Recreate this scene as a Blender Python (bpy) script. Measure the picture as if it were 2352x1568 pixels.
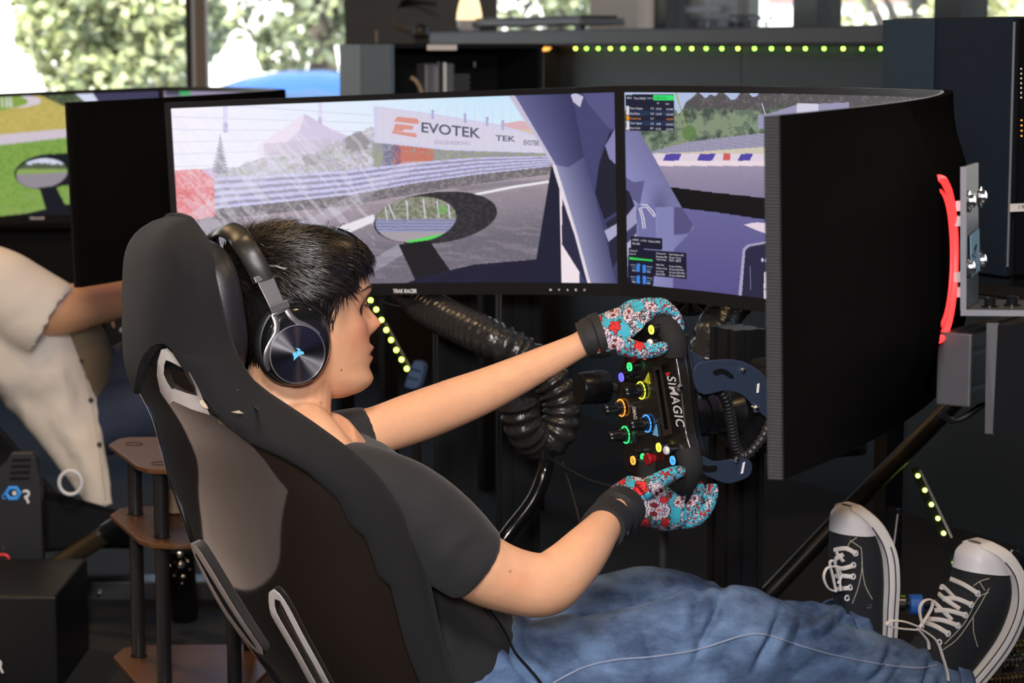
import bpy, bmesh, math, random
import numpy as np
from mathutils import Vector, Matrix, noise as mnoise

for _o in list(bpy.data.objects):
    bpy.data.objects.remove(_o)
SC = bpy.context.scene
COL = SC.collection
rnd = random.Random(7)

# ------------------------------------------------------------------ camera
FPX, CX, CY, CAMZ, HORIZON = 5200.0, 1176.0, 784.0, 1.30, 110.0
PITCH = math.atan((CY - HORIZON) / FPX)
cam_d = bpy.data.cameras.new('camera')
cam = bpy.data.objects.new('camera', cam_d)
COL.objects.link(cam)
cam.location = (0, 0, CAMZ)
cam.rotation_euler = (math.pi / 2 - PITCH, 0, 0)
cam_d.sensor_width = 36.0
cam_d.lens = FPX / 2352.0 * 36.0
cam_d.clip_start = 0.05
cam_d.clip_end = 300
cam_d.dof.use_dof = True
cam_d.dof.focus_distance = 3.2
cam_d.dof.aperture_fstop = 7.5
SC.camera = cam

# ------------------------------------------------------------------ world, sun, lamps, exposure
SC.view_settings.view_transform = 'Standard'
SC.view_settings.look = 'None'
SC.view_settings.gamma = 1.0
SC.view_settings.exposure = 0.0
SC.view_settings.use_curve_mapping = False
world = bpy.data.worlds.new('sky')
SC.world = world
world.use_nodes = True
wn = world.node_tree
wn.nodes.clear()
w_out = wn.nodes.new('ShaderNodeOutputWorld')
w_bg = wn.nodes.new('ShaderNodeBackground')
w_sky = wn.nodes.new('ShaderNodeTexSky')
w_sky.sky_type = 'NISHITA'
w_sky.sun_disc = False
w_sky.sun_elevation = math.radians(52)
w_sky.sun_rotation = math.radians(200)
w_sky.air_density = 1.0
w_sky.dust_density = 3.0
w_bg.inputs['Strength'].default_value = 0.62
wn.links.new(w_sky.outputs[0], w_bg.inputs['Color'])
wn.links.new(w_bg.outputs[0], w_out.inputs['Surface'])


def light(name, kind, loc, target, energy, color, size=0.3, size_y=None, spot=None):
    d = bpy.data.lights.new(name, kind)
    d.energy = energy
    d.color = color
    if kind == 'AREA':
        d.size = size
        if size_y:
            d.shape = 'RECTANGLE'
            d.size_y = size_y
    elif kind == 'SUN':
        d.angle = math.radians(1.0)
    else:
        d.shadow_soft_size = size
    if spot:
        d.spot_size = math.radians(spot)
        d.spot_blend = 0.6
    o = bpy.data.objects.new(name, d)
    COL.objects.link(o)
    o.location = loc
    v = Vector(target) - Vector(loc)
    o.rotation_euler = v.to_track_quat('-Z', 'Y').to_euler()
    return o


light('sun', 'SUN', (-6, 2, 14), (-1, 14, 0), 10.5, (1.0, 0.95, 0.85))
# the photographer's flash, just above the lens
light('flash', 'AREA', (-0.10, -0.10, 1.60), (0.1, 3.3, 0.85), 58.0, (1.0, 0.965, 0.97), size=0.25)
# the ceiling light over the photographer
light('ceiling_softlight', 'AREA', (-0.15, 0.35, 2.80), (0.0, 3.2, 0.8), 120.0, (1.0, 0.95, 0.92), size=0.6)
# warm ceiling downlights of the room
for _lx, _ly, _le in ((-0.9, 3.6, 15), (0.9, 2.5, 11), (1.5, 4.3, 10), (-2.2, 5.6, 24), (-1.8, 1.0, 16)):
    light('ceiling_downlight', 'AREA', (_lx, _ly, 2.86), (_lx, _ly, 0), _le, (1.0, 0.66, 0.34), size=0.22)


# ------------------------------------------------------------------ geometry of the place
def ray(px, py):
    xc, up = (px - CX) / FPX, -(py - CY) / FPX
    c, s = math.cos(PITCH), math.sin(PITCH)
    return Vector((xc, c + up * s, -s + up * c))


CAMP = Vector((0, 0, CAMZ))


def P(px, py, Y):
    d = ray(px, py)
    return CAMP + d * (Y / d.y)


RA = math.radians(26.75)
FWD = Vector((math.cos(RA), math.sin(RA), 0))     # the way the rigs face
RGT = Vector((math.sin(RA), -math.cos(RA), 0))    # driver's right
UP = Vector((0, 0, 1))
HEAD0 = Vector((-0.296, 3.17, 0))
NEIGH = Vector((-1.143, 2.247, -0.04))


def R(s, r, z):
    return HEAD0 + FWD * s + RGT * r + UP * z


def PR(px, py, r):
    d = ray(px, py)
    k = (r - (CAMP - HEAD0).dot(RGT)) / d.dot(RGT)
    return CAMP + d * k


def PS(px, py, s):
    d = ray(px, py)
    k = (s - (CAMP - HEAD0).dot(FWD)) / d.dot(FWD)
    return CAMP + d * k


def PZ(px, py, z):
    d = ray(px, py)
    return CAMP + d * ((z - CAMZ) / d.z)


def px_of(arr):
    """photo pixels of an (n,3) array of world points"""
    a = np.asarray(arr, float) - np.array([0, 0, CAMZ])
    c, s = math.cos(PITCH), math.sin(PITCH)
    f = a[:, 1] * c - a[:, 2] * s
    u = a[:, 1] * s + a[:, 2] * c
    return CX + FPX * a[:, 0] / f, CY - FPX * u / f


# ------------------------------------------------------------------ materials
MATS = {}


def lin(c):
    return tuple(((x / 12.92) if x <= 0.04045 else ((x + 0.055) / 1.055) ** 2.4) for x in c)


def rgb(r, g, b):
    return lin((r / 255.0, g / 255.0, b / 255.0))


def M(name, col, rough=0.5, metal=0.0, var=0.12, scale=60.0, bump=0.0, bscale=None, coat=0.0, emit=0.0,
      spec=0.5, sheen=0.0, sss=0.0, stretch=None, trans=0.0, attr=None, rvar=0.0):
    if name in MATS:
        return MATS[name]
    m = bpy.data.materials.new(name)
    m.use_nodes = True
    nt = m.node_tree
    b = nt.nodes['Principled BSDF']
    tc = nt.nodes.new('ShaderNodeTexCoord')
    mp = nt.nodes.new('ShaderNodeMapping')
    if stretch:
        mp.inputs['Scale'].default_value = stretch
    nt.links.new(tc.outputs['Object'], mp.inputs['Vector'])
    nz = nt.nodes.new('ShaderNodeTexNoise')
    nz.inputs['Scale'].default_value = scale
    nz.inputs['Detail'].default_value = 4
    nt.links.new(mp.outputs[0], nz.inputs['Vector'])
    mix = nt.nodes.new('ShaderNodeMix')
    mix.data_type = 'RGBA'
    c = tuple(col)
    if attr:
        at = nt.nodes.new('ShaderNodeAttribute')
        at.attribute_name = attr
        hs = nt.nodes.new('ShaderNodeHueSaturation')
        nt.links.new(at.outputs['Color'], hs.inputs['Color'])
        mr0 = nt.nodes.new('ShaderNodeMapRange')
        mr0.inputs['To Min'].default_value = 1 - var
        mr0.inputs['To Max'].default_value = 1 + var
        nt.links.new(nz.outputs['Fac'], mr0.inputs['Value'])
        nt.links.new(mr0.outputs[0], hs.inputs['Value'])
        cout = hs.outputs[0]
    else:
        mix.inputs['A'].default_value = tuple(max(0, x * (1 - var)) for x in c) + (1,)
        mix.inputs['B'].default_value = tuple(min(1, x * (1 + var)) for x in c) + (1,)
        nt.links.new(nz.outputs['Fac'], mix.inputs['Factor'])
        cout = mix.outputs['Result']
    nt.links.new(cout, b.inputs['Base Color'])
    b.inputs['Roughness'].default_value = rough
    b.inputs['Metallic'].default_value = metal
    b.inputs['Specular IOR Level'].default_value = spec
    b.inputs['Coat Weight'].default_value = coat
    b.inputs['Coat Roughness'].default_value = 0.06
    b.inputs['Sheen Weight'].default_value = sheen
    b.inputs['Transmission Weight'].default_value = trans
    if sss:
        b.inputs['Subsurface Weight'].default_value = sss
        b.inputs['Subsurface Radius'].default_value = (0.012, 0.005, 0.003)
        b.inputs['Subsurface Scale'].default_value = 0.5
    if rvar:
        mr = nt.nodes.new('ShaderNodeMapRange')
        mr.inputs['To Min'].default_value = max(0, rough - rvar)
        mr.inputs['To Max'].default_value = min(1, rough + rvar)
        nt.links.new(nz.outputs['Fac'], mr.inputs['Value'])
        nt.links.new(mr.outputs[0], b.inputs['Roughness'])
    if emit:
        nt.links.new(cout, b.inputs['Emission Color'])
        b.inputs['Emission Strength'].default_value = emit
    if bump:
        n2 = nt.nodes.new('ShaderNodeTexNoise')
        n2.inputs['Scale'].default_value = bscale or scale * 4
        n2.inputs['Detail'].default_value = 3
        nt.links.new(mp.outputs[0], n2.inputs['Vector'])
        bp = nt.nodes.new('ShaderNodeBump')
        bp.inputs['Strength'].default_value = bump
        bp.inputs['Distance'].default_value = 0.002
        nt.links.new(n2.outputs['Fac'], bp.inputs['Height'])
        nt.links.new(bp.outputs[0], b.inputs['Normal'])
    MATS[name] = m
    return m


def M_screen(name, strength=1.0):
    if name in MATS:
        return MATS[name]
    m = bpy.data.materials.new(name)
    m.use_nodes = True
    nt = m.node_tree
    b = nt.nodes['Principled BSDF']
    at = nt.nodes.new('ShaderNodeAttribute')
    at.attribute_name = 'Col'
    nt.links.new(at.outputs['Color'], b.inputs['Emission Color'])
    b.inputs['Emission Strength'].default_value = strength
    b.inputs['Base Color'].default_value = (0.004, 0.004, 0.005, 1)
    b.inputs['Roughness'].default_value = 0.5
    b.inputs['Specular IOR Level'].default_value = 0.2
    MATS[name] = m
    return m


def M_print(name, col):
    m = M_glow(name, (0, 0, 0), 1.0)
    b = m.node_tree.nodes['Principled BSDF']
    b.inputs['Emission Color'].default_value = tuple(col) + (1,)
    b.inputs['Specular IOR Level'].default_value = 0.1
    return m


def M_glow(name, col, strength):
    if name in MATS:
        return MATS[name]
    m = bpy.data.materials.new(name)
    m.use_nodes = True
    b = m.node_tree.nodes['Principled BSDF']
    b.inputs['Base Color'].default_value = tuple(col) + (1,)
    b.inputs['Emission Color'].default_value = tuple(col) + (1,)
    b.inputs['Emission Strength'].default_value = strength
    b.inputs['Roughness'].default_value = 0.4
    MATS[name] = m
    return m


def M_glass(name='window_glass'):
    if name in MATS:
        return MATS[name]
    m = bpy.data.materials.new(name)
    m.use_nodes = True
    nt = m.node_tree
    nt.nodes.remove(nt.nodes['Principled BSDF'])
    out = nt.nodes['Material Output']
    tr = nt.nodes.new('ShaderNodeBsdfTransparent')
    tr.inputs['Color'].default_value = (0.97, 0.99, 0.98, 1)
    gl = nt.nodes.new('ShaderNodeBsdfGlossy')
    gl.inputs['Roughness'].default_value = 0.02
    mx = nt.nodes.new('ShaderNodeMixShader')
    mx.inputs[0].default_value = 0.05
    nt.links.new(tr.outputs[0], mx.inputs[1])
    nt.links.new(gl.outputs[0], mx.inputs[2])
    nt.links.new(mx.outputs[0], out.inputs['Surface'])
    MATS[name] = m
    return m


# ------------------------------------------------------------------ object helpers
WLOC = {}


def _link_parent(o, parent, wloc):
    WLOC[o.name] = Vector(wloc)
    if parent is not None:
        o.parent = parent
        o.matrix_parent_inverse = Matrix.Translation(-WLOC[parent.name])


def tag(o, label=None, cat=None, group=None, kind=None):
    if label:
        o['label'] = label
    if cat:
        o['category'] = cat
    if group:
        o['group'] = group
    if kind:
        o['kind'] = kind
    return o


def thing(name, loc, label, cat, group=None):
    o = bpy.data.objects.new(name, None)
    o.empty_display_size = 0.05
    COL.objects.link(o)
    o.location = loc
    WLOC[o.name] = Vector(loc)
    return tag(o, label, cat, group)


class MB:
    def __init__(self):
        self.v, self.f = [], []

    def add(self, verts, faces):
        n = len(self.v)
        self.v.extend([Vector(x) for x in verts])
        self.f.extend([tuple(i + n for i in fc) for fc in faces])
        return self

    def box(self, c, size, ax=(Vector((1, 0, 0)), Vector((0, 1, 0)), Vector((0, 0, 1)))):
        a, b, d = ax[0] * size[0] / 2, ax[1] * size[1] / 2, ax[2] * size[2] / 2
        c = Vector(c)
        vs = [c + a * i + b * j + d * k for i in (-1, 1) for j in (-1, 1) for k in (-1, 1)]
        fs = [(0, 1, 3, 2), (4, 6, 7, 5), (0, 4, 5, 1), (2, 3, 7, 6), (0, 2, 6, 4), (1, 5, 7, 3)]
        return self.add(vs, fs)

    def rings(self, rings, caps=True, closed=False):
        n = len(rings[0])
        vs = [p for r in rings for p in r]
        fs = []
        m = len(rings)
        for i in range(m - (0 if closed else 1)):
            a, b = i * n, ((i + 1) % m) * n
            for j in range(n):
                k = (j + 1) % n
                fs.append((a + j, a + k, b + k, b + j))
        if caps and not closed:
            fs.append(tuple(reversed(range(n))))
            fs.append(tuple(range((m - 1) * n, m * n)))
        return self.add(vs, fs)

    def tube(self, pts, rad, n=12, caps=True, closed=False, flat=None, ref=None):
        pts = [Vector(p) for p in pts]
        m = len(pts)
        if not hasattr(rad, '__len__'):
            rad = [rad] * m
        rings, pn = [], None
        for i, p in enumerate(pts):
            if closed:
                t = pts[(i + 1) % m] - pts[i - 1]
            else:
                t = pts[min(i + 1, m - 1)] - pts[max(i - 1, 0)]
            t.normalize()
            if pn is None:
                a = Vector(ref) if ref else (Vector((0, 0, 1)) if abs(t.z) < 0.9 else Vector((1, 0, 0)))
                pn = (a - t * a.dot(t)).normalized()
            else:
                if ref:
                    a = Vector(ref)
                    q = a - t * a.dot(t)
                else:
                    q = pn - t * pn.dot(t)
                if q.length > 1e-6:
                    pn = q.normalized()
            bn = t.cross(pn)
            r = rad[i]
            ra, rb = (r, r) if not hasattr(r, '__len__') else r
            rings.append([p + pn * (ra * math.cos(2 * math.pi * j / n)) + bn * (rb * math.sin(2 * math.pi * j / n))
                          for j in range(n)])
        return self.rings(rings, caps, closed)

    def prism(self, poly, ext):
        n = len(poly)
        poly = [Vector(p) for p in poly]
        ext = Vector(ext)
        vs = poly + [p + ext for p in poly]
        fs = [tuple(range(n)), tuple(reversed(range(n, 2 * n)))]
        for i in range(n):
            j = (i + 1) % n
            fs.append((i, i + n, j + n, j))
        return self.add(vs, fs)

    def lathe(self, c, ax, prof, n=32, ref=None):
        """prof: list of (distance along ax, radius)"""
        ax = Vector(ax).normalized()
        a = Vector(ref) if ref else (Vector((0, 0, 1)) if abs(ax.z) < 0.9 else Vector((1, 0, 0)))
        u = (a - ax * a.dot(ax)).normalized()
        w = ax.cross(u)
        rs = []
        for h, r in prof:
            rs.append([Vector(c) + ax * h + u * (r * math.cos(2 * math.pi * j / n)) + w * (r * math.sin(2 * math.pi * j / n))
                       for j in range(n)])
        return self.rings(rs, True)

    def grid(self, fn, nu, nv):
        vs = [fn(i / nu, j / nv) for j in range(nv + 1) for i in range(nu + 1)]
        fs = []
        for j in range(nv):
            for i in range(nu):
                a = j * (nu + 1) + i
                fs.append((a, a + 1, a + nu + 2, a + nu + 1))
        return self.add(vs, fs)

    def xform(self, mat):
        self.v = [mat @ p for p in self.v]
        return self

    def build(self, name, mat, parent=None, smooth=True, bevel=0.0, seg=2, sub=0, angle=35, solid=0.0, **tags):
        me = bpy.data.meshes.new(name)
        vs = np.array([tuple(p) for p in self.v], float)
        ctr = (vs.min(0) + vs.max(0)) / 2
        vs = vs - ctr
        me.from_pydata([tuple(x) for x in vs], [], self.f)
        me.update()
        bm = bmesh.new()
        bm.from_mesh(me)
        bmesh.ops.recalc_face_normals(bm, faces=bm.faces)
        bm.to_mesh(me)
        bm.free()
        me.materials.append(mat)
        if smooth:
            me.polygons.foreach_set('use_smooth', [True] * len(me.polygons))
            if not sub:
                try:
                    me.set_sharp_from_angle(angle=math.radians(angle))
                except Exception:
                    pass
        o = bpy.data.objects.new(name, me)
        COL.objects.link(o)
        o.location = ctr
        _link_parent(o, parent, ctr)
        if solid:
            s = o.modifiers.new('solid', 'SOLIDIFY')
            s.thickness = solid
            s.offset = 0
        if bevel:
            b = o.modifiers.new('bevel', 'BEVEL')
            b.width = bevel
            b.segments = seg
            b.limit_method = 'ANGLE'
            b.angle_limit = math.radians(40)
        if sub:
            s = o.modifiers.new('sub', 'SUBSURF')
            s.levels = sub
            s.render_levels = sub
        tag(o, **tags)
        return o


def set_cols(o, cols, linear=False):
    """per-vertex colours (n,3) in display values"""
    me = o.data
    c = np.clip(np.asarray(cols, float), 0, 1)
    if not linear:
        c = np.where(c <= 0.04045, c / 12.92, ((c + 0.055) / 1.055) ** 2.4)
    a = me.color_attributes.new('Col', 'FLOAT_COLOR', 'POINT')
    a.data.foreach_set('color', np.concatenate([c, np.ones((len(c), 1))], 1).astype(np.float32).ravel())


def wverts(o):
    n = len(o.data.vertices)
    a = np.empty(n * 3, np.float32)
    o.data.vertices.foreach_get('co', a)
    return a.reshape(-1, 3).astype(float) + np.array(WLOC[o.name])


def cr(pts, n=8, closed=False):
    """Catmull-Rom through points"""
    pts = [Vector(p) for p in pts]
    m = len(pts)
    out = []
    for i in range(m if closed else m - 1):
        g = lambda k: pts[k % m] if closed else pts[max(0, min(m - 1, k))]
        a, b, c, d = g(i - 1), g(i), g(i + 1), g(i + 2)
        for j in range(n):
            t = j / n
            out.append(0.5 * ((2 * b) + (c - a) * t + (2 * a - 5 * b + 4 * c - d) * t * t + (3 * b - a - 3 * c + d) * t ** 3))
    if not closed:
        out.append(pts[-1])
    return out


def interp(x, xs, ys):
    return float(np.interp(x, xs, ys))


def smooth_interp(x, xs, ys):
    """cubic (Catmull-Rom like) interpolation of knots"""
    xs = list(xs)
    if x <= xs[0]:
        return ys[0]
    if x >= xs[-1]:
        return ys[-1]
    i = max(k for k in range(len(xs) - 1) if xs[k] <= x)
    h = xs[i + 1] - xs[i]
    t = (x - xs[i]) / h
    def sl(k):
        if k == 0:
            return (ys[1] - ys[0]) / (xs[1] - xs[0])
        if k == len(xs) - 1:
            return (ys[-1] - ys[-2]) / (xs[-1] - xs[-2])
        return (ys[k + 1] - ys[k - 1]) / (xs[k + 1] - xs[k - 1])
    m0, m1 = sl(i) * h, sl(i + 1) * h
    return ((2 * t ** 3 - 3 * t * t + 1) * ys[i] + (t ** 3 - 2 * t * t + t) * m0 + (-2 * t ** 3 + 3 * t * t) * ys[i + 1] + (t ** 3 - t * t) * m1)


# numpy painting helpers ------------------------------------------------
def vnoise(x, y, seed=0):
    xi, yi = np.floor(x).astype(np.int64), np.floor(y).astype(np.int64)
    xf, yf = x - xi, y - yi
    def h(a, b):
        n = (a * 374761393 + b * 668265263 + seed * 1442695041) & 0x7fffffff
        n = ((n ^ (n >> 13)) * 1274126177) & 0x7fffffff
        return ((n ^ (n >> 16)) & 0xffff) / 65535.0
    u, v = xf * xf * (3 - 2 * xf), yf * yf * (3 - 2 * yf)
    return (h(xi, yi) * (1 - u) + h(xi + 1, yi) * u) * (1 - v) + (h(xi, yi + 1) * (1 - u) + h(xi + 1, yi + 1) * u) * v


def fnoise(x, y, seed=0, oct=3):
    t, a, s = 0, 0.5, 0
    for k in range(oct):
        t = t + a * vnoise(x * 2 ** k, y * 2 ** k, seed + k * 17)
        s += a
        a *= 0.55
    return t / s


def inpoly(x, y, poly):
    ins = np.zeros(x.shape, bool)
    n = len(poly)
    for i in range(n):
        x1, y1 = poly[i]
        x2, y2 = poly[(i + 1) % n]
        if y1 == y2:
            continue
        c = ((y1 > y) != (y2 > y)) & (x < (x2 - x1) * (y - y1) / (y2 - y1) + x1)
        ins ^= c
    return ins


def seg_d(x, y, a, b):
    ax, ay = a
    dx, dy = b[0] - ax, b[1] - ay
    t = np.clip(((x - ax) * dx + (y - ay) * dy) / (dx * dx + dy * dy), 0, 1)
    return np.hypot(x - ax - t * dx, y - ay - t * dy)


class Paint:
    def __init__(self, x, y):
        self.x, self.y = x, y
        self.c = np.zeros((len(x), 3))

    def put(self, mask, col, a=1.0):
        col = np.asarray(col, float)
        if col.max() > 1.5:
            col = col / 255.0
        m = np.asarray(mask, float) * a
        self.c = self.c * (1 - m[:, None]) + col * m[:, None]

    def poly(self, pts, col, a=1.0):
        self.put(inpoly(self.x, self.y, pts), col, a)

    def line(self, a, b, w, col, al=1.0):
        self.put(np.clip(w / 2 + 0.7 - seg_d(self.x, self.y, a, b), 0, 1), col, al)

    def lines(self, pts, w, col, al=1.0):
        for i in range(len(pts) - 1):
            self.line(pts[i], pts[i + 1], w, col, al)

    def ell(self, cx, cy, rx, ry, col, rot=0.0, a=1.0):
        c, s = math.cos(rot), math.sin(rot)
        dx, dy = self.x - cx, self.y - cy
        u, v = dx * c + dy * s, -dx * s + dy * c
        self.put((u / rx) ** 2 + (v / ry) ** 2 < 1, col, a)


def text_mesh(s, size=1.0, bold=0.0, shear=0.0, space=1.0):
    """verts (n,2) and faces of a string set in the built-in typeface, baseline origin"""
    cu = bpy.data.curves.new('lettering', 'FONT')
    cu.body = s
    cu.size = size
    cu.offset = bold
    cu.shear = shear
    cu.space_character = space
    cu.resolution_u = 3
    o = bpy.data.objects.new('lettering', cu)
    me = o.to_mesh()
    v = [(p.co.x, p.co.y) for p in me.vertices]
    f = [tuple(p.vertices) for p in me.polygons]
    o.to_mesh_clear()
    bpy.data.objects.remove(o)
    bpy.data.curves.remove(cu)
    return v, f


def text_on(fn, s, width, height, **kw):
    """lettering scaled to width x height and laid on fn(x, y)->Vector"""
    v, f = text_mesh(s, **kw)
    xs = [p[0] for p in v]
    ys = [p[1] for p in v]
    x0, x1, y0, y1 = min(xs), max(xs), min(ys), max(ys)
    mb = MB()
    mb.add([fn((p[0] - x0) / (x1 - x0) * width, (p[1] - y0) / (y1 - y0) * height) for p in v], f)
    return mb
# ------------------------------------------------------------------ palette
m_black = M('black_plastic', (0.0065, 0.0065, 0.0075), 0.42, var=0.2, bump=0.05, bscale=900, spec=0.3)
m_satin = M('satin_black', (0.0065, 0.0065, 0.0075), 0.30, var=0.2, spec=0.4)
m_matte = M('matte_black', (0.006, 0.006, 0.0075), 0.75, var=0.2, bump=0.08, bscale=700, spec=0.2)
m_gloss = M('gloss_black', (0.006, 0.006, 0.007), 0.12, var=0.1)
m_navy = M('navy_steel', (0.020, 0.032, 0.060), 0.45, var=0.15, scale=200)
m_grey = M('grey_steel', (0.16, 0.16, 0.18), 0.5, metal=0.4, var=0.15, bump=0.15, bscale=1200)
m_dgrey = M('dark_grey_metal', (0.045, 0.045, 0.05), 0.45, metal=0.3, var=0.15)
m_chrome = M('polished_steel', (0.75, 0.75, 0.78), 0.14, metal=1.0, var=0.05)
m_alu = M('brushed_aluminium', (0.55, 0.55, 0.57), 0.32, metal=0.9, var=0.1, stretch=(1, 1, 8))
m_white = M('white_plastic', (0.75, 0.75, 0.76), 0.5, var=0.05)
m_text = M('white_print', (0.8, 0.8, 0.82), 0.6, var=0.04)
m_teal = M('teal_panel', (0.022, 0.034, 0.048), 0.6, var=0.12, scale=20, bump=0.05)
m_slate = M('slate_worktop', (0.050, 0.052, 0.066), 0.55, var=0.2, scale=40, bump=0.05)
m_brown = M('dark_brown_wood', (0.018, 0.012, 0.009), 0.5, var=0.35, scale=12, stretch=(1, 1, 0.15))
m_wallp = M('dark_wall_paint', (0.010, 0.010, 0.012), 0.8, var=0.1, scale=8)
m_warm = M('warm_wall_paint', (0.42, 0.33, 0.24), 0.85, var=0.08, scale=5)
m_floor = M('dark_carpet', (0.007, 0.008, 0.012), 0.9, var=0.4, scale=220, bump=0.4, bscale=900)
m_ceil = M('ceiling_paint', (0.11, 0.095, 0.08), 0.9, var=0.1, scale=6)
m_white_wall = M('white_render', (0.80, 0.80, 0.80), 0.8, var=0.05, scale=3)
m_tan = M('tan_jamb', (0.30, 0.24, 0.19), 0.7, var=0.08)
m_ground = M('pale_concrete', (0.55, 0.54, 0.5), 0.9, var=0.15, scale=2)
AX = (FWD, RGT, UP)


def slab(name, c, size, mat, ax=None, bevel=0.0, parent=None, **t):
    mb = MB()
    mb.box(c, size, ax or (Vector((1, 0, 0)), Vector((0, 1, 0)), UP))
    return mb.build(name, mat, parent, smooth=False, bevel=bevel, **t)


# ------------------------------------------------------------------ room shell
WS = 3.05                                         # right window wall: distance ahead of the driver's head
cornr = PS(1145, 90, WS)
r_corner = (cornr - HEAD0).dot(RGT)
YB = cornr.y
slab('floor', (-0.5, 2.5, -0.05), (12, 16, 0.1), m_floor, kind='structure')
slab('shell_reflection_patch', (-2.05, 3.25, 0.002), (1.9, 2.3, 0.004), M('pale_reflector', (0.62, 0.57, 0.60), 0.5, var=0.1, scale=4), kind='structure')  # unseen pale patch, added for the glossy seat shell to reflect
slab('ceiling', (-0.5, 2.5, 2.95), (12, 16, 0.1), m_ceil, kind='structure')
slab('wall_left', (-5.05, 2.5, 1.45), (0.1, 15, 3.0), m_warm, kind='structure')
slab('wall_rear', (-0.5, -4.55, 1.45), (11, 0.1, 3.0), m_warm, kind='structure')
slab('wall_right', (5.05, -0.6, 1.45), (0.1, 8.0, 3.0), m_wallp, kind='structure')
SILL = P(100, 520, YB).z
slab('wall_back', ((-5 + cornr.x) / 2, YB + 0.06, SILL / 2), (5 + cornr.x, 0.12, SILL), m_wallp, kind='structure')
slab('trim_1', ((-5 + cornr.x) / 2, YB + 0.06, 2.80), (5 + cornr.x, 0.14, 0.24), m_wallp, kind='structure')
rlen = 7.0
mid = R(WS + 0.06, r_corner + rlen / 2, 0)
slab('wall_front', mid + UP * 0.45, (0.12, rlen, 0.9), m_wallp, AX, kind='structure')
slab('trim_2', mid + UP * 2.80, (0.14, rlen, 0.24), m_wallp, AX, kind='structure')
slab('trim_3', ((-5 + cornr.x) / 2, YB + 0.02, SILL + 0.015), (5 + cornr.x, 0.24, 0.03), m_satin, kind='structure')

gl = M_glass()
wcount = [0]


def window_back(p0, p1):
    wcount[0] += 1
    x0, x1 = P(p0, 90, YB).x if p0 is not None else -4.9, P(p1, 90, YB).x
    o = slab('window_%d' % wcount[0], ((x0 + x1) / 2, YB + 0.05, (SILL + 2.7) / 2 + 0.015), (x1 - x0, 0.008, 2.7 - SILL - 0.03), gl, kind='structure')
    f = MB()
    for z in (SILL + 0.05, 2.66):
        f.box(((x0 + x1) / 2, YB + 0.05, z), (x1 - x0, 0.05, 0.04))
    f.build('window_frame', m_satin, o, smooth=False)
    return o


def window_front(p0, p1):
    wcount[0] += 1
    a, b = PS(p0, 60, WS), PS(p1, 60, WS)
    ra, rb = (a - HEAD0).dot(RGT), (b - HEAD0).dot(RGT)
    o = slab('window_%d' % wcount[0], R(WS + 0.05, (ra + rb) / 2, 1.8), (0.008, rb - ra, 1.76), gl, AX, kind='structure')
    f = MB()
    for z in (0.93, 2.67):
        f.box(R(WS + 0.05, (ra + rb) / 2, z), (0.05, rb - ra, 0.04), AX)
    f.build('window_frame', m_satin, o, smooth=False)
    return o


window_back(None, 427)
window_back(476, 800)
ZC = (SILL + 2.7) / 2
x = [P(q, 90, YB).x for q in (427, 440, 452, 476)]
slab('trim_4', ((x[0] + x[1]) / 2, YB + 0.02, ZC), (x[1] - x[0], 0.06, 2.7 - SILL), m_satin, kind='structure')
slab('trim_5', ((x[1] + x[2]) / 2, YB + 0.03, ZC), (x[2] - x[1], 0.05, 2.7 - SILL), m_white_wall, kind='structure')
slab('trim_6', ((x[2] + x[3]) / 2, YB + 0.00, ZC), (x[3] - x[2], 0.10, 2.7 - SILL), m_tan, kind='structure')
# dark pier in the corner of the two window walls
xa, xb = P(797, 60, YB).x, P(1143, 60, YB).x
slab('trim_7', ((xa + xb) / 2, YB - 0.02, 1.45), (xb - xa, 0.2, 2.9), m_brown, kind='structure')


def pier_front(p0, p1, mat, n, depth=0.12, ds=0.04):
    a, b = PS(p0, 60, WS), PS(p1, 60, WS)
    ra, rb = (a - HEAD0).dot(RGT), (b - HEAD0).dot(RGT)
    return slab('trim_%d' % n, R(WS + ds, (ra + rb) / 2, 1.8), (depth, rb - ra, 1.8), mat, AX, kind='structure')


window_front(1147, 1376)
pier_front(1376, 1486, m_white_wall, 8, 0.16)
pier_front(1488, 1499, m_white_wall, 9, 0.06)
pier_front(1502, 1530, m_satin, 10, 0.08)
wtext = window_front(1530, 1826)
pier_front(1826, 1880, m_satin, 11, 0.10)
window_front(1880, 2150)
pier_front(2150, 2212, m_satin, 12, 0.10)
window_front(2212, 2700)
pier_front(2700, 2790, m_satin, 13, 0.10)
window_front(2790, 3700)
# lettering and chequers stuck on the glass
tm = text_on(lambda a, b: PS(1578 + a, 66 - b, WS + 0.02), 'XTR', 75, 22, bold=0.01)
tm.build('lettering', m_satin, wtext, smooth=False)
tm = text_on(lambda a, b: PS(1672 + a, 66 - b, WS + 0.02), 'ME', 68, 20, bold=0.01)
tm.build('lettering', m_satin, wtext, smooth=False)
tm = MB().add([PS(q[0], q[1], WS + 0.02) for q in ((1675, 33), (1735, 33), (1735, 38), (1675, 38))], [(0, 1, 2, 3)])
tm.build('stripe', m_satin, wtext, smooth=False)
for qx, qy in ((1739, 36), (1765, 37), (1755, 50)):
    tm = MB().add([PS(qx + a, qy + b, WS + 0.02) for a, b in ((0, 0), (8, 0), (10, 10), (2, 10))], [(0, 1, 2, 3)])
    tm.build('chequer', m_satin, wtext, smooth=False)

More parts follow.
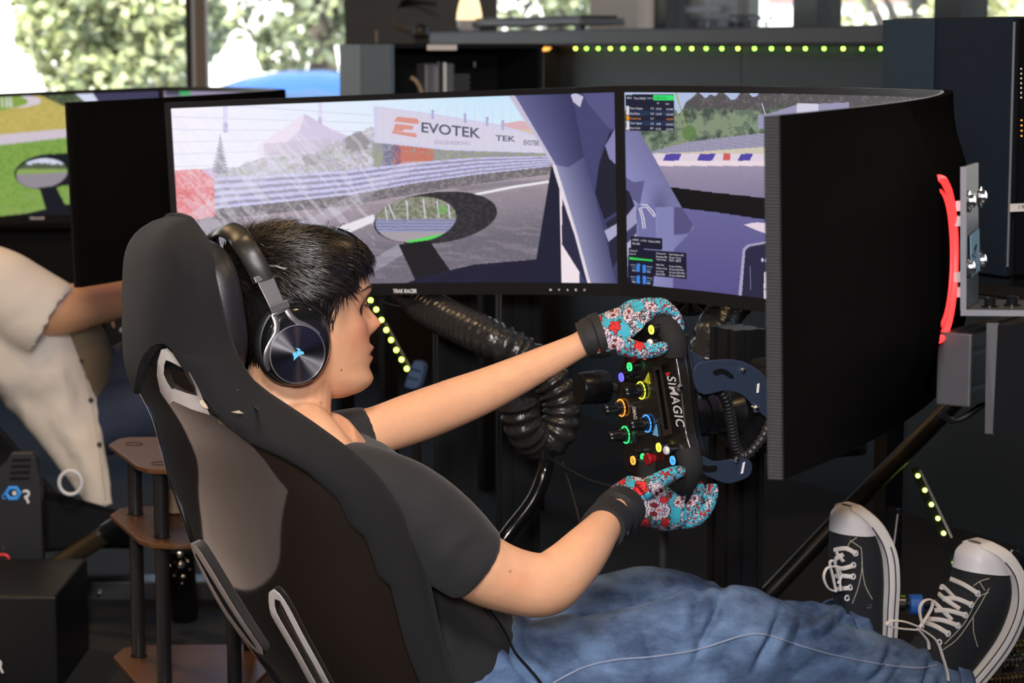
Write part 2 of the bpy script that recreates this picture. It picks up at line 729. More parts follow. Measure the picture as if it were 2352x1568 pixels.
# ------------------------------------------------------------------ curved triple monitors
H_L, H_J1, H_J2, H_R = 4.26, 3.96, 3.15, 2.28
E_L = (P(379, 236, H_L), P(406, 690, H_L))
E_J1 = (P(1425, 197, H_J1), P(1433, 679, H_J1))
E_J2 = (P(2163, 207, H_J2), P(2170, 800, H_J2))
E_R = (P(1763, 266, H_R), P(1772, 1100, H_R))
m_bezel = M('monitor_bezel', (0.010, 0.010, 0.011), 0.35, var=0.1, spec=0.3)
m_back = M('monitor_back', (0.0055, 0.0050, 0.0048), 0.7, var=0.1, bump=0.12, bscale=1400, spec=0.0)
m_scr = M_screen('lit_screen', 1.0)


def make_ribbed():
    m = M('ribbed_edge', (0.02, 0.02, 0.022), 0.45, var=0.1)
    nt = m.node_tree
    b = nt.nodes['Principled BSDF']
    wv = nt.nodes.new('ShaderNodeTexWave')
    wv.wave_type = 'BANDS'
    wv.bands_direction = 'Z'
    wv.inputs['Scale'].default_value = 95
    tc = nt.nodes.new('ShaderNodeTexCoord')
    nt.links.new(tc.outputs['Object'], wv.inputs['Vector'])
    bp = nt.nodes.new('ShaderNodeBump')
    bp.inputs['Strength'].default_value = 0.7
    bp.inputs['Distance'].default_value = 0.002
    nt.links.new(wv.outputs['Fac'], bp.inputs['Height'])
    nt.links.new(bp.outputs[0], b.inputs['Normal'])
    return m


m_rib = make_ribbed()


class Monitor:
    def __init__(self, A, B, label, group, shift=Vector((0, 0, 0)), sag=0.055, hump=0.0):
        self.hump = hump
        self.ta, self.ba, self.tb, self.bb = [Vector(q) + shift for q in (A[0], A[1], B[0], B[1])]
        u = (self.tb - self.ta).normalized()
        dn = (self.ba - self.ta).normalized()
        self.n = u.cross(dn).normalized()
        drv = R(0, 0, 1.0) + shift
        if self.n.dot(drv - self.ta) < 0:
            self.n = -self.n
        self.w = (self.tb - self.ta).length
        self.h = ((self.ba - self.ta).length + (self.bb - self.tb).length) / 2
        self.sag = sag
        base = (self.ba + self.bb) / 2
        self.root = thing('curved_monitor', base, label, 'monitor', group)

    def S(self, t, v, off=0.0):
        a = self.ta.lerp(self.tb, t)
        b = self.ba.lerp(self.bb, t)
        return a.lerp(b, v) + self.n * (off - self.sag * 4 * t * (1 - t))

    def thick(self, t, v):
        e = max(0.0, min(1.0, min(t, 1 - t) / 0.30)) * max(0.0, min(1.0, min(v, 1 - v) / 0.30))
        e = e * e * (3 - 2 * e)
        k = max(0.0, min(1.0, (t - 0.575) / 0.02)) * max(0.0, min(1.0, (0.99 - t) / 0.40)) * max(0.0, min(1.0, min(v, 1 - v) / 0.10))
        return 0.013 + 0.026 * e + self.hump * k * k * (3 - 2 * k)

    def hit(self, px, py, off=0.002):
        """point of the screen behind a photo pixel"""
        d = ray(px, py)
        t = 0.5
        for _ in range(6):
            o = self.ta + self.n * (off - self.sag * 4 * t * (1 - t))
            k = (o - CAMP).dot(self.n) / d.dot(self.n)
            q = CAMP + d * k
            u = self.tb - self.ta
            t = max(-0.1, min(1.1, (q - self.ta).dot(u) / u.length_squared))
        return q

    def body(self):
        nu, nv = 80, 24
        mb = MB()
        for front in (True, False):
            mb.grid((lambda t, v: self.S(t, v, -0.0015)) if front else (lambda t, v: self.S(t, v, -self.thick(t, v))), nu, nv)
        n1 = (nu + 1) * (nv + 1)
        idx = lambda i, j: j * (nu + 1) + i
        edge = [(idx(i, 0), idx(i + 1, 0)) for i in range(nu)] + [(idx(nu, j), idx(nu, j + 1)) for j in range(nv)] + \
               [(idx(i + 1, nv), idx(i, nv)) for i in reversed(range(nu))] + [(idx(0, j + 1), idx(0, j)) for j in reversed(range(nv))]
        for a, b in edge:
            mb.f.append((a, b, b + n1, a + n1))
        return mb.build('housing', m_back, self.root, angle=60)

    def frame(self, bw=0.011, bot=0.022):
        tu, tv, bv = bw / self.w, bw / self.h, bot / self.h
        mb = MB()
        def strip(f0, f1, n):
            rings = []
            for i in range(n + 1):
                k = i / n
                a, b = f0(k), f1(k)
                rings.append([self.S(*a, 0.0035), self.S(*b, 0.0035), self.S(*b, -0.001), self.S(*a, -0.001)])
            mb.rings(rings)
        strip(lambda k: (k, 0), lambda k: (k, tv), 24)
        strip(lambda k: (k, 1 - bv), lambda k: (k, 1), 24)
        strip(lambda k: (0, tv + k * (1 - tv - bv)), lambda k: (tu, tv + k * (1 - tv - bv)), 2)
        strip(lambda k: (1 - tu, tv + k * (1 - tv - bv)), lambda k: (1, tv + k * (1 - tv - bv)), 2)
        self.fr = (tu, tv, bv)
        return mb.build('bezel', m_bezel, self.root, angle=30)

    def screen(self, paint, nu, nv):
        tu, tv, bv = self.fr
        t = np.linspace(tu, 1 - tu, nu + 1)
        v = np.linspace(tv, 1 - bv, nv + 1)
        T, V = np.meshgrid(t, v)
        T, V = T.ravel()[:, None], V.ravel()[:, None]
        g = lambda q: np.array(q)[None, :]
        pos = (g(self.ta) * (1 - T) + g(self.tb) * T) * (1 - V) + (g(self.ba) * (1 - T) + g(self.bb) * T) * V
        pos = pos + g(self.n) * (0.0008 - self.sag * 4 * T * (1 - T))
        ctr = pos.mean(0)
        j, i = np.meshgrid(np.arange(nv), np.arange(nu), indexing='ij')
        a = (j * (nu + 1) + i).ravel()
        faces = np.stack([a, a + 1, a + nu + 2, a + nu + 1], 1)
        me = bpy.data.meshes.new('screen')
        me.from_pydata((pos - ctr).tolist(), [], faces.tolist())
        me.materials.append(m_scr)
        o = bpy.data.objects.new('screen', me)
        COL.objects.link(o)
        o.location = ctr
        _link_parent(o, self.root, Vector(ctr))
        x, y = px_of(pos)
        set_cols(o, paint(x, y))
        self.scr = o
        return o

    def write(self, s, x, y, w, h, mat, slope=0.0, parent=None, name='lettering', **kw):
        """lettering whose lower-left corner sits behind photo pixel (x, y)"""
        return text_on(lambda a, b: self.hit(x + a, y - b + a * slope, 0.009 if parent is None else 0.0026), s, w, h, **kw).build(
            name, mat, parent or self.root, smooth=False)


def q(*a):
    return np.array(a, float) / 255


def paint_left(x, y):
    p = Paint(x, y)
    k = np.clip((x - 450) / 650, 0, 1)[:, None]
    p.c = q(247, 243, 255) * (1 - k) + q(200, 229, 249) * k
    hz = np.clip((y - 210) / 190, 0, 1)[:, None] * 0.6
    p.c = p.c * (1 - hz) + q(250, 250, 255) * hz
    for a, b in (((395, 232), (870, 266)), ((395, 268), (870, 283)), ((397, 297), (870, 302)), ((398, 326), (760, 320)),
                 ((399, 354), (740, 343)), ((400, 383), (500, 380))):
        p.line(a, b, 1.3, (205, 200, 228), 0.9)
    for x0, x1, y0, y1 in ((512, 523, 232, 305), (731, 740, 232, 290)):
        p.poly([(x0, y0), (x1, y0), (x1, y1), (x0, y1)], (222, 216, 246))
        p.poly([(x0, y1 - 22), (x1, y1 - 22), (x1 + 1, y1), (x0 + 1, y1)], (180, 168, 208))
    # tent
    p.poly([(592, 336), (606, 324), (700, 261), (712, 275), (690, 305), (640, 345), (606, 357), (594, 358)], (238, 222, 236))
    p.poly([(700, 261), (752, 292), (800, 313), (800, 350), (606, 357), (660, 325), (688, 300)], (207, 194, 222))
    p.poly([(606, 330), (760, 318), (760, 362), (606, 362)], (190, 180, 196), 0.7)
    n1 = fnoise(x / 16, y / 12, 3, 4)
    n2 = fnoise(x / 6, y / 5, 9, 3)
    # hill, shrubs
    hill = np.interp(x, [380, 460, 540, 600, 720, 790, 850, 960, 1300], [398, 393, 384, 362, 352, 315, 292, 290, 290])
    m = (y > hill + (n1 - 0.5) * 14)
    p.put(m, (204, 196, 214))
    p.put(m & (n1 > 0.45), (168, 168, 168), 0.6)
    p.put(m & (n2 > 0.62), (140, 150, 120), 0.55)
    p.put(m & (n2 < 0.3), (150, 140, 190), 0.5)
    dk = np.exp(-((x - 820) / 35) ** 2 - ((y - 325) / 28) ** 2) + np.exp(-((x - 715) / 25) ** 2 - ((y - 365) / 18) ** 2)
    p.put(m & (dk * (0.6 + n2) > 0.55), (132, 126, 128), 0.7)
    # red hill right of the sign
    p.poly([(1135, 288), (1190, 278), (1215, 278), (1270, 352), (1200, 330)], (216, 176, 184))
    p.poly([(1165, 300), (1230, 296), (1268, 352), (1200, 335)], (214, 206, 150), 0.6)
    # sign
    p.poly([(858, 243), (1000, 262), (1132, 283), (1204, 302), (1245, 318), (1262, 352), (1029, 345), (860, 327)], (208, 206, 234))
    p.put(inpoly(x, y, [(868, 247), (1000, 266), (1130, 287), (1245, 322), (1258, 350), (1029, 341), (868, 322)]), (216, 210, 224), 0.7 * 1)
    for gx in range(880, 1250, 21):
        p.line((gx, 245), (gx, 352), 0.8, (190, 188, 222), 0.4 * 1.0)
    for gx, gy in ((994, 252), (1068, 260), (1119, 268), (1155, 276)):
        p.poly([(gx - 3, gy), (gx + 3, gy), (gx + 3, gy + 22), (gx - 3, gy + 22)], (176, 172, 210))
    und = np.interp(x, [858, 1029, 1262], [327, 345, 352])
    bar_t = np.interp(x, [380, 490, 800, 950, 1100, 1270], [412, 408, 391, 373, 361, 358])
    mm = (y > und) & (y < bar_t) & (x > 855) & (x < 1270)
    p.put(mm, (150, 146, 160))
    p.put(mm & (n2 > 0.5), (160, 170, 120), 0.6)
    p.put(mm & (np.abs(x - 950) < 45) & (n1 > 0.35), (206, 110, 92), 0.8)
    p.put(mm & (x > 880) & (x < 920) & (n2 > 0.4), (96, 90, 140), 0.6)
    # barrier
    bar_b = np.interp(x, [380, 490, 800, 950, 1100, 1270], [486, 480, 448, 421, 400, 381])
    f = (y - bar_t) / (bar_b - bar_t)
    inb = (f > 0) & (f < 1)
    st = np.sin(f * math.pi * 2 * 4.4 + (n1 - 0.5) * 1.3)
    p.put(inb, (176, 174, 212))
    p.put(inb & (st > 0.25), (204, 202, 240), 0.9)
    p.put(inb & (st < -0.45), (132, 126, 146), 0.75)
    p.put(inb & (n2 > 0.66), (160, 148, 158), 0.5)
    # verge, road
    p.put(f >= 1, (172, 158, 170))
    vb = bar_b + np.interp(x, [380, 700, 1000, 1270], [26, 24, 24, 18])
    vg = (f >= 1) & (y < vb)
    p.put(vg, (112, 106, 112))
    p.put(vg & (n2 > 0.55), (150, 142, 144), 0.7)
    rd = y >= vb
    t = np.clip((y - vb) / 130, 0, 1)[:, None]
    base = q(168, 154, 164) * (1 - t) + q(108, 104, 116) * t
    p.c = np.where(rd[:, None], base, p.c)
    sk = fnoise((x + y * 1.2) / 60, (y - x * 0.12) / 7, 5, 3)
    p.put(rd & (sk > 0.55), (142, 130, 142), 0.5)
    p.put(rd & (y > 560) & (n2 > 0.6), (150, 146, 158), 0.15)
    p.put(rd & (x < 600) & (y > 500), (128, 120, 130), 0.6)
    p.poly([(1050, 430), (1150, 418), (1280, 412), (1280, 418), (1160, 428), (1060, 440)], (130, 124, 136), 0.8)
    p.lines([(770, 548), (800, 527), (856, 503), (960, 478), (1090, 447), (1180, 429), (1280, 414)], 5, (238, 234, 242))
    p.poly([(700, 560), (780, 520), (858, 492), (862, 508), (790, 540)], (232, 226, 232))
    # red block
    rb = inpoly(x, y, [(398, 391), (461, 388), (492, 412), (494, 497), (404, 512)])
    p.put(rb, (226, 126, 130))
    p.put(rb & (n2 > 0.6), (240, 180, 182), 0.7)
    p.put(rb & (n1 < 0.35), (208, 98, 104), 0.6)
    p.put(inpoly(x, y, [(461, 388), (500, 384), (492, 412)]), (205, 180, 215))
    # spruce
    tw = np.clip((y - 306) / 90, 0, 1) * 17 * (0.65 + 0.6 * np.abs(np.sin(y * 0.42)))
    p.put((np.abs(x - 506) < tw) & (y > 306) & (y < 398), (146, 142, 158))
    p.put((np.abs(x - 508) < tw * 0.6) & (y > 320) & (y < 398) & (n2 > 0.4), (112, 116, 116), 0.8)
    # glass dirt
    d1 = vnoise(x / 3.2, y / 3.2, 40)
    p.put((d1 > 0.90) & (y > 330), (228, 224, 236), 0.22)
    sm = fnoise((x * 0.8 + y) / 70, (x - y * 0.9) / 12, 61, 3)
    p.put((sm > 0.6) & (y > 260) & (x < 860), (232, 230, 244), 0.35)
    rays = np.sin((x * 0.55 + y * 0.9) / 26.0)
    p.put((rays > 0.86) & (y > 370) & (x < 1000), (226, 222, 240), 0.28)
    hz = np.exp(-((x - 560) / 220) ** 2 - ((y - 350) / 110) ** 2)
    p.put(hz, (244, 240, 255), 0.42)
    # wing mirror
    mir = ((np.clip((x - 1000) / 142, -1.2, 1.2)) ** 2 + ((y - 500 + (x - 1000) * 0.10) / 59) ** 2) < 1
    p.put(mir, (44, 43, 48))
    p.put(mir & (n2 > 0.55), (66, 64, 70), 0.6)
    gm = (((x - 955) / 93) ** 2 + ((y - 504 + (x - 955) * 0.08) / 52) ** 2 < 1) & (x < 1049)
    p.put(gm, (150, 148, 134))
    p.put(gm & (n2 > 0.5), (108, 116, 92), 0.8)
    p.put(gm & (y > 503), (148, 152, 190))
    p.put(gm & (y > 503) & (np.sin(y * 0.9 + n1 * 3) < -0.3), (112, 108, 130), 0.7)
    p.put(gm & (y > 532), (166, 156, 164))
    for a, b in (((884, 470), (890, 505)), ((892, 468), (907, 503)), ((934, 462), (937, 503)), ((972, 456), (977, 500)), ((1004, 462), (1008, 498)), ((1030, 470), (1033, 500))):
        p.put(gm & (seg_d(x, y, a, b) < 1.6), (206, 204, 220))
    p.put(gm & (seg_d(x, y, (940, 556), (1020, 540)) < 4), (90, 214, 96))
    p.put(gm & (np.hypot(x - 1016, y - 482) < 11), (120, 176, 96), 0.7)
    p.poly([(915, 561), (985, 551), (1042, 632), (958, 652)], (28, 27, 32))
    # dash
    p.poly([(900, 660), (1000, 628), (1090, 607), (1296, 590), (1310, 660)], (24, 24, 44))
    ck = np.sin((x + y) * 0.75) * np.sin((x - y) * 0.75)
    p.put(inpoly(x, y, [(900, 660), (1000, 628), (1090, 607), (1296, 590), (1310, 660)]) & (ck > 0.2), (44, 44, 72), 0.7)
    p.poly([(1268, 372), (1290, 372), (1300, 600), (1285, 655), (1222, 655)], (28, 30, 52))
    # roll-cage
    p.poly([(1300, 200), (1430, 200), (1440, 660), (1300, 660)], (62, 62, 100))
    p.poly([(1285, 400), (1340, 420), (1330, 655), (1290, 655)], (240, 224, 232))
    p.poly([(1292, 380), (1338, 350), (1350, 655), (1290, 560)], (40, 40, 66))
    p.poly([(1372, 388), (1402, 300), (1440, 400), (1440, 470), (1388, 505), (1366, 440)], (30, 30, 48))
    p.poly([(1392, 510), (1440, 480), (1440, 560), (1405, 620)], (36, 36, 58))
    p.poly([(1388, 530), (1440, 500), (1440, 520), (1398, 555)], (168, 166, 200))
    k1 = inpoly(x, y, [(1300, 203), (1372, 203), (1400, 300), (1380, 345), (1366, 448), (1338, 344), (1318, 238)])
    p.put(k1, (68, 68, 112))
    k2 = inpoly(x, y, [(1390, 335), (1440, 250), (1440, 400), (1400, 365)])
    p.put(k2, (132, 130, 178))
    p.poly([(1338, 215), (1372, 203), (1440, 203), (1440, 300), (1400, 296), (1352, 240)], (86, 84, 130))
    p.poly([(1304, 224), (1320, 212), (1340, 222), (1332, 246)], (196, 190, 214))
    t1 = inpoly(x, y, [(1159, 205), (1306, 205), (1318, 238), (1338, 344), (1342, 362), (1306, 384), (1270, 380)])
    e1 = np.interp(y, [205, 380], [1159, 1270])
    e2 = np.interp(y, [205, 238, 344, 380], [1306, 1318, 1338, 1342])
    u = np.clip((x - e1) / (e2 - e1), 0, 1)[:, None]
    c1 = np.where(u < 0.10, q(196, 190, 212), q(104, 104, 150) * (1 - u) + q(54, 54, 94) * u)
    p.c = np.where(t1[:, None], c1, p.c)
    t2 = inpoly(x, y, [(1268, 378), (1306, 384), (1342, 360), (1366, 448), (1387, 530), (1418, 660), (1352, 660), (1320, 540), (1290, 451)])
    e1 = np.interp(y, [380, 451, 540, 655], [1268, 1290, 1318, 1350])
    e2 = np.interp(y, [380, 448, 530, 655], [1345, 1366, 1387, 1416])
    u = np.clip((x - e1) / (e2 - e1), 0, 1)[:, None]
    c2 = np.where(u < 0.12, q(226, 216, 226), q(150, 150, 186) * (1 - u) + q(76, 76, 116) * u)
    p.c = np.where(t2[:, None], c2, p.c)
    return p.c


def paint_center(x, y):
    p = Paint(x, y)
    n1 = fnoise(x / 15, y / 16, 13, 4)
    n2 = fnoise(x / 5, y / 6, 19, 3)
    p.c[:] = q(176, 190, 222)
    tt = 206 + 34 * np.abs(np.sin(x / 17.0)) * fnoise(x / 24, y * 0 + 3, 5, 2) + np.interp(x, [1550, 1575, 1680, 1760], [60, 6, 2, -12])
    p.put(y > tt, (84, 80, 84))
    p.put((y > tt) & (n2 > 0.6), (112, 108, 106), 0.7)
    gt = 252 + (n1 - 0.5) * 40
    p.put(y > gt, (100, 116, 100))
    p.put((y > gt) & (n1 > 0.52), (136, 150, 122), 0.8)
    p.put((y > gt) & (n1 < 0.36), (66, 76, 66), 0.8)
    p.put((np.hypot((x - 1583) / 16, (y - 305) / 18) < 1), (84, 120, 60), 0.7)
    p.line((1552, 210), (1575, 290), 3, (150, 166, 90), 0.8)
    p.poly([(1742, 262), (1762, 262), (1830, 240), (1950, 235), (1950, 300), (1740, 296)], (150, 148, 178))
    p.line((1750, 238), (1758, 262), 2, (196, 194, 214))
    p.poly([(1830, 238), (1880, 238), (1880, 262), (1830, 262)], (206, 204, 222))
    ft = np.interp(x, [1440, 1500, 1580, 1660, 1760, 2200], [352, 347, 326, 316, 305, 270])
    p.put(y > ft, (150, 146, 172))
    p.put((y > ft) & (np.sin(x * 1.1) > 0.5), (170, 166, 190), 0.6)
    p.put((y > ft) & (np.sin(y * 1.4) > 0.7), (130, 126, 152), 0.5)
    yb = np.interp(x, [1500, 1580, 1660, 1760, 2200], [352, 350, 344, 337, 320])
    p.put(y > yb, (206, 196, 178))
    p.put(y > 353, (220, 206, 220))
    for a, b in ((1522, 1564), (1600, 1642), (1694, 1728)):
        p.poly([(a + 8, 353), (b + 2, 353), (b - 6, 369), (a, 369)], (82, 70, 164))
    p.poly([(1661, 352), (1677, 352), (1677, 368), (1661, 368)], (206, 92, 92))
    p.put(y > 369, (232, 214, 224))
    k = np.clip((y - 380) / 80, 0, 1)[:, None]
    p.c = np.where((y > 381)[:, None], q(156, 144, 168) * (1 - k) + q(128, 120, 150) * k, p.c)
    p.put((y > 395) & (n1 > 0.6), (138, 128, 150), 0.5)
    # dash top
    dt = np.interp(x, [1530, 1640, 1762, 2200], [428, 442, 455, 500])
    p.put(y > dt, (10, 10, 14))
    db = np.interp(x, [1550, 1650, 1762, 2200], [476, 488, 505, 540])
    k = np.clip((y - 470) / 220, 0, 1)[:, None]
    p.c = np.where((y > db)[:, None], q(104, 102, 152) * (1 - k) + q(84, 78, 132) * k, p.c)
    p.poly([(1709, 516), (1730, 511), (1770, 512), (1770, 540), (1736, 528)], (226, 206, 222))
    # switch pod
    p.poly([(1706, 572), (1716, 562), (1770, 552), (1770, 700), (1694, 700)], (166, 158, 188))
    p.poly([(1712, 574), (1722, 566), (1775, 556), (1775, 700), (1702, 700)], (40, 38, 66))
    p.line((1723, 612), (1724, 665), 1.5, (120, 116, 150))
    p.poly([(1755, 625), (1764, 624), (1763, 694), (1754, 690)], (226, 214, 224))
    p.line((1755, 664), (1764, 665), 2, (40, 38, 66))
    p.ell(1751, 597, 3, 4, (200, 196, 220))
    p.ell(1760, 598, 3, 4, (190, 186, 212))
    # cage tubes at left
    tb = inpoly(x, y, [(1430, 300), (1468, 300), (1505, 365), (1540, 430), (1566, 476), (1580, 510), (1596, 520), (1580, 540), (1548, 572), (1545, 700), (1430, 700)])
    e = np.interp(y, [300, 365, 430, 476, 520], [1468, 1505, 1540, 1566, 1596])
    u = np.clip((e - x) / 90, 0, 1)[:, None]
    p.c = np.where(tb[:, None], q(116, 114, 158) * (1 - u) + q(136, 138, 186) * u, p.c)
    sh = np.exp(-((x - 1515) / 22) ** 2) * np.clip((y - 420) / 60, 0, 1) * (y < 476)
    p.put(tb, (78, 76, 118), 0.75 * sh)
    p.poly([(1430, 402), (1455, 418), (1480, 415), (1470, 470), (1430, 440)], (82, 80, 122), 0.8)
    p.poly([(1430, 430), (1445, 440), (1470, 500), (1430, 520)], (34, 32, 54))
    p.poly([(1430, 506), (1462, 468), (1463, 510), (1430, 540)], (156, 152, 188))
    p.poly([(1430, 540), (1463, 512), (1463, 560), (1430, 590)], (62, 62, 100))
    p.poly([(1430, 570), (1462, 535), (1462, 560), (1430, 606)], (180, 172, 204))
    p.poly([(1462, 470), (1505, 470), (1508, 545), (1466, 545)], (112, 112, 162))
    p.poly([(1510, 475), (1546, 475), (1546, 560), (1510, 548)], (128, 128, 178))
    p.poly([(1548, 476), (1566, 476), (1592, 516), (1582, 536), (1548, 540)], (84, 80, 124))
    p.lines([(1473, 470), (1486, 471), (1500, 485), (1505, 495)], 1.6, (240, 236, 244))
    p.lines([(1473, 476), (1485, 476), (1503, 498)], 1.4, (240, 236, 244))
    p.lines([(1468, 478), (1474, 500), (1477, 524)], 1.4, (240, 236, 244))
    p.lines([(1472, 477), (1479, 500), (1482, 523)], 1.4, (240, 236, 244))
    # leader board
    p.poly([(1437, 217), (1548, 217), (1548, 301), (1437, 299)], (24, 28, 50))
    for k, yy in enumerate((243, 254, 265.5, 277, 288)):
        if k % 2:
            p.poly([(1446, yy), (1548, yy + 1), (1548, yy + 12), (1446, yy + 11)], (34, 48, 76))
        p.poly([(1438.5, yy), (1445.5, yy), (1445.5, yy + 10.5), (1438.5, yy + 10.5)], (232, 150, 40) if k == 2 else (220, 214, 228))
    p.poly([(1501, 218), (1548, 218), (1548, 231), (1501, 230)], (50, 220, 110))
    # tyre read-outs
    p.poly([(1449, 542), (1521, 547), (1521, 574), (1449, 569)], (22, 22, 44))
    p.poly([(1444, 569), (1577, 580), (1577, 641), (1502, 634), (1500, 658), (1441, 652)], (22, 22, 44))
    p.line((1447, 593), (1497, 598), 4, (60, 216, 90))
    for qx, qy in ((1466, 615), (1480, 617), (1466, 642), (1480, 643)):
        p.put((np.abs(x - qx) < 3.9) & (np.abs(y - qy) < 9), (60, 130, 220))
    p.put(y > 651 + (x - 1438) * 0.138, (60, 52, 100), 0.4)
    return p.c


def paint_neigh(x, y):
    p = Paint(x, y)
    n1 = fnoise(x / 20, y / 12, 23, 4)
    n2 = fnoise(x / 6, y / 6, 29, 3)
    p.c[:] = q(214, 226, 244)
    p.put(y > 212 + (x - 120) * 0.0 + (n1 - 0.5) * 12, (72, 84, 62))
    p.put((y > 216) & (n2 > 0.55), (104, 116, 84), 0.7)
    g = np.interp(x, [-60, 0, 60, 100, 160, 400], [225, 215, 212, 222, 250, 330])
    p.put(y > g, (196, 178, 100))
    p.put((y > g) & (n2 > 0.5), (180, 166, 88), 0.6)
    p.poly([(-80, 215), (30, 214), (60, 222), (64, 236), (40, 246), (0, 254), (-80, 262)], (134, 164, 74))
    p.poly([(20, 217), (60, 217), (92, 226), (92, 238), (60, 246), (30, 248), (60, 240), (66, 232), (50, 222)], (214, 202, 212))
    for qx in (3, 12, 18, 24):
        p.line((qx, 216), (qx + 3, 246), 2, (232, 230, 240))
    p.put(y > np.interp(x, [-80, 0, 160, 400], [312, 309, 295, 275]), (206, 194, 206))
    p.put(y > np.interp(x, [-80, 0, 160, 400], [338, 333, 315, 290]), (130, 164, 78))
    lo = y > np.interp(x, [-80, 0, 160, 400], [338, 333, 315, 290])
    p.put(lo & (n2 > 0.55), (114, 148, 66), 0.7)
    p.put(lo & (y > 430) & (n1 > 0.5), (138, 162, 92), 0.5)
    p.poly([(160, 205), (205, 202), (228, 234), (200, 238)], (214, 220, 240))
    p.poly([(204, 200), (500, 188), (500, 330), (290, 330)], (64, 62, 92))
    # wing mirror
    mir = ((x - 108) / 75) ** 2 + ((y - 394 + (x - 108) * 0.08) / 40) ** 2 < 1
    p.put(mir | inpoly(x, y, [(90, 356), (240, 345), (240, 420), (120, 428)]), (24, 26, 36))
    gm = ((x - 96) / 59) ** 2 + ((y - 398 + (x - 96) * 0.08) / 34) ** 2 < 1
    p.put(gm, (210, 216, 236))
    p.put(gm & (y > 376 + (n2 - 0.5) * 12), (86, 96, 74))
    p.put(gm & (y > 388), (140, 166, 88))
    p.put(gm & (y > 400 - (x - 60) * 0.05), (146, 138, 148))
    p.poly([(90, 430), (128, 428), (152, 474), (106, 482)], (22, 24, 34))
    p.poly([(-80, 505), (60, 490), (150, 470), (240, 455), (240, 520), (-80, 520)], (22, 24, 34))
    return p.c


def paint_neigh_c(x, y):
    p = Paint(x, y)
    p.c[:] = q(150, 140, 168)
    p.poly([(380, 205), (436, 205), (436, 218), (380, 218)], (70, 70, 90))
    p.poly([(412, 206), (437, 206), (437, 217), (412, 217)], (64, 170, 100))
    p.put(y > 230, (104, 100, 150))
    return p.c


mon_l = Monitor(E_L, E_J1, 'curved monitor behind the driver\'s head showing a guardrail, a sign and a wing mirror', 'monitors of the near rig')
mon_c = Monitor(E_J1, E_J2, 'curved monitor ahead of the steering wheel showing trees and a timing table', 'monitors of the near rig')
mon_r = Monitor(E_J2, E_R, 'large curved monitor seen from its black back with a red glowing ring', 'monitors of the near rig', hump=0.011)
for mo in (mon_l, mon_c, mon_r):
    mo.body()
    mo.frame()
mon_l.screen(paint_left, 700, 300)
mon_c.screen(paint_center, 620, 260)
mon_r.screen(lambda x, y: np.tile(q(96, 94, 140), (len(x), 1)), 10, 6)
# ribbed side strip of the monitor nearest the camera
rs = MB()
rs.rings([[mon_r.S(1.001, v, 0.002), mon_r.S(1.004, v, 0.002), mon_r.S(1.004, v, -0.013), mon_r.S(1.001, v, -0.013)] for v in (0, 0.5, 1)])
rs.build('ribbed_strip', m_rib, mon_r.root, smooth=False)
mon_l.write('TRAK RACER', 903, 673, 54, 9.5, m_text, bold=0.03, shear=0.15, name='lettering')
for i, ch in enumerate(('M', 'V', 'A', 'E', 'O')):
    mon_l.write(ch, 1262 + i * 19.5, 668, 5, 5, m_text, bold=0.02, name='button_mark')
s_print = M_print('sign_print', rgb(96, 92, 116))
s_print2 = M_print('sign_print_orange', rgb(218, 150, 140))
s_print3 = M_print('sign_print_pale', rgb(160, 154, 180))
for pts in ([(912, 268), (958, 272), (964, 281), (958, 285), (905, 279)],
            [(908, 284), (950, 289), (948, 298), (928, 297), (925, 302), (903, 300)],
            [(912, 302), (956, 306), (958, 316), (900, 306), (902, 300)]):
    MB().add([mon_l.hit(a, b, 0.0022) for a, b in pts], [tuple(range(len(pts)))]).build('sign_emblem', s_print2, mon_l.scr, smooth=False)
mon_l.write('EVOTEK', 968, 304, 136, 24, s_print, slope=0.105, parent=mon_l.scr, bold=0.02)
mon_l.write('ENGINEERING', 998, 331, 82, 9, s_print3, slope=0.03, parent=mon_l.scr)
mon_l.write('TEK', 1138, 323, 46, 13, s_print, slope=0.06, parent=mon_l.scr, bold=0.02)
mon_l.write('EVOTEK', 1203, 333, 36, 12, s_print, slope=0.06, parent=mon_l.scr, bold=0.02)
s_w = M_print('readout_white', rgb(225, 222, 235))
s_o = M_print('readout_orange', rgb(230, 150, 50))
s_k = M_print('readout_dark', rgb(18, 70, 50))
s_b = M_print('readout_blue', rgb(110, 170, 220))
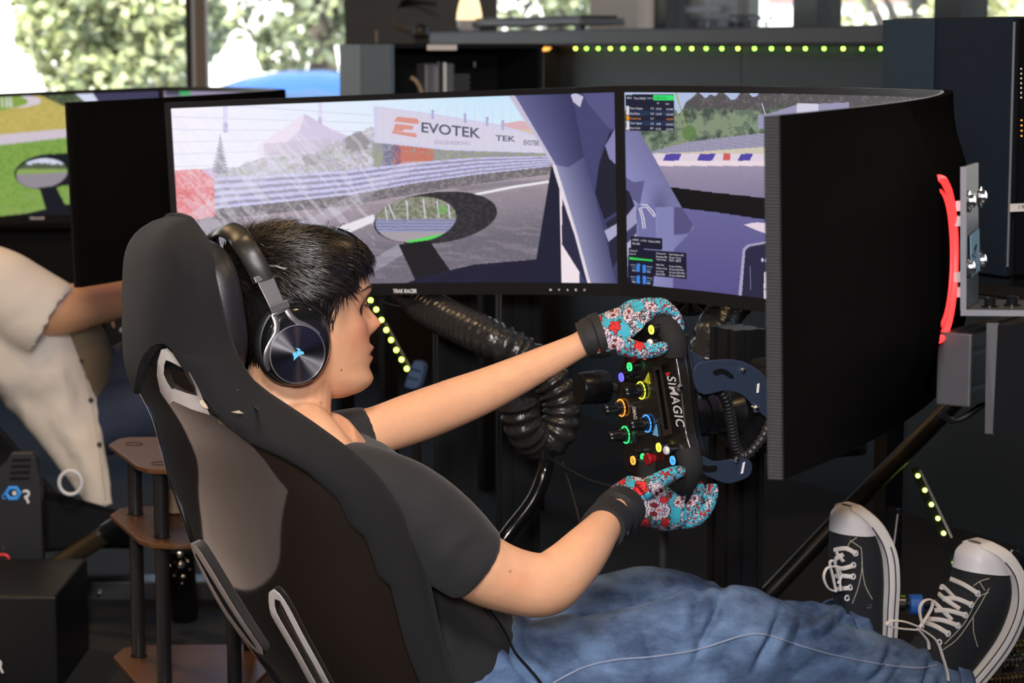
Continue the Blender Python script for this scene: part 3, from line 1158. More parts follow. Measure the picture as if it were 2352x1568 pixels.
for s_, x_, y_, w_, h_, m_ in (
        ('PRAC', 1440, 227, 11, 4.5, s_w), ('Time: 0:04:23', 1456, 228, 27, 5, s_w), ('Lap: 6', 1487, 228, 12, 5, s_w),
        ('GREEN FLAG', 1504, 227, 27, 5, s_k), ('INT', 1509, 239, 5, 4, s_w), ('Last', 1529, 240, 8, 4, s_w),
        ('Dexro Chagoya', 1447, 252, 29, 6, s_w), ('L3', 1495, 251, 6, 4.5, s_w), ('-10.35', 1505, 252, 14, 4.5, s_w), ('4:13.692', 1530, 253, 16, 4.5, s_w),
        ('Alexo Patona', 1447, 263, 22, 5, s_w), ('L3', 1495, 263, 6, 4.5, s_w), ('-12.59', 1505, 264, 14, 4.5, s_w), ('1:35.453', 1530, 265, 16, 4.5, s_w),
        ('Cristian Luna', 1447, 274, 25, 5, s_o), ('L1', 1495, 274, 6, 4.5, s_w), ('1:33.074', 1530, 276, 16, 4.5, s_o),
        ('Amar Vaghea', 1448, 286, 26, 5.5, s_w), ('L2', 1495, 286, 6, 4.5, s_w), ('-8.78', 1507, 287, 10, 4.5, s_w), ('2:24.303', 1530, 288, 16, 4.5, s_w),
        ('Reece Syed', 1448, 297, 22, 5.5, s_w), ('PIT', 1494, 297, 7, 4.5, s_w), ('-21.52', 1505, 298, 13, 4.5, s_w), ('1:33.376', 1530, 299, 16, 4.5, s_w),
        ('L RED 8', 1452, 552, 15, 4, s_w), ('L YO 8', 1472, 554, 13, 4, s_w), ('B Start 60.0%', 1490, 556, 26, 4.5, s_w), ('POS: 60/8', 1452, 561, 17, 4.5, s_w),
        ('Comp: M', 1446, 578, 17, 5, s_w), ('Laps: 6', 1446, 585, 14, 4.5, s_w),
        ('Compound', 1507, 584, 22, 4.5, s_w), ('Slick Medium (M)', 1537, 587, 33, 5, s_w), ('Pressure F/R', 1507, 591, 25, 4.5, s_w), ('25 psi / 25 psi', 1537, 594, 27, 5, s_w),
        ('Temp. Range', 1507, 598, 23, 4.5, s_w), ('176 F - 203 F', 1537, 600, 27, 5, s_w), ('High Grip', 1507, 610, 18, 4.5, s_w), ('5 Laps (12 Mins)', 1537, 614, 29, 5, s_w),
        ('Medium Grip', 1507, 618, 25, 4.5, s_w), ('23 Laps (54.0 Min)', 1537, 621, 34, 5, s_w), ('Low Grip', 1507, 625, 18, 4.5, s_w), ('44 Laps (102.0 Min)', 1537, 628, 36, 5, s_w),
        ('End of Life', 1507, 631, 20, 4.5, s_w), ('92 Laps (206.8 Min)', 1537, 635, 36, 5, s_w),
        ('22.7 psi', 1449, 610, 11, 3.5, s_w), ('167 F', 1451, 616, 9, 3.5, s_b), ('97%', 1452, 623, 8, 4, s_w), ('23.0 psi', 1486, 614, 12, 3.5, s_w), ('167 F', 1486, 620, 10, 3.5, s_b), ('97%', 1486, 626, 8, 4, s_w),
        ('22.2 psi', 1448, 637, 11, 3.5, s_w), ('167 F', 1450, 643, 9, 3.5, s_b), ('99%', 1452, 649, 8, 4, s_w), ('23.2 psi', 1486, 640, 12, 3.5, s_w), ('167 F', 1486, 646, 10, 3.5, s_b), ('98%', 1486, 652, 8, 4, s_w)):
    mon_c.write(s_, x_, y_, w_, h_, m_, slope=0.02 if y_ < 400 else 0.07, parent=mon_c.scr)

# the row's next rig: the same three monitors
nm_l = Monitor(E_L, E_J1, 'curved monitor at the far left showing green verges and a wing mirror', 'monitors of the far rig', NEIGH)
nm_c = Monitor(E_J1, E_J2, 'far curved monitor of which only the top edge shows under the blue car', 'monitors of the far rig', NEIGH)
nm_r = Monitor(E_J2, E_R, 'curved monitor seen from its plain black back beside the driver\'s headrest', 'monitors of the far rig', NEIGH)
for mo in (nm_l, nm_c, nm_r):
    mo.body()
    mo.frame()
nm_l.screen(paint_neigh, 420, 190)
nm_c.screen(paint_neigh_c, 60, 40)
nm_r.screen(lambda x, y: np.tile(q(96, 94, 140), (len(x), 1)), 4, 4)
nm_l.write('TRAK RACER', 68, 504, 34, 6, m_text, bold=0.03, shear=0.15)
# ------------------------------------------------------------------ outdoors
slab('outdoor_ground', (0, 30, -0.42), (90, 46, 0.1), m_ground, kind='structure')
slab('outdoor_kerb', (-4, 12.2, -0.28), (14, 0.25, 0.2), m_white_wall, kind='structure')
wb = slab('white_building', (-6, 27, 2.2), (30, 3, 5.2), m_white_wall, label='long white building beyond the trees outside the left windows', cat='building')
m_redband = M('red_band', (0.55, 0.16, 0.12), 0.7)
bR = thing('pale_building', (9.0, 18, -0.37), 'pale rendered building with a red band outside the right windows', 'building')
slab('wall', (9.0, 18.5, 2.2), (14, 1, 5.2), m_white_wall, parent=bR)
slab('red_band', (9.0, 17.98, 1.72), (14, 0.06, 0.10), m_redband, parent=bR)
slab('red_band', (9.0, 17.98, 2.15), (14, 0.06, 0.06), m_redband, parent=bR)
# porch pier seen through the lettered pane
m_lav = M('lavender_grey_render', (0.16, 0.15, 0.18), 0.8, var=0.08, scale=4)
m_lav2 = M('pale_grey_render', (0.30, 0.29, 0.31), 0.8, var=0.05, scale=4)
pr_ = thing('porch_screen', PS(1640, 300, WS + 1.0), 'grey porch wall standing just outside the lettered window', 'wall')
for a_, b_, mm_, d_ in ((1530, 1582, m_lav, 0.0), (1578, 1640, m_lav2, 0.06), (1638, 1704, m_lav, 0.0), (1702, 1732, m_lav2, 0.04)):
    A_, B_ = PS(a_, 60, WS + 1.0 + d_), PS(b_, 60, WS + 1.0 + d_)
    c_ = (A_ + B_) / 2
    slab('panel', (c_.x, c_.y, 1.2), (0.05, (B_ - A_).length, 3.2), mm_, AX, parent=pr_)
slab('rail', PS(1610, 22, WS + 0.96), (0.03, 0.35, 0.025), m_lav, AX, parent=pr_)

m_leaf = []
for i_, c_ in enumerate(((0.38, 0.42, 0.19), (0.29, 0.33, 0.17), (0.17, 0.20, 0.13), (0.52, 0.52, 0.32))):
    m_leaf.append(M('leaf_%d' % i_, c_, 0.6, var=0.3, scale=3))
m_bark = M('bark', (0.10, 0.085, 0.07), 0.9, var=0.3, scale=20)


def tree(name, base, crown_c, crown_r, n, label, seed, size=0.10, mats=(0, 1)):
    g = random.Random(seed)
    root = thing(name, base, label, 'tree', 'trees outside')
    tr = MB()
    top = Vector(crown_c)
    b = Vector(base)
    tr.tube(cr([b, b.lerp(top, 0.5) + Vector((0.15, 0, 0)), top], 5), [0.16 - 0.010 * i for i in range(11)], 8)
    for i in range(9):
        e = top + Vector((g.uniform(-1, 1) * crown_r[0], g.uniform(-1, 1) * crown_r[1], g.uniform(-0.8, 1) * crown_r[2])) * 0.8
        s_ = b.lerp(top, g.uniform(0.45, 0.95))
        tr.tube(cr([s_, s_.lerp(e, 0.5) + Vector((0, 0, 0.2)), e], 4), [0.06 - 0.006 * k for k in range(9)], 6)
    tr.build('trunk', m_bark, root)
    lobes = []
    for i in range(26):
        th, ph = g.uniform(0, 6.283), math.acos(g.uniform(-1, 1))
        k = g.uniform(0.3, 0.9)
        lobes.append((top + Vector((math.cos(th) * math.sin(ph) * crown_r[0], math.sin(th) * math.sin(ph) * crown_r[1], math.cos(ph) * crown_r[2])) * k, g.uniform(0.28, 0.55)))
    for mi in mats:
        vs, fs = [], []
        for i in range(n // len(mats)):
            c, r = lobes[g.randrange(len(lobes))]
            d = Vector((g.gauss(0, 1), g.gauss(0, 1), g.gauss(0, 1))).normalized() * (r * g.uniform(0.5, 1.0) ** 0.5 * max(crown_r) * 0.6)
            p = c + d
            a = Vector((g.gauss(0, 1), g.gauss(0, 1), g.gauss(0, 1))).normalized() * size * g.uniform(0.6, 1.3)
            w = a.cross(Vector((g.gauss(0, 1), g.gauss(0, 1), g.gauss(0, 1)))).normalized() * size * 0.35
            k = len(vs)
            vs += [p - a * 0.5, p + w, p + a * 0.5, p - w]
            fs.append((k, k + 1, k + 2, k + 3))
        mb = MB()
        mb.v, mb.f = vs, fs
        mb.build('foliage', m_leaf[mi], root, smooth=False, kind='stuff')
    return root


tree('leafy_tree', (-3.0, 16.6, -0.37), (-2.85, 16.6, 1.6), (0.74, 0.9, 1.5), 10500, 'sunlit yellow-green tree outside the leftmost window', 3, 0.10, (0, 1, 3, 1))
tree('leafy_tree', (-1.7, 19.5, -0.37), (-1.75, 19.5, 2.2), (1.4, 1.0, 1.15), 7000, 'grey-green tree outside the window left of the dark pier', 5, 0.12, (1, 2, 2))
tree('leafy_tree', (0.45, 19.0, -0.37), (0.40, 19.0, 2.1), (0.8, 0.8, 1.3), 3600, 'dim green tree between the lamp and the white pier', 8, 0.11, (1, 2))
tree('leafy_tree', (2.75, 15.2, -0.37), (2.75, 15.2, 1.6), (0.75, 0.8, 0.8), 1500, 'small pale tree outside the window above the led strip', 11, 0.11, (0, 3))

# parked cars
m_cblue = M('car_blue', (0.035, 0.11, 0.42), 0.25, var=0.05, coat=0.6)
m_cglass = M('car_glass', (0.10, 0.18, 0.36), 0.08, var=0.05, coat=0.5)
m_tyre = M('tyre', (0.02, 0.02, 0.02), 0.8)


def car(base, prof, glass, length, w, label, flip=1):
    root = thing('parked_car', base, label, 'car', 'cars outside')
    b = Vector(base)
    body = MB()
    rings = []
    for x_, z_ in prof:
        rings.append([b + Vector((x_ * flip, -w / 2, 0.22)), b + Vector((x_ * flip, -w / 2 - 0.03, 0.22 + (z_ - 0.22) * 0.55)),
                      b + Vector((x_ * flip, -w / 2 * (0.80 if z_ > 1.05 else 0.95), z_ - 0.03)), b + Vector((x_ * flip, 0, z_ + 0.02)),
                      b + Vector((x_ * flip, w / 2 * (0.80 if z_ > 1.05 else 0.95), z_ - 0.03)), b + Vector((x_ * flip, w / 2 + 0.03, 0.22 + (z_ - 0.22) * 0.55)), b + Vector((x_ * flip, w / 2, 0.22))])
    body.rings(rings)
    body.build('body', m_cblue, root, sub=1)
    for pts in glass:
        pr2 = [b + Vector((x_ * flip, -w / 2 * 0.87 - 0.02 + (z_ - 0.95) * 0.12, z_)) for x_, z_ in pts]
        MB().prism(pr2, (0, 0.02, 0)).build('side_window', m_cglass, root, smooth=False)
    for x_ in (prof[0][0] + 0.8, prof[-1][0] - 0.8):
        wl = MB()
        c = b + Vector((x_ * flip, -w / 2 - 0.02, 0.32))
        wl.lathe(c, (0, 1, 0), [(0, 0.02), (0, 0.2), (-0.01, 0.3), (0.05, 0.32), (0.2, 0.32), (0.2, 0.02)], 20)
        wl.build('wheel', m_tyre, root)
    return root


car((-2.05, 12.9, -0.37), [(-1.2, 0.85), (-0.9, 0.98), (-0.2, 1.10), (0.15, 1.36), (0.55, 1.53), (1.0, 1.56), (1.35, 1.50), (1.7, 1.18), (1.9, 1.10), (2.6, 1.02), (2.9, 0.8)],
    [[(0.2, 1.15), (0.6, 1.42), (1.0, 1.45), (1.28, 1.40), (1.5, 1.15)]], 4, 1.7, 'blue car with a rounded roof parked outside behind the window post')
car((0.4, 15.6, -0.37), [(-2.6, 0.9), (-2.4, 1.28), (-1.4, 1.34), (-0.9, 1.36), (0.0, 1.6), (1.2, 1.62), (1.7, 1.0)],
    [[(-0.1, 1.2), (0.2, 1.5), (1.1, 1.52), (1.3, 1.2)]], 4, 1.7, 'blue car with a flat tail parked behind the rounded blue car')

# ------------------------------------------------------------------ counter with led strip in front of the right windows
LS = 2.55
zt = PS(1560, 64, LS).z
zb = PS(1560, 103, LS).z
rl, rr = (PS(985, 90, LS) - HEAD0).dot(RGT), (PS(3300, 90, LS) - HEAD0).dot(RGT)
cnt = thing('window_counter', R(LS + 0.2, (rl + rr) / 2, 0), 'long dark counter with a slate worktop running under the right windows', 'counter')
slab('worktop', R(LS + 0.22, (rl + rr) / 2, (zt + zb) / 2), (0.44, rr - rl, zt - zb), m_slate, AX, bevel=0.006, parent=cnt)
pe = [1120, 1210, 1290, 1700, 2100, 2700, 3300]
for a_, b_ in zip(pe[:-1], pe[1:]):
    ra_, rb_ = (PS(a_, 90, LS + 0.10) - HEAD0).dot(RGT), (PS(b_, 90, LS + 0.10) - HEAD0).dot(RGT)
    slab('front_panel', R(LS + 0.12, (ra_ + rb_) / 2, zb / 2), (0.03, rb_ - ra_ - 0.004, zb), m_teal, AX, parent=cnt)
rp = (PS(1247, 90, LS + 0.06) - HEAD0).dot(RGT)
slab('post', R(LS + 0.07, rp, zb / 2), (0.07, 0.10, zb), m_brown, AX, parent=cnt)
m_amber = M_glow('amber_lamp', (1.0, 0.45, 0.08), 2.2)
pk = MB().lathe(PS(1240, 112, LS + 0.025) , UP, [(-0.008, 0.006), (-0.006, 0.030), (0.004, 0.042), (0.006, 0.010)], 20)
pk.build('puck_light', m_amber, None, label='small amber light glowing under the counter edge', cat='lamp')
MB().lathe(PS(1237, 126, LS + 0.028), -FWD, [(0, 0.010), (0.012, 0.012), (0.016, 0.006)], 14).build('knob', m_dgrey, cnt)
m_ledg = M_glow('led_green', (0.35, 1.0, 0.08), 9.0)
m_ledy = M_glow('led_yellow', (0.62, 1.0, 0.10), 9.0)
st = thing('led_strip', R(LS + 0.08, 0, zb - 0.01), 'row of green leds along the underside of the counter', 'lights')
slab('tape', R(LS + 0.085, (rl + rr) / 2 + 0.12, zb - 0.004), (0.012, rr - rl - 0.3, 0.006), m_black, AX, parent=st)
k_ = 0
for px_ in (1150, 1175, 1322, 1347, 1374, 1402, 1431, 1461, 1492, 1524, 1557, 1589, 1622, 1658, 1695, 1733, 1772, 1811, 1850, 1893, 1937, 1980, 2022, 2068, 2115):
    c_ = PS(px_, 103 - (px_ - 1560) * 0.016 + 1, LS + 0.085)
    c_.z = zb - 0.012
    MB().lathe(c_ + UP * 0.004, -UP, [(0, 0.0045), (0.006, 0.0045), (0.008, 0.002)], 10).build('led', m_ledy if k_ % 3 == 2 else m_ledg, st)
    k_ += 1

# on the counter: lamp, flat keyboard, box with cables, card
m_shade = M('lit_shade', (1.0, 0.74, 0.40), 0.5, var=0.05, emit=1.5, scale=4)
lp = PS(1078, 80, LS + 0.12)
lp.z = zt
lamp = thing('table_lamp', lp, 'small white cone lamp glowing warm on the counter', 'lamp')
u_ = lp.y / FPX
MB().lathe(lp, UP, [(0, 0.018 * 1.2), (0.004, 24 * u_), (12 * u_, 28 * u_), (26 * u_, 29 * u_)], 28).build('base', m_white, lamp)
MB().lathe(lp, UP, [(26 * u_, 29 * u_), (40 * u_, 28 * u_), (60 * u_, 24 * u_), (80 * u_, 18 * u_), (100 * u_, 10 * u_), (112 * u_, 3 * u_)], 28).build('shade', m_shade, lamp)
kb = thing('keyboard', PS(1200, 70, LS + 0.16), 'flat grey keyboard lying on the counter beside the lamp', 'keyboard')
ka, kc = (PS(1072, 70, LS + 0.13) - HEAD0).dot(RGT), (PS(1345, 70, LS + 0.13) - HEAD0).dot(RGT)
slab('case', R(LS + 0.20, (ka + kc) / 2, zt + 0.030), (0.18, kc - ka, 0.026), m_grey, AX, bevel=0.006, parent=kb)
for r_ in (ka + 0.04, kc - 0.04):
    slab('foot', R(LS + 0.13, r_, zt + 0.009), (0.02, 0.04, 0.018), m_black, AX, parent=kb)
kr = random.Random(4)
for i_ in range(16):
    for j_ in range(4):
        slab('key', R(LS + 0.14 + j_ * 0.038, ka + 0.02 + (i_ + 0.5) * (kc - ka - 0.04) / 16, zt + 0.047), (0.032, (kc - ka) / 19, 0.008), m_black, AX, parent=kb)
# cables and small black stand at the pier
bx = thing('cable_box', PS(965, 85, LS + 0.12), 'open black frame stand with cables hanging in front of the dark pier', 'stand')
bz = zt
c0 = PS(930, 60, LS + 0.14)
rA = (c0 - HEAD0).dot(RGT)
for dr in (-0.02, 0.03):
    slab('upright', R(LS + 0.14, rA + 0.05 + dr, bz + 0.14), (0.012, 0.012, 0.28), m_dgrey, AX, parent=bx)
slab('side_panel', R(LS + 0.14, rA - 0.05, bz + 0.13), (0.15, 0.10, 0.26), m_brown, AX, parent=bx)
MB().tube(cr([PS(1000, 8, LS + 0.10), PS(950, 6, LS + 0.10), PS(905, 20, LS + 0.08), PS(880, 40, LS + 0.08), PS(872, 70, LS + 0.08), PS(868, 98, LS + 0.08)], 6), 0.007, 8).build('cable', m_black, bx)
MB().tube(cr([PS(960, -10, LS + 0.10), PS(915, 8, LS + 0.09), PS(890, 26, LS + 0.07), PS(884, 60, LS + 0.07), PS(880, 96, LS + 0.07)], 6), 0.006, 8).build('cable', m_black, bx)
m_tancable = M('tan_cable', (0.35, 0.25, 0.16), 0.5)
MB().tube(cr([PS(890, 28, LS + 0.06), PS(900, 48, LS + 0.06), PS(918, 62, LS + 0.06), PS(950, 66, LS + 0.06), PS(965, 66, LS + 0.06)], 6), 0.004, 8).build('cable', m_tancable, bx)
MB().lathe(PS(968, 68, LS + 0.08), UP, [(-0.03, 0.02), (-0.02, 0.035), (0.01, 0.03), (0.02, 0.012)], 16).build('plug', m_gloss, bx)
m_card = M('cream_card', (0.75, 0.60, 0.42), 0.6, var=0.05)
cdp = PS(857, 84, LS - 0.0)
slab('note_card', cdp, (0.004, 0.07, 0.05), m_card, AX, label='small cream card standing at the foot of the dark pier', cat='card')

# ------------------------------------------------------------------ computers
m_pcf = M('pc_front_slate', (0.020, 0.038, 0.060), 0.6, spec=0.15, var=0.08, scale=150)
m_pcf2 = M('pc_front_navy', (0.006, 0.013, 0.026), 0.6, spec=0.15, var=0.08, scale=150)
m_pcf3 = M('pc_front_pale', (0.20, 0.27, 0.34), 0.6, spec=0.15, var=0.08, scale=150)
m_pcf4 = M('pc_front_mid', (0.10, 0.14, 0.19), 0.6, spec=0.15, var=0.08, scale=150)
m_tint = M('smoked_glass', (0.006, 0.006, 0.008), 0.08, var=0.05, spec=0.3)
m_label = M('label_paper', (0.75, 0.70, 0.68), 0.7, var=0.04)


def computer(corner_px, top_py, left_px, seam_px, Y, depth, h, label, mats, open_side):
    c = P(corner_px, top_py, Y)
    s0, r0 = (c - HEAD0).dot(FWD), (c - HEAD0).dot(RGT)
    le = PS(left_px, top_py, s0)
    r1 = (le - HEAD0).dot(RGT)
    rs_ = (PS(seam_px, top_py, s0) - HEAD0).dot(RGT)
    z1, z0 = c.z, c.z - h
    root = thing('desktop_computer', R(s0 + depth / 2, (r0 + r1) / 2, z0), label, 'computer', 'tower computers')
    zc = (z0 + z1) / 2
    slab('case', R(s0 + depth / 2 + 0.01, (r0 + r1) / 2 - 0.006, zc), (depth - 0.02, r0 - r1 - 0.012, h), m_matte, AX, bevel=0.004, parent=root) if not open_side else None
    slab('front_panel', R(s0 + 0.006, (rs_ + r1) / 2, zc), (0.012, rs_ - r1, h - 0.004), mats[0], AX, bevel=0.002, parent=root)
    slab('front_panel', R(s0 + 0.008, (rs_ + r0) / 2, zc), (0.012, r0 - rs_, h - 0.004), mats[1], AX, bevel=0.002, parent=root)
    return root, s0, r0, r1, z0, z1


pcA, s0, r0, r1, z0, z1 = computer(2323, 37, 2027, 2145, 4.0, 0.46, 0.46, 'large navy computer tower at the right edge behind the monitors', (m_pcf, m_pcf2), False)
slab('side_glass', R(s0 + 0.24, r0 + 0.003, (z0 + z1) / 2), (0.44, 0.006, z1 - z0 - 0.01), m_tint, AX, parent=pcA)
MB().tube([R(s0 + 0.004, r0 + 0.004, z0 + 0.02), R(s0 + 0.004, r0 + 0.004, z1 - 0.01)], 0.0022, 8).build('edge_trim', m_grey, pcA)
pl_ = slab('label_plate', PR(2352, 476, r0 + 0.008), (0.06, 0.003, 0.014), m_label, AX, parent=pcA)
lb_ = PR(2340, 480, r0 + 0.0105)
tm = text_on(lambda a, b: lb_ + FWD * a + UP * b, '192', 0.022, 0.007)
tm.build('lettering', m_dgrey, pcA, smooth=False)
m_dots = M_glow('pc_led_dots', (0.8, 0.75, 0.5), 0.8)
for i_ in range(7):
    MB().lathe(PR(2345, 158 + i_ * 11, r0 + 0.007), RGT, [(0, 0.0012), (0.001, 0.0012)], 8).build('status_led', m_dots, pcA)
for i_ in range(4):
    MB().lathe(PR(2346, 276 + i_ * 12, r0 + 0.007), RGT, [(0, 0.0014), (0.001, 0.0014)], 8).build('status_led', M_glow('pc_led_amber', (1, 0.5, 0.1), 1.0), pcA)
# black shelf under the tower
slab('equipment_shelf', R(s0 + 0.22, (r0 + r1) / 2 + 0.25, z0 - 0.012), (0.60, r0 - r1 + 0.9, 0.024), m_gloss, AX, bevel=0.004, label='glossy black shelf carrying the navy computer tower', cat='shelf')
shl = thing('shelf_stand', R(s0 + 0.22, r1 + 0.1, 0), 'black stand posts under the shelf of the navy computer tower', 'stand')
for ds_, dr_ in ((0.0, 0.05), (0.45, 0.05), (0.0, 0.75), (0.45, 0.75)):
    slab('leg', R(s0 + ds_, r1 + dr_, (z0 - 0.024) / 2), (0.04, 0.04, z0 - 0.024), m_matte, AX, parent=shl)

pcB, s0, r0, r1, z0, z1 = computer(895, 100, 779, 826, 6.1, 0.46, 0.46, 'pale slate computer tower with its side open above the left monitor', (m_pcf3, m_pcf4), True)
slab('top_cover', R(s0 + 0.24, (r0 + r1) / 2, z1 - 0.006), (0.45, r0 - r1, 0.012), m_matte, AX, parent=pcB)
slab('bottom_cover', R(s0 + 0.24, (r0 + r1) / 2, z0 + 0.006), (0.45, r0 - r1, 0.012), m_matte, AX, parent=pcB)
slab('far_side', R(s0 + 0.24, r1 + 0.006, (z0 + z1) / 2), (0.45, 0.012, z1 - z0), m_matte, AX, parent=pcB)
slab('rear_panel', R(s0 + 0.455, (r0 + r1) / 2, (z0 + z1) / 2), (0.012, r0 - r1, z1 - z0), m_matte, AX, parent=pcB)
slab('motherboard', R(s0 + 0.26, r1 + 0.13, (z0 + z1) / 2), (0.34, 0.01, z1 - z0 - 0.06), m_black, AX, parent=pcB)
slab('label_plate', PR(1015, 109, r0 + 0.004), (0.088, 0.003, 0.015), m_label, AX, parent=pcB)
slab('cooler', PR(1000, 187, r0 - 0.10), (0.09, 0.06, 0.10), m_grey, AX, bevel=0.006, parent=pcB)
slab('cooler_fin', PR(1009, 190, r0 - 0.06), (0.012, 0.02, 0.11), m_chrome, AX, parent=pcB)
slab('cooler_fin', PR(1019, 190, r0 - 0.06), (0.008, 0.02, 0.11), m_white, AX, parent=pcB)
MB().tube(cr([PR(945, 178, r0 - 0.05), PR(955, 186, r0 - 0.04), PR(966, 205, r0 - 0.04), PR(970, 230, r0 - 0.04)], 5), 0.006, 8).build('cable', m_tancable, pcB)
mesh_ = MB()
for i_ in range(8):
    for j_ in range(8):
        mesh_.lathe(PR(1040 + i_ * 5 + (j_ % 2) * 2.5, 172 + j_ * 6, r0 - 0.08), RGT, [(0, 0.0022), (0.001, 0.0022)], 6)
mesh_.build('vent_mesh', m_alu, pcB, smooth=False, kind='stuff')
for px_ in (1006, 1090):
    slab('clip', PR(px_, 148, r0 + 0.002), (0.004, 0.004, 0.015), m_alu, AX, parent=pcB)
slab('equipment_shelf', R(s0 + 0.24, (r0 + r1) / 2, z0 - 0.012), (0.60, r0 - r1 + 0.3, 0.024), m_gloss, AX, bevel=0.004, label='black shelf under the pale slate computer tower', cat='shelf')
shl = thing('shelf_stand', R(s0 + 0.22, r1 + 0.1, 0), 'black stand posts under the shelf of the pale slate computer tower', 'stand')
for ds_, dr_ in ((0.0, 0.02), (0.45, 0.02), (0.0, 0.33), (0.45, 0.33)):
    slab('leg', R(s0 + ds_, r1 + dr_, (z0 - 0.024) / 2), (0.04, 0.04, z0 - 0.024), m_matte, AX, parent=shl)
# ------------------------------------------------------------------ bucket seat
m_shell = M('seat_shell_lacquer', (0.014, 0.009, 0.007), 0.07, var=0.15, scale=6, coat=1.0)
m_fabric = M('seat_fabric', (0.0115, 0.0115, 0.0128), 0.9, var=0.2, scale=300, bump=0.25, bscale=1800, sheen=0.04, spec=0.25)
m_leather = M('black_leather', (0.014, 0.014, 0.016), 0.42, var=0.15, scale=120, bump=0.12, bscale=500)
m_silver = M('satin_silver', (0.66, 0.62, 0.61), 0.36, metal=0.25, var=0.06, scale=80)
m_pale = M('worn_foam', (0.62, 0.52, 0.38), 0.8, var=0.15, scale=200)

NEAR = ([495, 515, 540, 600, 690, 800, 870, 905, 940, 1000, 1041, 1091, 1187, 1271, 1382, 1477, 1560, 1700, 1900],
        [420, 450, 466, 480, 500, 532, 562, 596, 640, 735, 790, 845, 905, 946, 972, 990, 1022, 1075, 1160])
LEFT = ([500, 540, 600, 700, 800, 880, 930, 980, 1040, 1090, 1170, 1250, 1340, 1420, 1500, 1568, 1700, 1900],
        [330, 305, 293, 290, 290, 300, 345, 357, 370, 384, 409, 438, 482, 530, 588, 640, 740, 900])
BAND = ([790, 840, 880, 930, 960, 1003, 1033, 1068, 1133, 1194, 1286, 1363, 1439, 1568, 1700, 1900],
        [388, 418, 440, 470, 500, 552, 612, 684, 752, 799, 852, 888, 914, 952, 1000, 1080])
ZW = ([0.20, 0.45, 0.60, 0.72, 0.77, 0.81, 0.85, 0.90, 1.00, 1.04, 1.07], [0.24, 0.255, 0.27, 0.275, 0.262, 0.225, 0.172, 0.150, 0.150, 0.134, 0.085])


def px1(p):
    x, y = px_of(np.array([tuple(p)]))
    return float(x[0]), float(y[0])


def fit(f, lo, hi):
    a = f(lo)
    for _ in range(40):
        m = (lo + hi) / 2
        v = f(m)
        if (v > 0) == (a > 0):
            lo = m
        else:
            hi = m
    return (lo + hi) / 2


def seat_raw(sb, sf, W, th, z, off=0.0):
    c, s = max(0.0, math.cos(th)), math.sin(th)
    r = W * math.copysign(abs(s) ** 0.85, s)
    ss = sf - (sf - sb) * c ** 0.75
    # outward offset approximated by normal of the plan curve
    n = Vector((-c, s))
    return R(ss + n.x * off, r + n.y * off, z)


SEATL = []
for z in np.linspace(0.20, 1.075, 46):
    W = smooth_interp(z, *ZW)
    def f_near(s):
        p = R(s, W, z)
        x_, y_ = px1(p)
        return x_ - interp(y_, *NEAR)
    sf = fit(f_near, -0.5, 0.6)
    def f_left(sb):
        xs = [px1(seat_raw(sb, max(sf, sb + 0.02), W, t, z)) for t in np.linspace(-1.5, 0.6, 15)]
        m = min(xs)
        return m[0] - interp(m[1], *LEFT)
    sb = fit(f_left, -0.5, 0.5)
    SEATL.append((z, W, sb, max(sf, sb + 0.02)))
SZ = [q_[0] for q_ in SEATL]
_sb = np.array([q_[2] for q_ in SEATL])
_sf = np.array([q_[3] for q_ in SEATL])
k3 = np.array([1, 2, 3, 2, 1]) / 9.0
_sb = np.convolve(np.pad(_sb, 2, mode='edge'), k3, 'valid')
_sf = np.convolve(np.pad(_sf, 2, mode='edge'), k3, 'valid')


def seat(th, z, off=0.0):
    W = smooth_interp(z, *ZW)
    return seat_raw(interp(z, SZ, _sb), interp(z, SZ, _sf), W, th, z, off)


def seat_hit(px, py, off=0.0):
    """point of the seat's outer surface behind a photo pixel"""
    d = ray(px, py)
    k = 3.0
    for _ in range(25):
        p = CAMP + d * k
        z = p.z
        r = (p - HEAD0).dot(RGT)
        W = smooth_interp(z, *ZW)
        th = math.asin(max(-1, min(1, math.copysign(min(1, abs(r / W)) ** (1 / 0.85), r))))
        sq = (seat(th, z, off) - HEAD0).dot(FWD)
        s = (p - HEAD0).dot(FWD)
        k += 0.6 * (sq - s) / max(0.2, d.dot(FWD))
    return CAMP + d * k


def band_th(z):
    def f(t):
        x_, y_ = px1(seat(t, z, 0.004))
        return x_ - interp(y_, *BAND)
    ts = np.linspace(0.1, 1.55, 30)
    for t in ts:
        if f(t) > 0:
            return t
    return 1.5


seat_root = thing('racing_seat', R(0.2, 0, 0.02), 'tall black bucket seat with a glossy brown shell holding the driver', 'seat')
ZH = 0.875
zs = list(np.linspace(0.20, ZH, 44))
nt_ = 48
sh = MB()
for off in (0.0, -0.012):
    sh.grid(lambda u, v: seat(-1.52 + 3.04 * u, zs[int(round(v * (len(zs) - 1)))], off), nt_, len(zs) - 1)
n1_ = (nt_ + 1) * len(zs)
nu_ = nt_
for i in range(nu_):
    sh.f.append((i, i + 1, i + 1 + n1_, i + n1_))
    b_ = (len(zs) - 1) * (nu_ + 1)
    sh.f.append((b_ + i, b_ + i + 1, b_ + i + 1 + n1_, b_ + i + n1_))
for j in range(len(zs) - 1):
    for i in (0, nu_):
        a_ = j * (nu_ + 1) + i
        sh.f.append((a_, a_ + nu_ + 1, a_ + nu_ + 1 + n1_, a_ + n1_))
sh.build('shell', m_shell, seat_root, angle=60)

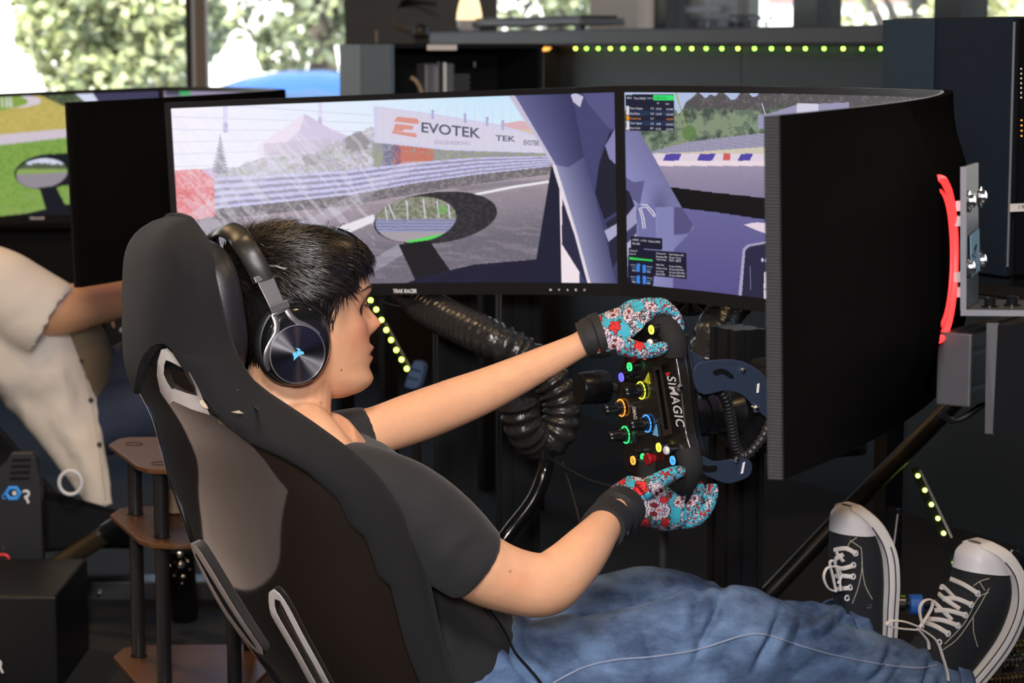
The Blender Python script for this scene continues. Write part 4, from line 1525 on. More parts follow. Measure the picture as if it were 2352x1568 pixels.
# side bands of fabric wrapping the edge of the shell
zb_ = list(np.linspace(0.20, 0.90, 40))
for side in (1, -1):
    rings = []
    for z in zb_:
        t0 = band_th(z)
        prof = []
        for k in range(7):                                   # outside
            t = t0 + (1.57 - t0) * k / 6
            prof.append(seat(side * t, z, 0.003 + 0.008 * math.sin(math.pi * (k + 0.6) / 7.2)))
        e = seat(side * 1.57, z, 0.0)
        kf = max(0.0, min(1.0, (0.872 - z) / 0.05))
        prof.append(e + FWD * 0.014 * kf + RGT * side * 0.002 * kf)
        prof.append(e + FWD * 0.016 * kf - RGT * side * 0.018)
        for k in range(5):                                   # inside padding
            t = 1.50 - 0.95 * k / 4
            prof.append(seat(side * t, z, -0.034 - 0.014 * math.sin(math.pi * k / 4)))
        rings.append(prof)
    b = MB()
    n = len(rings[0])
    b.add([p for r_ in rings for p in r_], [(i * n + j, i * n + j + 1, (i + 1) * n + j + 1, (i + 1) * n + j) for i in range(len(rings) - 1) for j in range(n - 1)])
    b.build('side_bolster', m_fabric, seat_root, angle=80, solid=0.006)
pad = MB().grid(lambda u, v: seat(-1.0 + 2.0 * u, 0.22 + 0.66 * v, -0.035), 24, 30)
pad.build('back_pad', m_fabric, seat_root, angle=80)

# hood over the head section, arched at its lower edge
hz = list(np.linspace(0.80, 1.075, 30))
hv, hf = [], []
ths = np.linspace(-1.57, 1.57, 61)
top_z = 1.075


ARCH = [(374, 782), (348, 793), (324, 820), (309, 860), (300, 905), (296, 1000), (560, 1000), (500, 962), (470, 930), (440, 880), (418, 838), (396, 800)]


def hood_low(t):
    """lower edge of the hood by angle"""
    z = 0.99
    while z > 0.815:
        x_, y_ = px1(seat(t, z, 0.012))
        if inpoly(np.array([x_]), np.array([y_]), ARCH)[0]:
            return z
        z -= 0.003
    return 0.815


HL_ = {}
for t in ths:
    HL_[t] = hood_low(t)
hl_s = np.convolve(np.pad(np.array([HL_[t] for t in ths]), 1, mode='edge'), [0.25, 0.5, 0.25], 'valid')
hood_z = {t: float(v) for t, v in zip(ths, hl_s)}
rings = []
NVH = 26
for j in range(NVH + 1):
    row = []
    for t in ths:
        z = hood_z[t] + (top_z - 0.034 * abs(t / 1.57) ** 3.5 - hood_z[t]) * j / NVH
        row.append(seat(t, z, 0.010 + 0.003 * math.sin(t * 3) - 0.034 * (1 - math.sqrt(max(0, 1 - max(0, (j - NVH * 0.72) / (NVH * 0.28)) ** 2)))) + FWD * 0.02 * (1 - math.sqrt(max(0, 1 - max(0, (j - NVH * 0.72) / (NVH * 0.28)) ** 2))))
    rings.append(row)
inner = []
for j in range(NVH + 1):
    row = []
    for t in ths:
        z = hood_z[t] + (top_z - 0.034 * abs(t / 1.57) ** 3.5 - hood_z[t]) * j / NVH
        row.append(seat(t, z, -0.022) + FWD * 0.012)
    inner.append(row)
h = MB()
n = len(ths)
h.add([p for r_ in rings for p in r_] + [p for r_ in inner for p in r_], [])
off = n * (NVH + 1)
for i in range(NVH):
    for j in range(n - 1):
        a = i * n + j
        h.f.append((a, a + 1, a + n + 1, a + n))
        h.f.append((off + a, off + a + 1, off + a + n + 1, off + a + n))
for i in range(NVH):
    for j in (0, n - 1):
        a = i * n + j
        h.f.append((a, a + n, off + a + n, off + a))
for j in range(n - 1):
    for i in (0, NVH):
        a = i * n + j
        h.f.append((a, a + 1, off + a + 1, off + a))
ho = h.build('headrest_cover', m_fabric, seat_root, angle=75, sub=0)
ho.modifiers.new('bevel', 'BEVEL').width = 0.012
ho.modifiers['bevel'].segments = 4
ho.modifiers['bevel'].limit_method = 'ANGLE'
ho.modifiers['bevel'].angle_limit = math.radians(50)
# black sheet standing in for the dark harness opening under the arch
bk = MB().grid(lambda u, v: seat(-1.3 + 2.2 * u, 0.80 + 0.13 * v, -0.004), 16, 8)
bk.build('slot_dark_sheet', m_matte, seat_root)

# leather head cushion
def cushion(u, v):
    a, b = u * 2 * math.pi, (v - 0.5) * math.pi
    return Vector((math.cos(b) * math.cos(a), math.cos(b) * math.sin(a), math.sin(b)))


cm = MB()
c_ = R(-0.152, 0.004, 0.945)
ax_up = (UP * 0.985 - FWD * 0.12).normalized()
ax_f = (FWD * 0.985 + UP * 0.12).normalized()
def se(x, p):
    return math.copysign(abs(x) ** p, x)
nu_, nv_ = 40, 24
rings = []
for j in range(1, nv_):
    b = (j / nv_ - 0.5) * math.pi
    ring = []
    for i in range(nu_):
        a = 2 * math.pi * i / nu_
        ring.append(c_ + ax_f * (0.036 * se(math.cos(b), 0.6) * se(math.cos(a), 0.7)) + RGT * (0.128 * se(math.cos(b), 0.55) * se(math.sin(a), 0.6)) + ax_up * (0.098 * se(math.sin(b), 0.75)))
    rings.append(ring)
cm.rings(rings)
cm.build('head_cushion', m_leather, seat_root, angle=80)


def ring_plate(outer, inner, name, mat, off, thick, fill=None):
    n = len(outer)
    O = [seat_hit(a, b, off) for a, b in outer]
    I = [seat_hit(a, b, off) for a, b in inner]
    O2 = [seat_hit(a, b, off - thick) for a, b in outer]
    I2 = [seat_hit(a, b, off - thick) for a, b in inner]
    mb = MB()
    mb.add(O + I + O2 + I2, [])
    for i in range(n):
        j = (i + 1) % n
        mb.f += [(i, j, n + j, n + i), (i, 2 * n + i, 2 * n + j, j), (n + i, n + j, 3 * n + j, 3 * n + i), (2 * n + i, 3 * n + i, 3 * n + j, 2 * n + j)]
    o = mb.build(name, mat, seat_root, smooth=True, angle=40, bevel=0.0015)
    if fill:
        MB().add(I2, [tuple(range(n))]).build('slot_insert', fill, o, smooth=False)
    return o


def resamp(pts, n):
    pts = cr([(a, b, 0) for a, b in pts], 6, closed=True)
    d = [0]
    for i in range(len(pts)):
        d.append(d[-1] + (pts[(i + 1) % len(pts)] - pts[i]).length)
    out = []
    for k in range(n):
        t = d[-1] * k / n
        i = max(j for j in range(len(pts)) if d[j] <= t)
        f = (t - d[i]) / max(1e-9, d[i + 1] - d[i])
        p = pts[i].lerp(pts[(i + 1) % len(pts)], f)
        out.append((p.x, p.y))
    return out


ring_plate([(362, 830), (370, 803), (384, 799), (425, 838), (455, 890), (482, 953), (440, 940), (398, 921), (388, 929), (368, 900), (360, 862)],
           [(377, 838), (381, 827), (390, 830), (430, 850), (452, 905), (455, 910), (430, 903), (402, 893), (394, 893), (384, 878), (376, 860)],
           'harness_slot_bezel', m_silver, 0.006, 0.016)
far_o = resamp([(437, 1247), (450, 1252), (468, 1278), (500, 1330), (545, 1405), (586, 1466), (606, 1496), (598, 1504), (563, 1472), (517, 1411), (480, 1347), (450, 1285)], 40)
far_i = resamp([(443, 1266), (449, 1269), (462, 1290), (493, 1340), (538, 1412), (576, 1468), (590, 1489), (588, 1490), (566, 1464), (524, 1408), (487, 1346), (456, 1287)], 40)
ring_plate(far_o, far_i, 'lower_slot_bezel', m_silver, 0.008, 0.012, M('slot_grey', (0.42, 0.41, 0.43), 0.5))
near_o = resamp([(617, 1360), (628, 1351), (648, 1370), (668, 1402), (698, 1460), (748, 1552), (790, 1640), (770, 1650), (720, 1585), (675, 1503), (637, 1438), (620, 1405)], 40)
near_i = resamp([(631, 1376), (637, 1374), (647, 1388), (662, 1418), (690, 1472), (736, 1556), (772, 1630), (768, 1632), (728, 1572), (685, 1494), (648, 1430), (633, 1400)], 40)
ring_plate(near_o, near_i, 'lower_slot_bezel', m_silver, 0.008, 0.012, M('slot_grey', (0.42, 0.41, 0.43), 0.5))
# worn patches where foam shows through the fabric
for pts in ([(458, 920), (466, 918), (474, 928), (479, 938), (470, 936), (462, 930)], [(531, 946), (548, 942), (560, 949), (546, 949)],
            [(578, 930), (588, 934), (596, 940), (586, 940)], [(498, 962), (506, 968), (514, 976), (504, 972)], [(543, 895), (550, 893), (548, 898)]):
    n = len(pts)
    P_ = [seat_hit(a, b, 0.017) for a, b in pts]
    MB().prism(P_, -FWD * 0.0 - ray(*pts[0]) * -0.002).build('worn_patch', m_pale, seat_root, smooth=False)
# seat pan, base rails
sp = MB()
rings = []
for s, hw, z0_, z1_ in ((0.02, 0.20, 0.16, 0.30), (0.12, 0.22, 0.16, 0.30), (0.30, 0.225, 0.18, 0.31), (0.48, 0.22, 0.21, 0.335), (0.58, 0.20, 0.26, 0.33)):
    rings.append([R(s, -hw, z0_ + 0.03), R(s, -hw + 0.03, z0_), R(s, hw - 0.03, z0_), R(s, hw, z0_ + 0.03), R(s, hw, z1_ + 0.03), R(s, hw - 0.05, z1_), R(s, -hw + 0.05, z1_), R(s, -hw, z1_ + 0.03)])
sp.rings(rings)
sp.build('seat_pan', m_fabric, seat_root, sub=1)
for r_ in (-0.17, 0.17):
    slab('slide_rail', R(0.27, r_, 0.115), (0.44, 0.035, 0.09), m_dgrey, AX, parent=seat_root)
# ------------------------------------------------------------------ the driver
HZ = 0.935                                   # height of the centre of the head


def HL(x_, y_, z_):
    """head coordinates: x ahead, y to the driver's right, z up"""
    return R(x_, y_, HZ + z_)


def remesh(mb, name, mat, voxel, smooth=2, parent=None, fac=0.5, more=None, **tags):
    me = bpy.data.meshes.new('tmp')
    me.from_pydata([tuple(p) for p in mb.v], [], mb.f)
    bm = bmesh.new()
    bm.from_mesh(me)
    bmesh.ops.recalc_face_normals(bm, faces=bm.faces)
    bm.to_mesh(me)
    bm.free()
    o = bpy.data.objects.new('tmp', me)
    COL.objects.link(o)
    md = o.modifiers.new('r', 'REMESH')
    md.mode = 'VOXEL'
    md.voxel_size = voxel
    if smooth:
        s = o.modifiers.new('s', 'SMOOTH')
        s.iterations = smooth
        s.factor = fac
    dg = bpy.context.evaluated_depsgraph_get()
    ev = o.evaluated_get(dg)
    m2 = bpy.data.meshes.new_from_object(ev)
    bpy.data.objects.remove(o)
    if more:
        bm = bmesh.new()
        bm.from_mesh(m2)
        vs_ = [v for v in bm.verts if more(v.co)]
        for _ in range(22):
            bmesh.ops.smooth_vert(bm, verts=vs_, factor=0.5, use_axis_x=True, use_axis_y=True, use_axis_z=True)
        bm.to_mesh(m2)
        bm.free()
    n = len(m2.vertices)
    co = np.empty(n * 3, np.float32)
    m2.vertices.foreach_get('co', co)
    co = co.reshape(-1, 3)
    ctr = (co.min(0) + co.max(0)) / 2
    m2.vertices.foreach_set('co', (co - ctr).ravel())
    m2.polygons.foreach_set('use_smooth', [True] * len(m2.polygons))
    m2.materials.clear()
    m2.materials.append(mat)
    m2.name = name
    ob = bpy.data.objects.new(name, m2)
    COL.objects.link(ob)
    ob.location = Vector([float(c) for c in ctr])
    _link_parent(ob, parent, ob.location.copy())
    tag(ob, **tags)
    return ob


def displace(o, fn):
    """move each vertex along its normal by fn(world positions) metres"""
    me = o.data
    n = len(me.vertices)
    co = np.empty(n * 3, np.float32)
    me.vertices.foreach_get('co', co)
    nr = np.empty(n * 3, np.float32)
    me.vertices.foreach_get('normal', nr)
    co, nr = co.reshape(-1, 3), nr.reshape(-1, 3)
    d = fn(co + np.array(WLOC[o.name]))
    me.vertices.foreach_set('co', (co + nr * d[:, None]).astype(np.float32).ravel())
    me.update()


def limb(mb, pts, n=20, sub=5):
    """pts: (x, y, Y, radius px [, squash]) - a swept tube through pixels at real distances"""
    c = cr([P(a[0], a[1], a[2]) for a in pts], sub)
    rr = [a[3] * a[2] / FPX for a in pts]
    idx = [i * sub for i in range(len(pts))]
    rad = [smooth_interp(i, idx, rr) for i in range(len(c))]
    mb.tube(c, rad, n)
    return c, rad


driver = thing('person', R(0.2, 0, 0.30), 'person in a black t-shirt and blue jeans driving with patterned gloves', 'person')
m_skin = M('skin', (0.6, 0.36, 0.23), 0.48, var=0.05, scale=90, attr='Col', sss=0.12, bump=0.04, bscale=1500, spec=0.35)

# head ------------------------------------------------------------------
ZK = [-0.128, -0.120, -0.105, -0.085, -0.060, -0.030, 0.0, 0.03, 0.06, 0.09, 0.108, 0.117]
XF = [0.064, 0.088, 0.1020, 0.0975, 0.0985, 0.0935, 0.0905, 0.0975, 0.0900, 0.070, 0.042, 0.012]
XB = [0.030, 0.012, -0.012, -0.048, -0.080, -0.097, -0.106, -0.108, -0.102, -0.085, -0.056, -0.018]
WD = [0.018, 0.033, 0.047, 0.057, 0.065, 0.071, 0.074, 0.076, 0.073, 0.061, 0.043, 0.014]


def head_pt(z, a, grow=0.0):
    xf, xb, w = smooth_interp(z, ZK, XF) + grow, smooth_interp(z, ZK, XB) - grow, smooth_interp(z, ZK, WD) + grow
    xc = xb + (xf - xb) * 0.45
    ca, sa = math.cos(a), math.sin(a)
    x_ = xc + (xf - xc if ca > 0 else xc - xb) * math.copysign(abs(ca) ** (0.86 if ca > 0 else 1.0), ca)
    y_ = w * math.copysign(abs(sa) ** 0.92, sa)
    if grow == 0.0 and ca > 0:
        g = lambda c, s_: math.exp(-((y_ / s_) ** 2)) * 1.0
        nose = interp(z, [-0.052, -0.044, -0.037, -0.028, -0.020, -0.005, 0.008, 0.022], [0.0, 0.004, 0.017, 0.0295, 0.026, 0.014, 0.006, 0.0])
        sg = interp(z, [-0.045, -0.03, 0.0, 0.02], [0.017, 0.0135, 0.009, 0.010])
        x_ += nose * math.exp(-(y_ / sg) ** 2)
        x_ += (0.010 * math.exp(-((z + 0.0605) / 0.0065) ** 2) + 0.0095 * math.exp(-((z + 0.0745) / 0.0065) ** 2)) * math.exp(-(y_ / 0.022) ** 2)
        x_ -= 0.006 * math.exp(-((z + 0.0675) / 0.0035) ** 2) * math.exp(-(y_ / 0.024) ** 2)
        x_ += 0.004 * math.exp(-((z + 0.105) / 0.012) ** 2) * math.exp(-(y_ / 0.02) ** 2)
        for sy in (-1, 1):
            x_ -= 0.0085 * math.exp(-(((y_ - sy * 0.031) / 0.014) ** 2)) * math.exp(-((z + 0.002) / 0.013) ** 2)
            x_ += 0.004 * math.exp(-(((y_ - sy * 0.034) / 0.02) ** 2)) * math.exp(-((z - 0.027) / 0.008) ** 2)
            y_ += sy * 0.004 * math.exp(-((z + 0.028) / 0.02) ** 2) * math.exp(-(((x_ - 0.06) / 0.03) ** 2)) * (1 if y_ * sy > 0 else 0)
    return HL(x_, y_, z)


body = MB()
zz = np.linspace(ZK[0], ZK[-1], 110)
body.rings([[head_pt(z, 2 * math.pi * k / 96) for k in range(96)] for z in zz])
# ears, tucked under the ear cups
for sy in (-1, 1):
    er = MB()
    er.lathe(HL(-0.030, sy * 0.070, -0.022), RGT * sy, [(-0.004, 0.008), (0.002, 0.018), (0.008, 0.021), (0.010, 0.015), (0.007, 0.006)], 20)
    body.add(er.v, er.f)
# neck, shoulders, arms
body.tube(cr([HL(-0.01, 0, -0.05), R(-0.018, 0.002, 0.845), R(-0.030, 0.006, 0.80), R(-0.035, 0.008, 0.75)], 5),
          [(0.060 + 0.012 * (i / 15) ** 2, 0.058 + 0.032 * (i / 15) ** 2.5) for i in range(16)], 28, ref=FWD)
body.tube(cr([R(-0.02, -0.19, 0.735), R(-0.03, -0.08, 0.763), R(-0.03, 0.07, 0.763), R(0.005, 0.15, 0.705)], 5), [0.040, 0.043, 0.046, 0.049, 0.052, 0.054, 0.055, 0.055, 0.055, 0.054, 0.052, 0.050, 0.047, 0.044, 0.041, 0.038], 20)
body.tube(cr([R(-0.01, 0, 0.735), R(0.03, 0, 0.68), R(0.10, 0, 0.55), R(0.18, 0, 0.45)], 4), [(0.08, 0.15)] * 13, 24, ref=FWD)
RARM = [(940, 1150, 2.99, 86), (1010, 1225, 2.995, 90), (1093, 1297, 3.01, 86), (1175, 1333, 3.03, 79), (1250, 1343, 3.05, 76), (1300, 1310, 3.08, 68), (1345, 1262, 3.13, 58), (1385, 1212, 3.20, 44), (1412, 1180, 3.26, 38), (1440, 1160, 3.30, 38)]
LARM = [(740, 1010, 3.24, 60), (850, 992, 3.27, 57), (940, 963, 3.31, 60), (1030, 930, 3.35, 58), (1130, 890, 3.38, 51), (1240, 838, 3.41, 40), (1320, 798, 3.425, 31), (1350, 782, 3.43, 31), (1385, 770, 3.435, 32)]
limb(body, RARM)
limb(body, LARM)
limb(body, [(1225, 1352, 3.04, 52), (1258, 1378, 3.045, 40), (1268, 1392, 3.05, 22)], 16)
bd = remesh(body, 'body', m_skin, 0.0022, 2, driver, more=lambda c: c.z < HZ - 0.13)
# crook fold of the near elbow and tone of the skin
w = wverts(bd)
rel = w - np.array(HL(0, 0, 0))
hx, hy, hz_ = rel @ np.array(FWD), rel @ np.array(RGT), rel[:, 2]
base = np.tile(np.array([0.885, 0.670, 0.525]), (len(w), 1))
pink = np.clip(np.exp(-((hx - 0.07) / 0.03) ** 2 - ((hz_ + 0.035) / 0.03) ** 2), 0, 1)
base += pink[:, None] * np.array([0.02, -0.045, -0.035])
nosem = np.exp(-((hx - 0.118) / 0.014) ** 2 - ((hz_ + 0.028) / 0.014) ** 2)
base += nosem[:, None] * np.array([0.02, -0.06, -0.045])
lips = np.exp(-((hz_ + 0.0668) / 0.0085) ** 4) * (hx > 0.088) * (np.abs(hy) < 0.026)
base = base * (1 - 0.6 * lips[:, None]) + 0.6 * lips[:, None] * np.array([0.66, 0.38, 0.34])
jaw = np.exp(-((hz_ + 0.07) / 0.03) ** 2) * (hx > 0.085)
base += (jaw * 0.5)[:, None] * np.array([-0.03, -0.03, -0.02])
eye = np.zeros(len(w))
for sy in (-1, 1):
    eye = np.maximum(eye, np.exp(-((hy - sy * 0.036) / 0.016) ** 2 - ((hz_ - 0.000) / 0.008) ** 2) * (hx > 0.05))
base = base * (1 - 0.35 * eye[:, None]) + 0.35 * eye[:, None] * np.array([0.50, 0.33, 0.27])
slit = np.exp(-((hz_ - 0.001) / 0.0032) ** 2) * (np.abs(np.abs(hy) - 0.036) < 0.013) * (hx > 0.055)
base = base * (1 - 0.85 * slit[:, None]) + 0.85 * slit[:, None] * np.array([0.12, 0.08, 0.07])
stub = np.exp(-((hz_ + 0.0) / 0.03) ** 2 - ((hx - 0.034) / 0.014) ** 2) * (np.abs(hy) > 0.05)
base = base * (1 - 0.35 * stub[:, None]) + 0.35 * stub[:, None] * np.array([0.42, 0.32, 0.27])
nb = fnoise(w[:, 0] * 60 + w[:, 1] * 13, w[:, 2] * 60, 3, 3)
base *= (0.97 + 0.06 * nb)[:, None]
xp, yp = px_of(w)
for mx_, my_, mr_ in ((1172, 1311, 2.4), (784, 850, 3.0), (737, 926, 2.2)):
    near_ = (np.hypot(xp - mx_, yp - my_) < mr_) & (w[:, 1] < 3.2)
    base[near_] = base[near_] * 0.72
blush = np.exp(-(((xp - 1190) / 40) ** 2 + ((yp - 1335) / 26) ** 2)) * (w[:, 1] < 3.1) + 0.9 * np.exp(-(((xp - 688) / 16) ** 2 + ((yp - 948) / 10) ** 2)) * (w[:, 1] < 3.2)
base += (blush * 0.5)[:, None] * np.array([0.02, -0.06, -0.05])
set_cols(bd, base)
m_eye = M('eye_white', (0.55, 0.50, 0.48), 0.2, var=0.05)
m_iris = M('iris_brown', (0.03, 0.015, 0.008), 0.15, var=0.1)
for sy in (-1, 1):
    e = HL(0.0615, sy * 0.033, 0.0005)
    eo = MB().lathe(e - FWD * 0.0125, FWD, [(0.0125 * (1 - math.cos(k * math.pi / 10)), 0.0125 * math.sin(k * math.pi / 10)) for k in range(11)], 20).build('eye', m_eye, driver)
    MB().lathe(e + FWD * 0.0116, FWD, [(-0.001, 0.006), (0.0008, 0.005), (0.0015, 0.002)], 16).build('iris', m_iris, eo)
    br = MB()
    for k in range(26):
        t = k / 25
        q0 = HL(0.098 - 0.030 * t * t, sy * (0.012 + 0.040 * t), 0.024 + 0.008 * math.sin(t * 2.6))
        br.tube([q0, q0 + RGT * sy * 0.006 + UP * 0.003 * (1 - t), q0 + RGT * sy * 0.011 + FWD * -0.002], [0.0011, 0.0009, 0.0002], 5)
    br.build('eyebrow', M('brow_hair', (0.02, 0.014, 0.01), 0.7), driver)
    la = MB()
    for k in range(12):
        t = k / 11
        q0 = HL(0.0845 - 0.006 * t, sy * (0.024 + 0.020 * t), 0.0045)
        la.tube([q0, q0 + FWD * 0.005 + RGT * sy * 0.002, q0 + FWD * 0.008 + UP * 0.003 + RGT * sy * 0.003], [0.0005, 0.0004, 0.0001], 4)
    la.build('eyelashes', MATS['brow_hair'], driver)

# hair ------------------------------------------------------------------
m_hair = M('dark_hair', (0.012, 0.009, 0.007), 0.36, var=0.3, scale=200, attr='Col', spec=0.6)


def hairline(z):
    return interp(z, [-0.115, -0.095, -0.075, -0.05, -0.03, -0.01, 0.01, 0.025, 0.04, 0.06, 0.075], [-0.055, -0.045, -0.035, -0.005, 0.012, 0.020, 0.026, 0.034, 0.048, 0.068, 0.2])


cap = MB()
rings = []
zc = np.linspace(-0.112, 0.1175, 46)
for z in zc:
    ring = []
    hl = hairline(z)
    for k in range(64):
        a = 2 * math.pi * k / 64
        g = interp(z, [-0.112, -0.06, 0.0, 0.05, 0.1, 0.118], [0.001, 0.006, 0.009, 0.014, 0.018, 0.020])
        p0 = head_pt(z, a, 0.0001)
        lx = (p0 - HEAD0).dot(FWD)
        ins = max(0.0, min(1.0, (hl - lx) / 0.018))
        ring.append(head_pt(z, a, (g + 0.004) * ins - 0.004 if ins < 1 else g))
    rings.append(ring)
cap.rings(rings)
hc = cap.build('hair', m_hair, driver)
set_cols(hc, np.tile([0.06, 0.05, 0.045], (len(hc.data.vertices), 1)))
g = random.Random(21)
hv, hf, hcol = [], [], []


def strand(root, nrm, dir_, length, w, lift, droop, tone):
    """a tapered lock lying along the scalp"""
    d = (dir_ - nrm * dir_.dot(nrm)).normalized()
    side = d.cross(nrm).normalized()
    k0 = len(hv)
    nseg = 5
    p = root.copy()
    dd = (d + nrm * lift).normalized()
    for i in range(nseg + 1):
        t = i / nseg
        ww = w * (1 - t ** 1.6) * (0.6 + 0.4 * min(1, t * 4))
        hv.append(p - side * ww)
        hv.append(p + nrm * ww * 0.5)
        hv.append(p + side * ww)
        hcol.extend([tone] * 3)
        p = p + dd * (length / nseg)
        dd = (dd - nrm * (lift * 1.5 / nseg) - UP * droop / nseg + side * g.uniform(-0.07, 0.07)).normalized()
    for i in range(nseg):
        a = k0 + 3 * i
        hf.append((a, a + 1, a + 4, a + 3))
        hf.append((a + 1, a + 2, a + 5, a + 4))


def scalp(z, a):
    gq = interp(z, [-0.112, -0.06, 0.0, 0.05, 0.1, 0.118], [0.001, 0.005, 0.008, 0.012, 0.015, 0.017])
    p = head_pt(z, a, gq)
    c = HL(-0.004, 0, min(z, 0.06) * 0.7)
    return p, (p - c).normalized()


cnt_ = 0
while cnt_ < 9500:
    z = g.uniform(-0.112, 0.117) if g.random() < 0.6 else g.uniform(0.03, 0.117)
    a = g.uniform(0, 2 * math.pi)
    p, nr = scalp(z, a)
    lx = (p - HEAD0).dot(FWD)
    ly = (p - HEAD0).dot(RGT)
    if lx > hairline(z) - 0.002:
        continue
    cnt_ += 1
    v = g.random()
    tone = np.array([0.085, 0.068, 0.058]) * (0.55 + 0.9 * v) + (np.array([0.10, 0.065, 0.035]) * g.random() if g.random() < 0.20 and z > 0.04 else 0)
    if z > 0.035:                                   # top: swept forward and tousled
        dr = FWD * 1.0 + RGT * (0.30 * (1 if ly > 0 else -0.4) + g.gauss(0, 0.33)) + UP * (-0.25 if z < 0.07 else 0.1)
        fr = lx > 0.035
        if nr.dot(FWD) > 0.5:
            dr = -UP + RGT * (0.45 + g.gauss(0, 0.35)) + FWD * 0.3
        strand(p - nr * 0.004, nr, dr, g.uniform(0.024, 0.044) * (0.62 if fr else 1.0), g.uniform(0.0007, 0.0019), g.uniform(0.25, 0.60) if not fr else g.uniform(0.1, 0.45), g.uniform(0.2, 0.9) if not fr else g.uniform(0.3, 1.0), tone)
    else:                                           # sides and nape: short, falling
        dr = -UP + FWD * (g.gauss(-0.15, 0.25)) + (FWD * -0.2)
        strand(p - nr * 0.003, nr, dr, g.uniform(0.012, 0.022) * (0.7 if z < -0.07 else 1), g.uniform(0.0006, 0.0015), g.uniform(0.08, 0.3), 0.3, tone)
for k in range(900):                                # fringe over the forehead
    y_ = g.uniform(-0.06, 0.068)
    z0 = g.uniform(0.088, 0.114) - abs(y_) * 0.40
    a = math.asin(max(-0.98, min(0.98, y_ / 0.074)))
    p, nr = scalp(z0, a)
    strand(p + nr * 0.002, nr, FWD * 1.0 - UP * 0.5 + RGT * (0.25 + g.gauss(0, 0.25)), g.uniform(0.016, 0.030), g.uniform(0.0007, 0.0016), g.uniform(0.35, 0.85), g.uniform(0.3, 1.0), np.array([0.075, 0.058, 0.05]) * g.uniform(0.5, 1.5))
for k in range(60):                                 # stray hairs
    z = g.uniform(0.08, 0.117)
    p, nr = scalp(z, g.uniform(0, 6.28))
    strand(p, nr, FWD * g.gauss(0.4, 0.8) + RGT * g.gauss(0, 0.6), g.uniform(0.03, 0.05), 0.0005, g.uniform(0.7, 1.3), 0.5, np.array([0.06, 0.045, 0.04]))
hm = MB()
hm.v, hm.f = hv, hf
lk = hm.build('hair_locks', m_hair, hc, angle=180)
set_cols(lk, np.array(hcol))

# t-shirt ---------------------------------------------------------------
m_shirt = M('black_jersey', (0.013, 0.013, 0.0145), 0.85, var=0.15, scale=400, bump=0.12, bscale=2500, sheen=0.1)
ts = MB()


def ell(s, r, z, a, b, tilt, n=36):
    """ring round the trunk: a front-back, b side to side, tilted back by tilt"""
    f = FWD * math.cos(tilt) + UP * math.sin(tilt)
    return [R(s, r, z) + f * (a * se(math.cos(2 * math.pi * k / n), 0.85)) + RGT * (b * se(math.sin(2 * math.pi * k / n), 0.8)) for k in range(n)]


ts.rings([ell(0.205, 0.01, 0.385, 0.125, 0.165, 0.45), ell(0.185, 0.01, 0.43, 0.125, 0.168, 0.42), ell(0.145, 0.01, 0.50, 0.120, 0.168, 0.40), ell(0.095, 0.01, 0.58, 0.118, 0.172, 0.38),
          ell(0.045, 0.01, 0.66, 0.112, 0.180, 0.36), ell(0.015, 0.008, 0.71, 0.100, 0.185, 0.28), ell(0.0, 0.006, 0.742, 0.090, 0.172, 0.10), ell(-0.008, 0.004, 0.760, 0.080, 0.140, -0.10), ell(-0.012, 0.004, 0.770, 0.071, 0.106, -0.28), ell(-0.014, 0.003, 0.774, 0.063, 0.086, -0.38)])
limb(ts, [(800, 1085, 3.03, 76), (860, 1110, 2.99, 86), (930, 1150, 2.99, 98), (985, 1200, 2.995, 106), (1040, 1255, 3.0, 104), (1082, 1290, 3.005, 98), (1094, 1299, 3.007, 94)], 28)
limb(ts, [(700, 1020, 3.20, 60), (760, 1008, 3.235, 64), (815, 1000, 3.26, 66), (842, 993, 3.27, 64), (850, 991, 3.272, 62)], 24)
tso = remesh(ts, 'tshirt', m_shirt, 0.0042, 18, driver, 0.6)


def shirt_folds(w):
    x_, y_ = px_of(w)
    f1 = np.sin((x_ * 0.75 + y_ * 0.66) / 17.0 + 3 * fnoise(x_ / 60, y_ / 60, 3, 2)) * 0.5 + 0.5
    k = np.exp(-(((x_ - 1040) / 90) ** 2 + ((y_ - 1250) / 110) ** 2))
    f2 = np.sin((x_ - y_ * 0.25) / 15.0 + 4 * fnoise(x_ / 80, y_ / 70, 8, 2)) * 0.5 + 0.5
    k2 = np.exp(-(((x_ - 1060) / 90) ** 2 + ((y_ - 1490) / 90) ** 2))
    return 0.0028 * k * f1 + 0.004 * k2 * f2 + 0.002 * (fnoise(w[:, 0] * 22, w[:, 2] * 22 + w[:, 1] * 9, 2, 3) - 0.5)


displace(tso, shirt_folds)
col_ = []
for k in range(40):
    a = 2 * math.pi * k / 40
    col_.append(R(-0.013, 0.003, 0.776) + (FWD * 0.93 - UP * 0.37) * (0.067 * math.cos(a)) + RGT * (0.090 * math.sin(a)))
MB().tube(col_, [(0.0075, 0.0045)] * 40, 10, closed=True, ref=UP).build('collar', m_shirt, tso)
m_gold = M('gold_chain', (0.75, 0.55, 0.25), 0.25, metal=1.0)
ch = MB()
nl = 70
for k in range(nl):
    a = -1.9 + 3.8 * k / nl
    c = R(-0.012, 0.004, 0.786) + (FWD * 0.90 - UP * 0.42) * (0.070 * math.cos(a)) + RGT * (0.084 * math.sin(a))
    ch.lathe(c, (RGT if k % 2 else UP), [(-0.0012, 0.0008), (-0.0008, 0.0017), (0.0008, 0.0017), (0.0012, 0.0008)], 8)
ch.build('necklace', m_gold, driver)

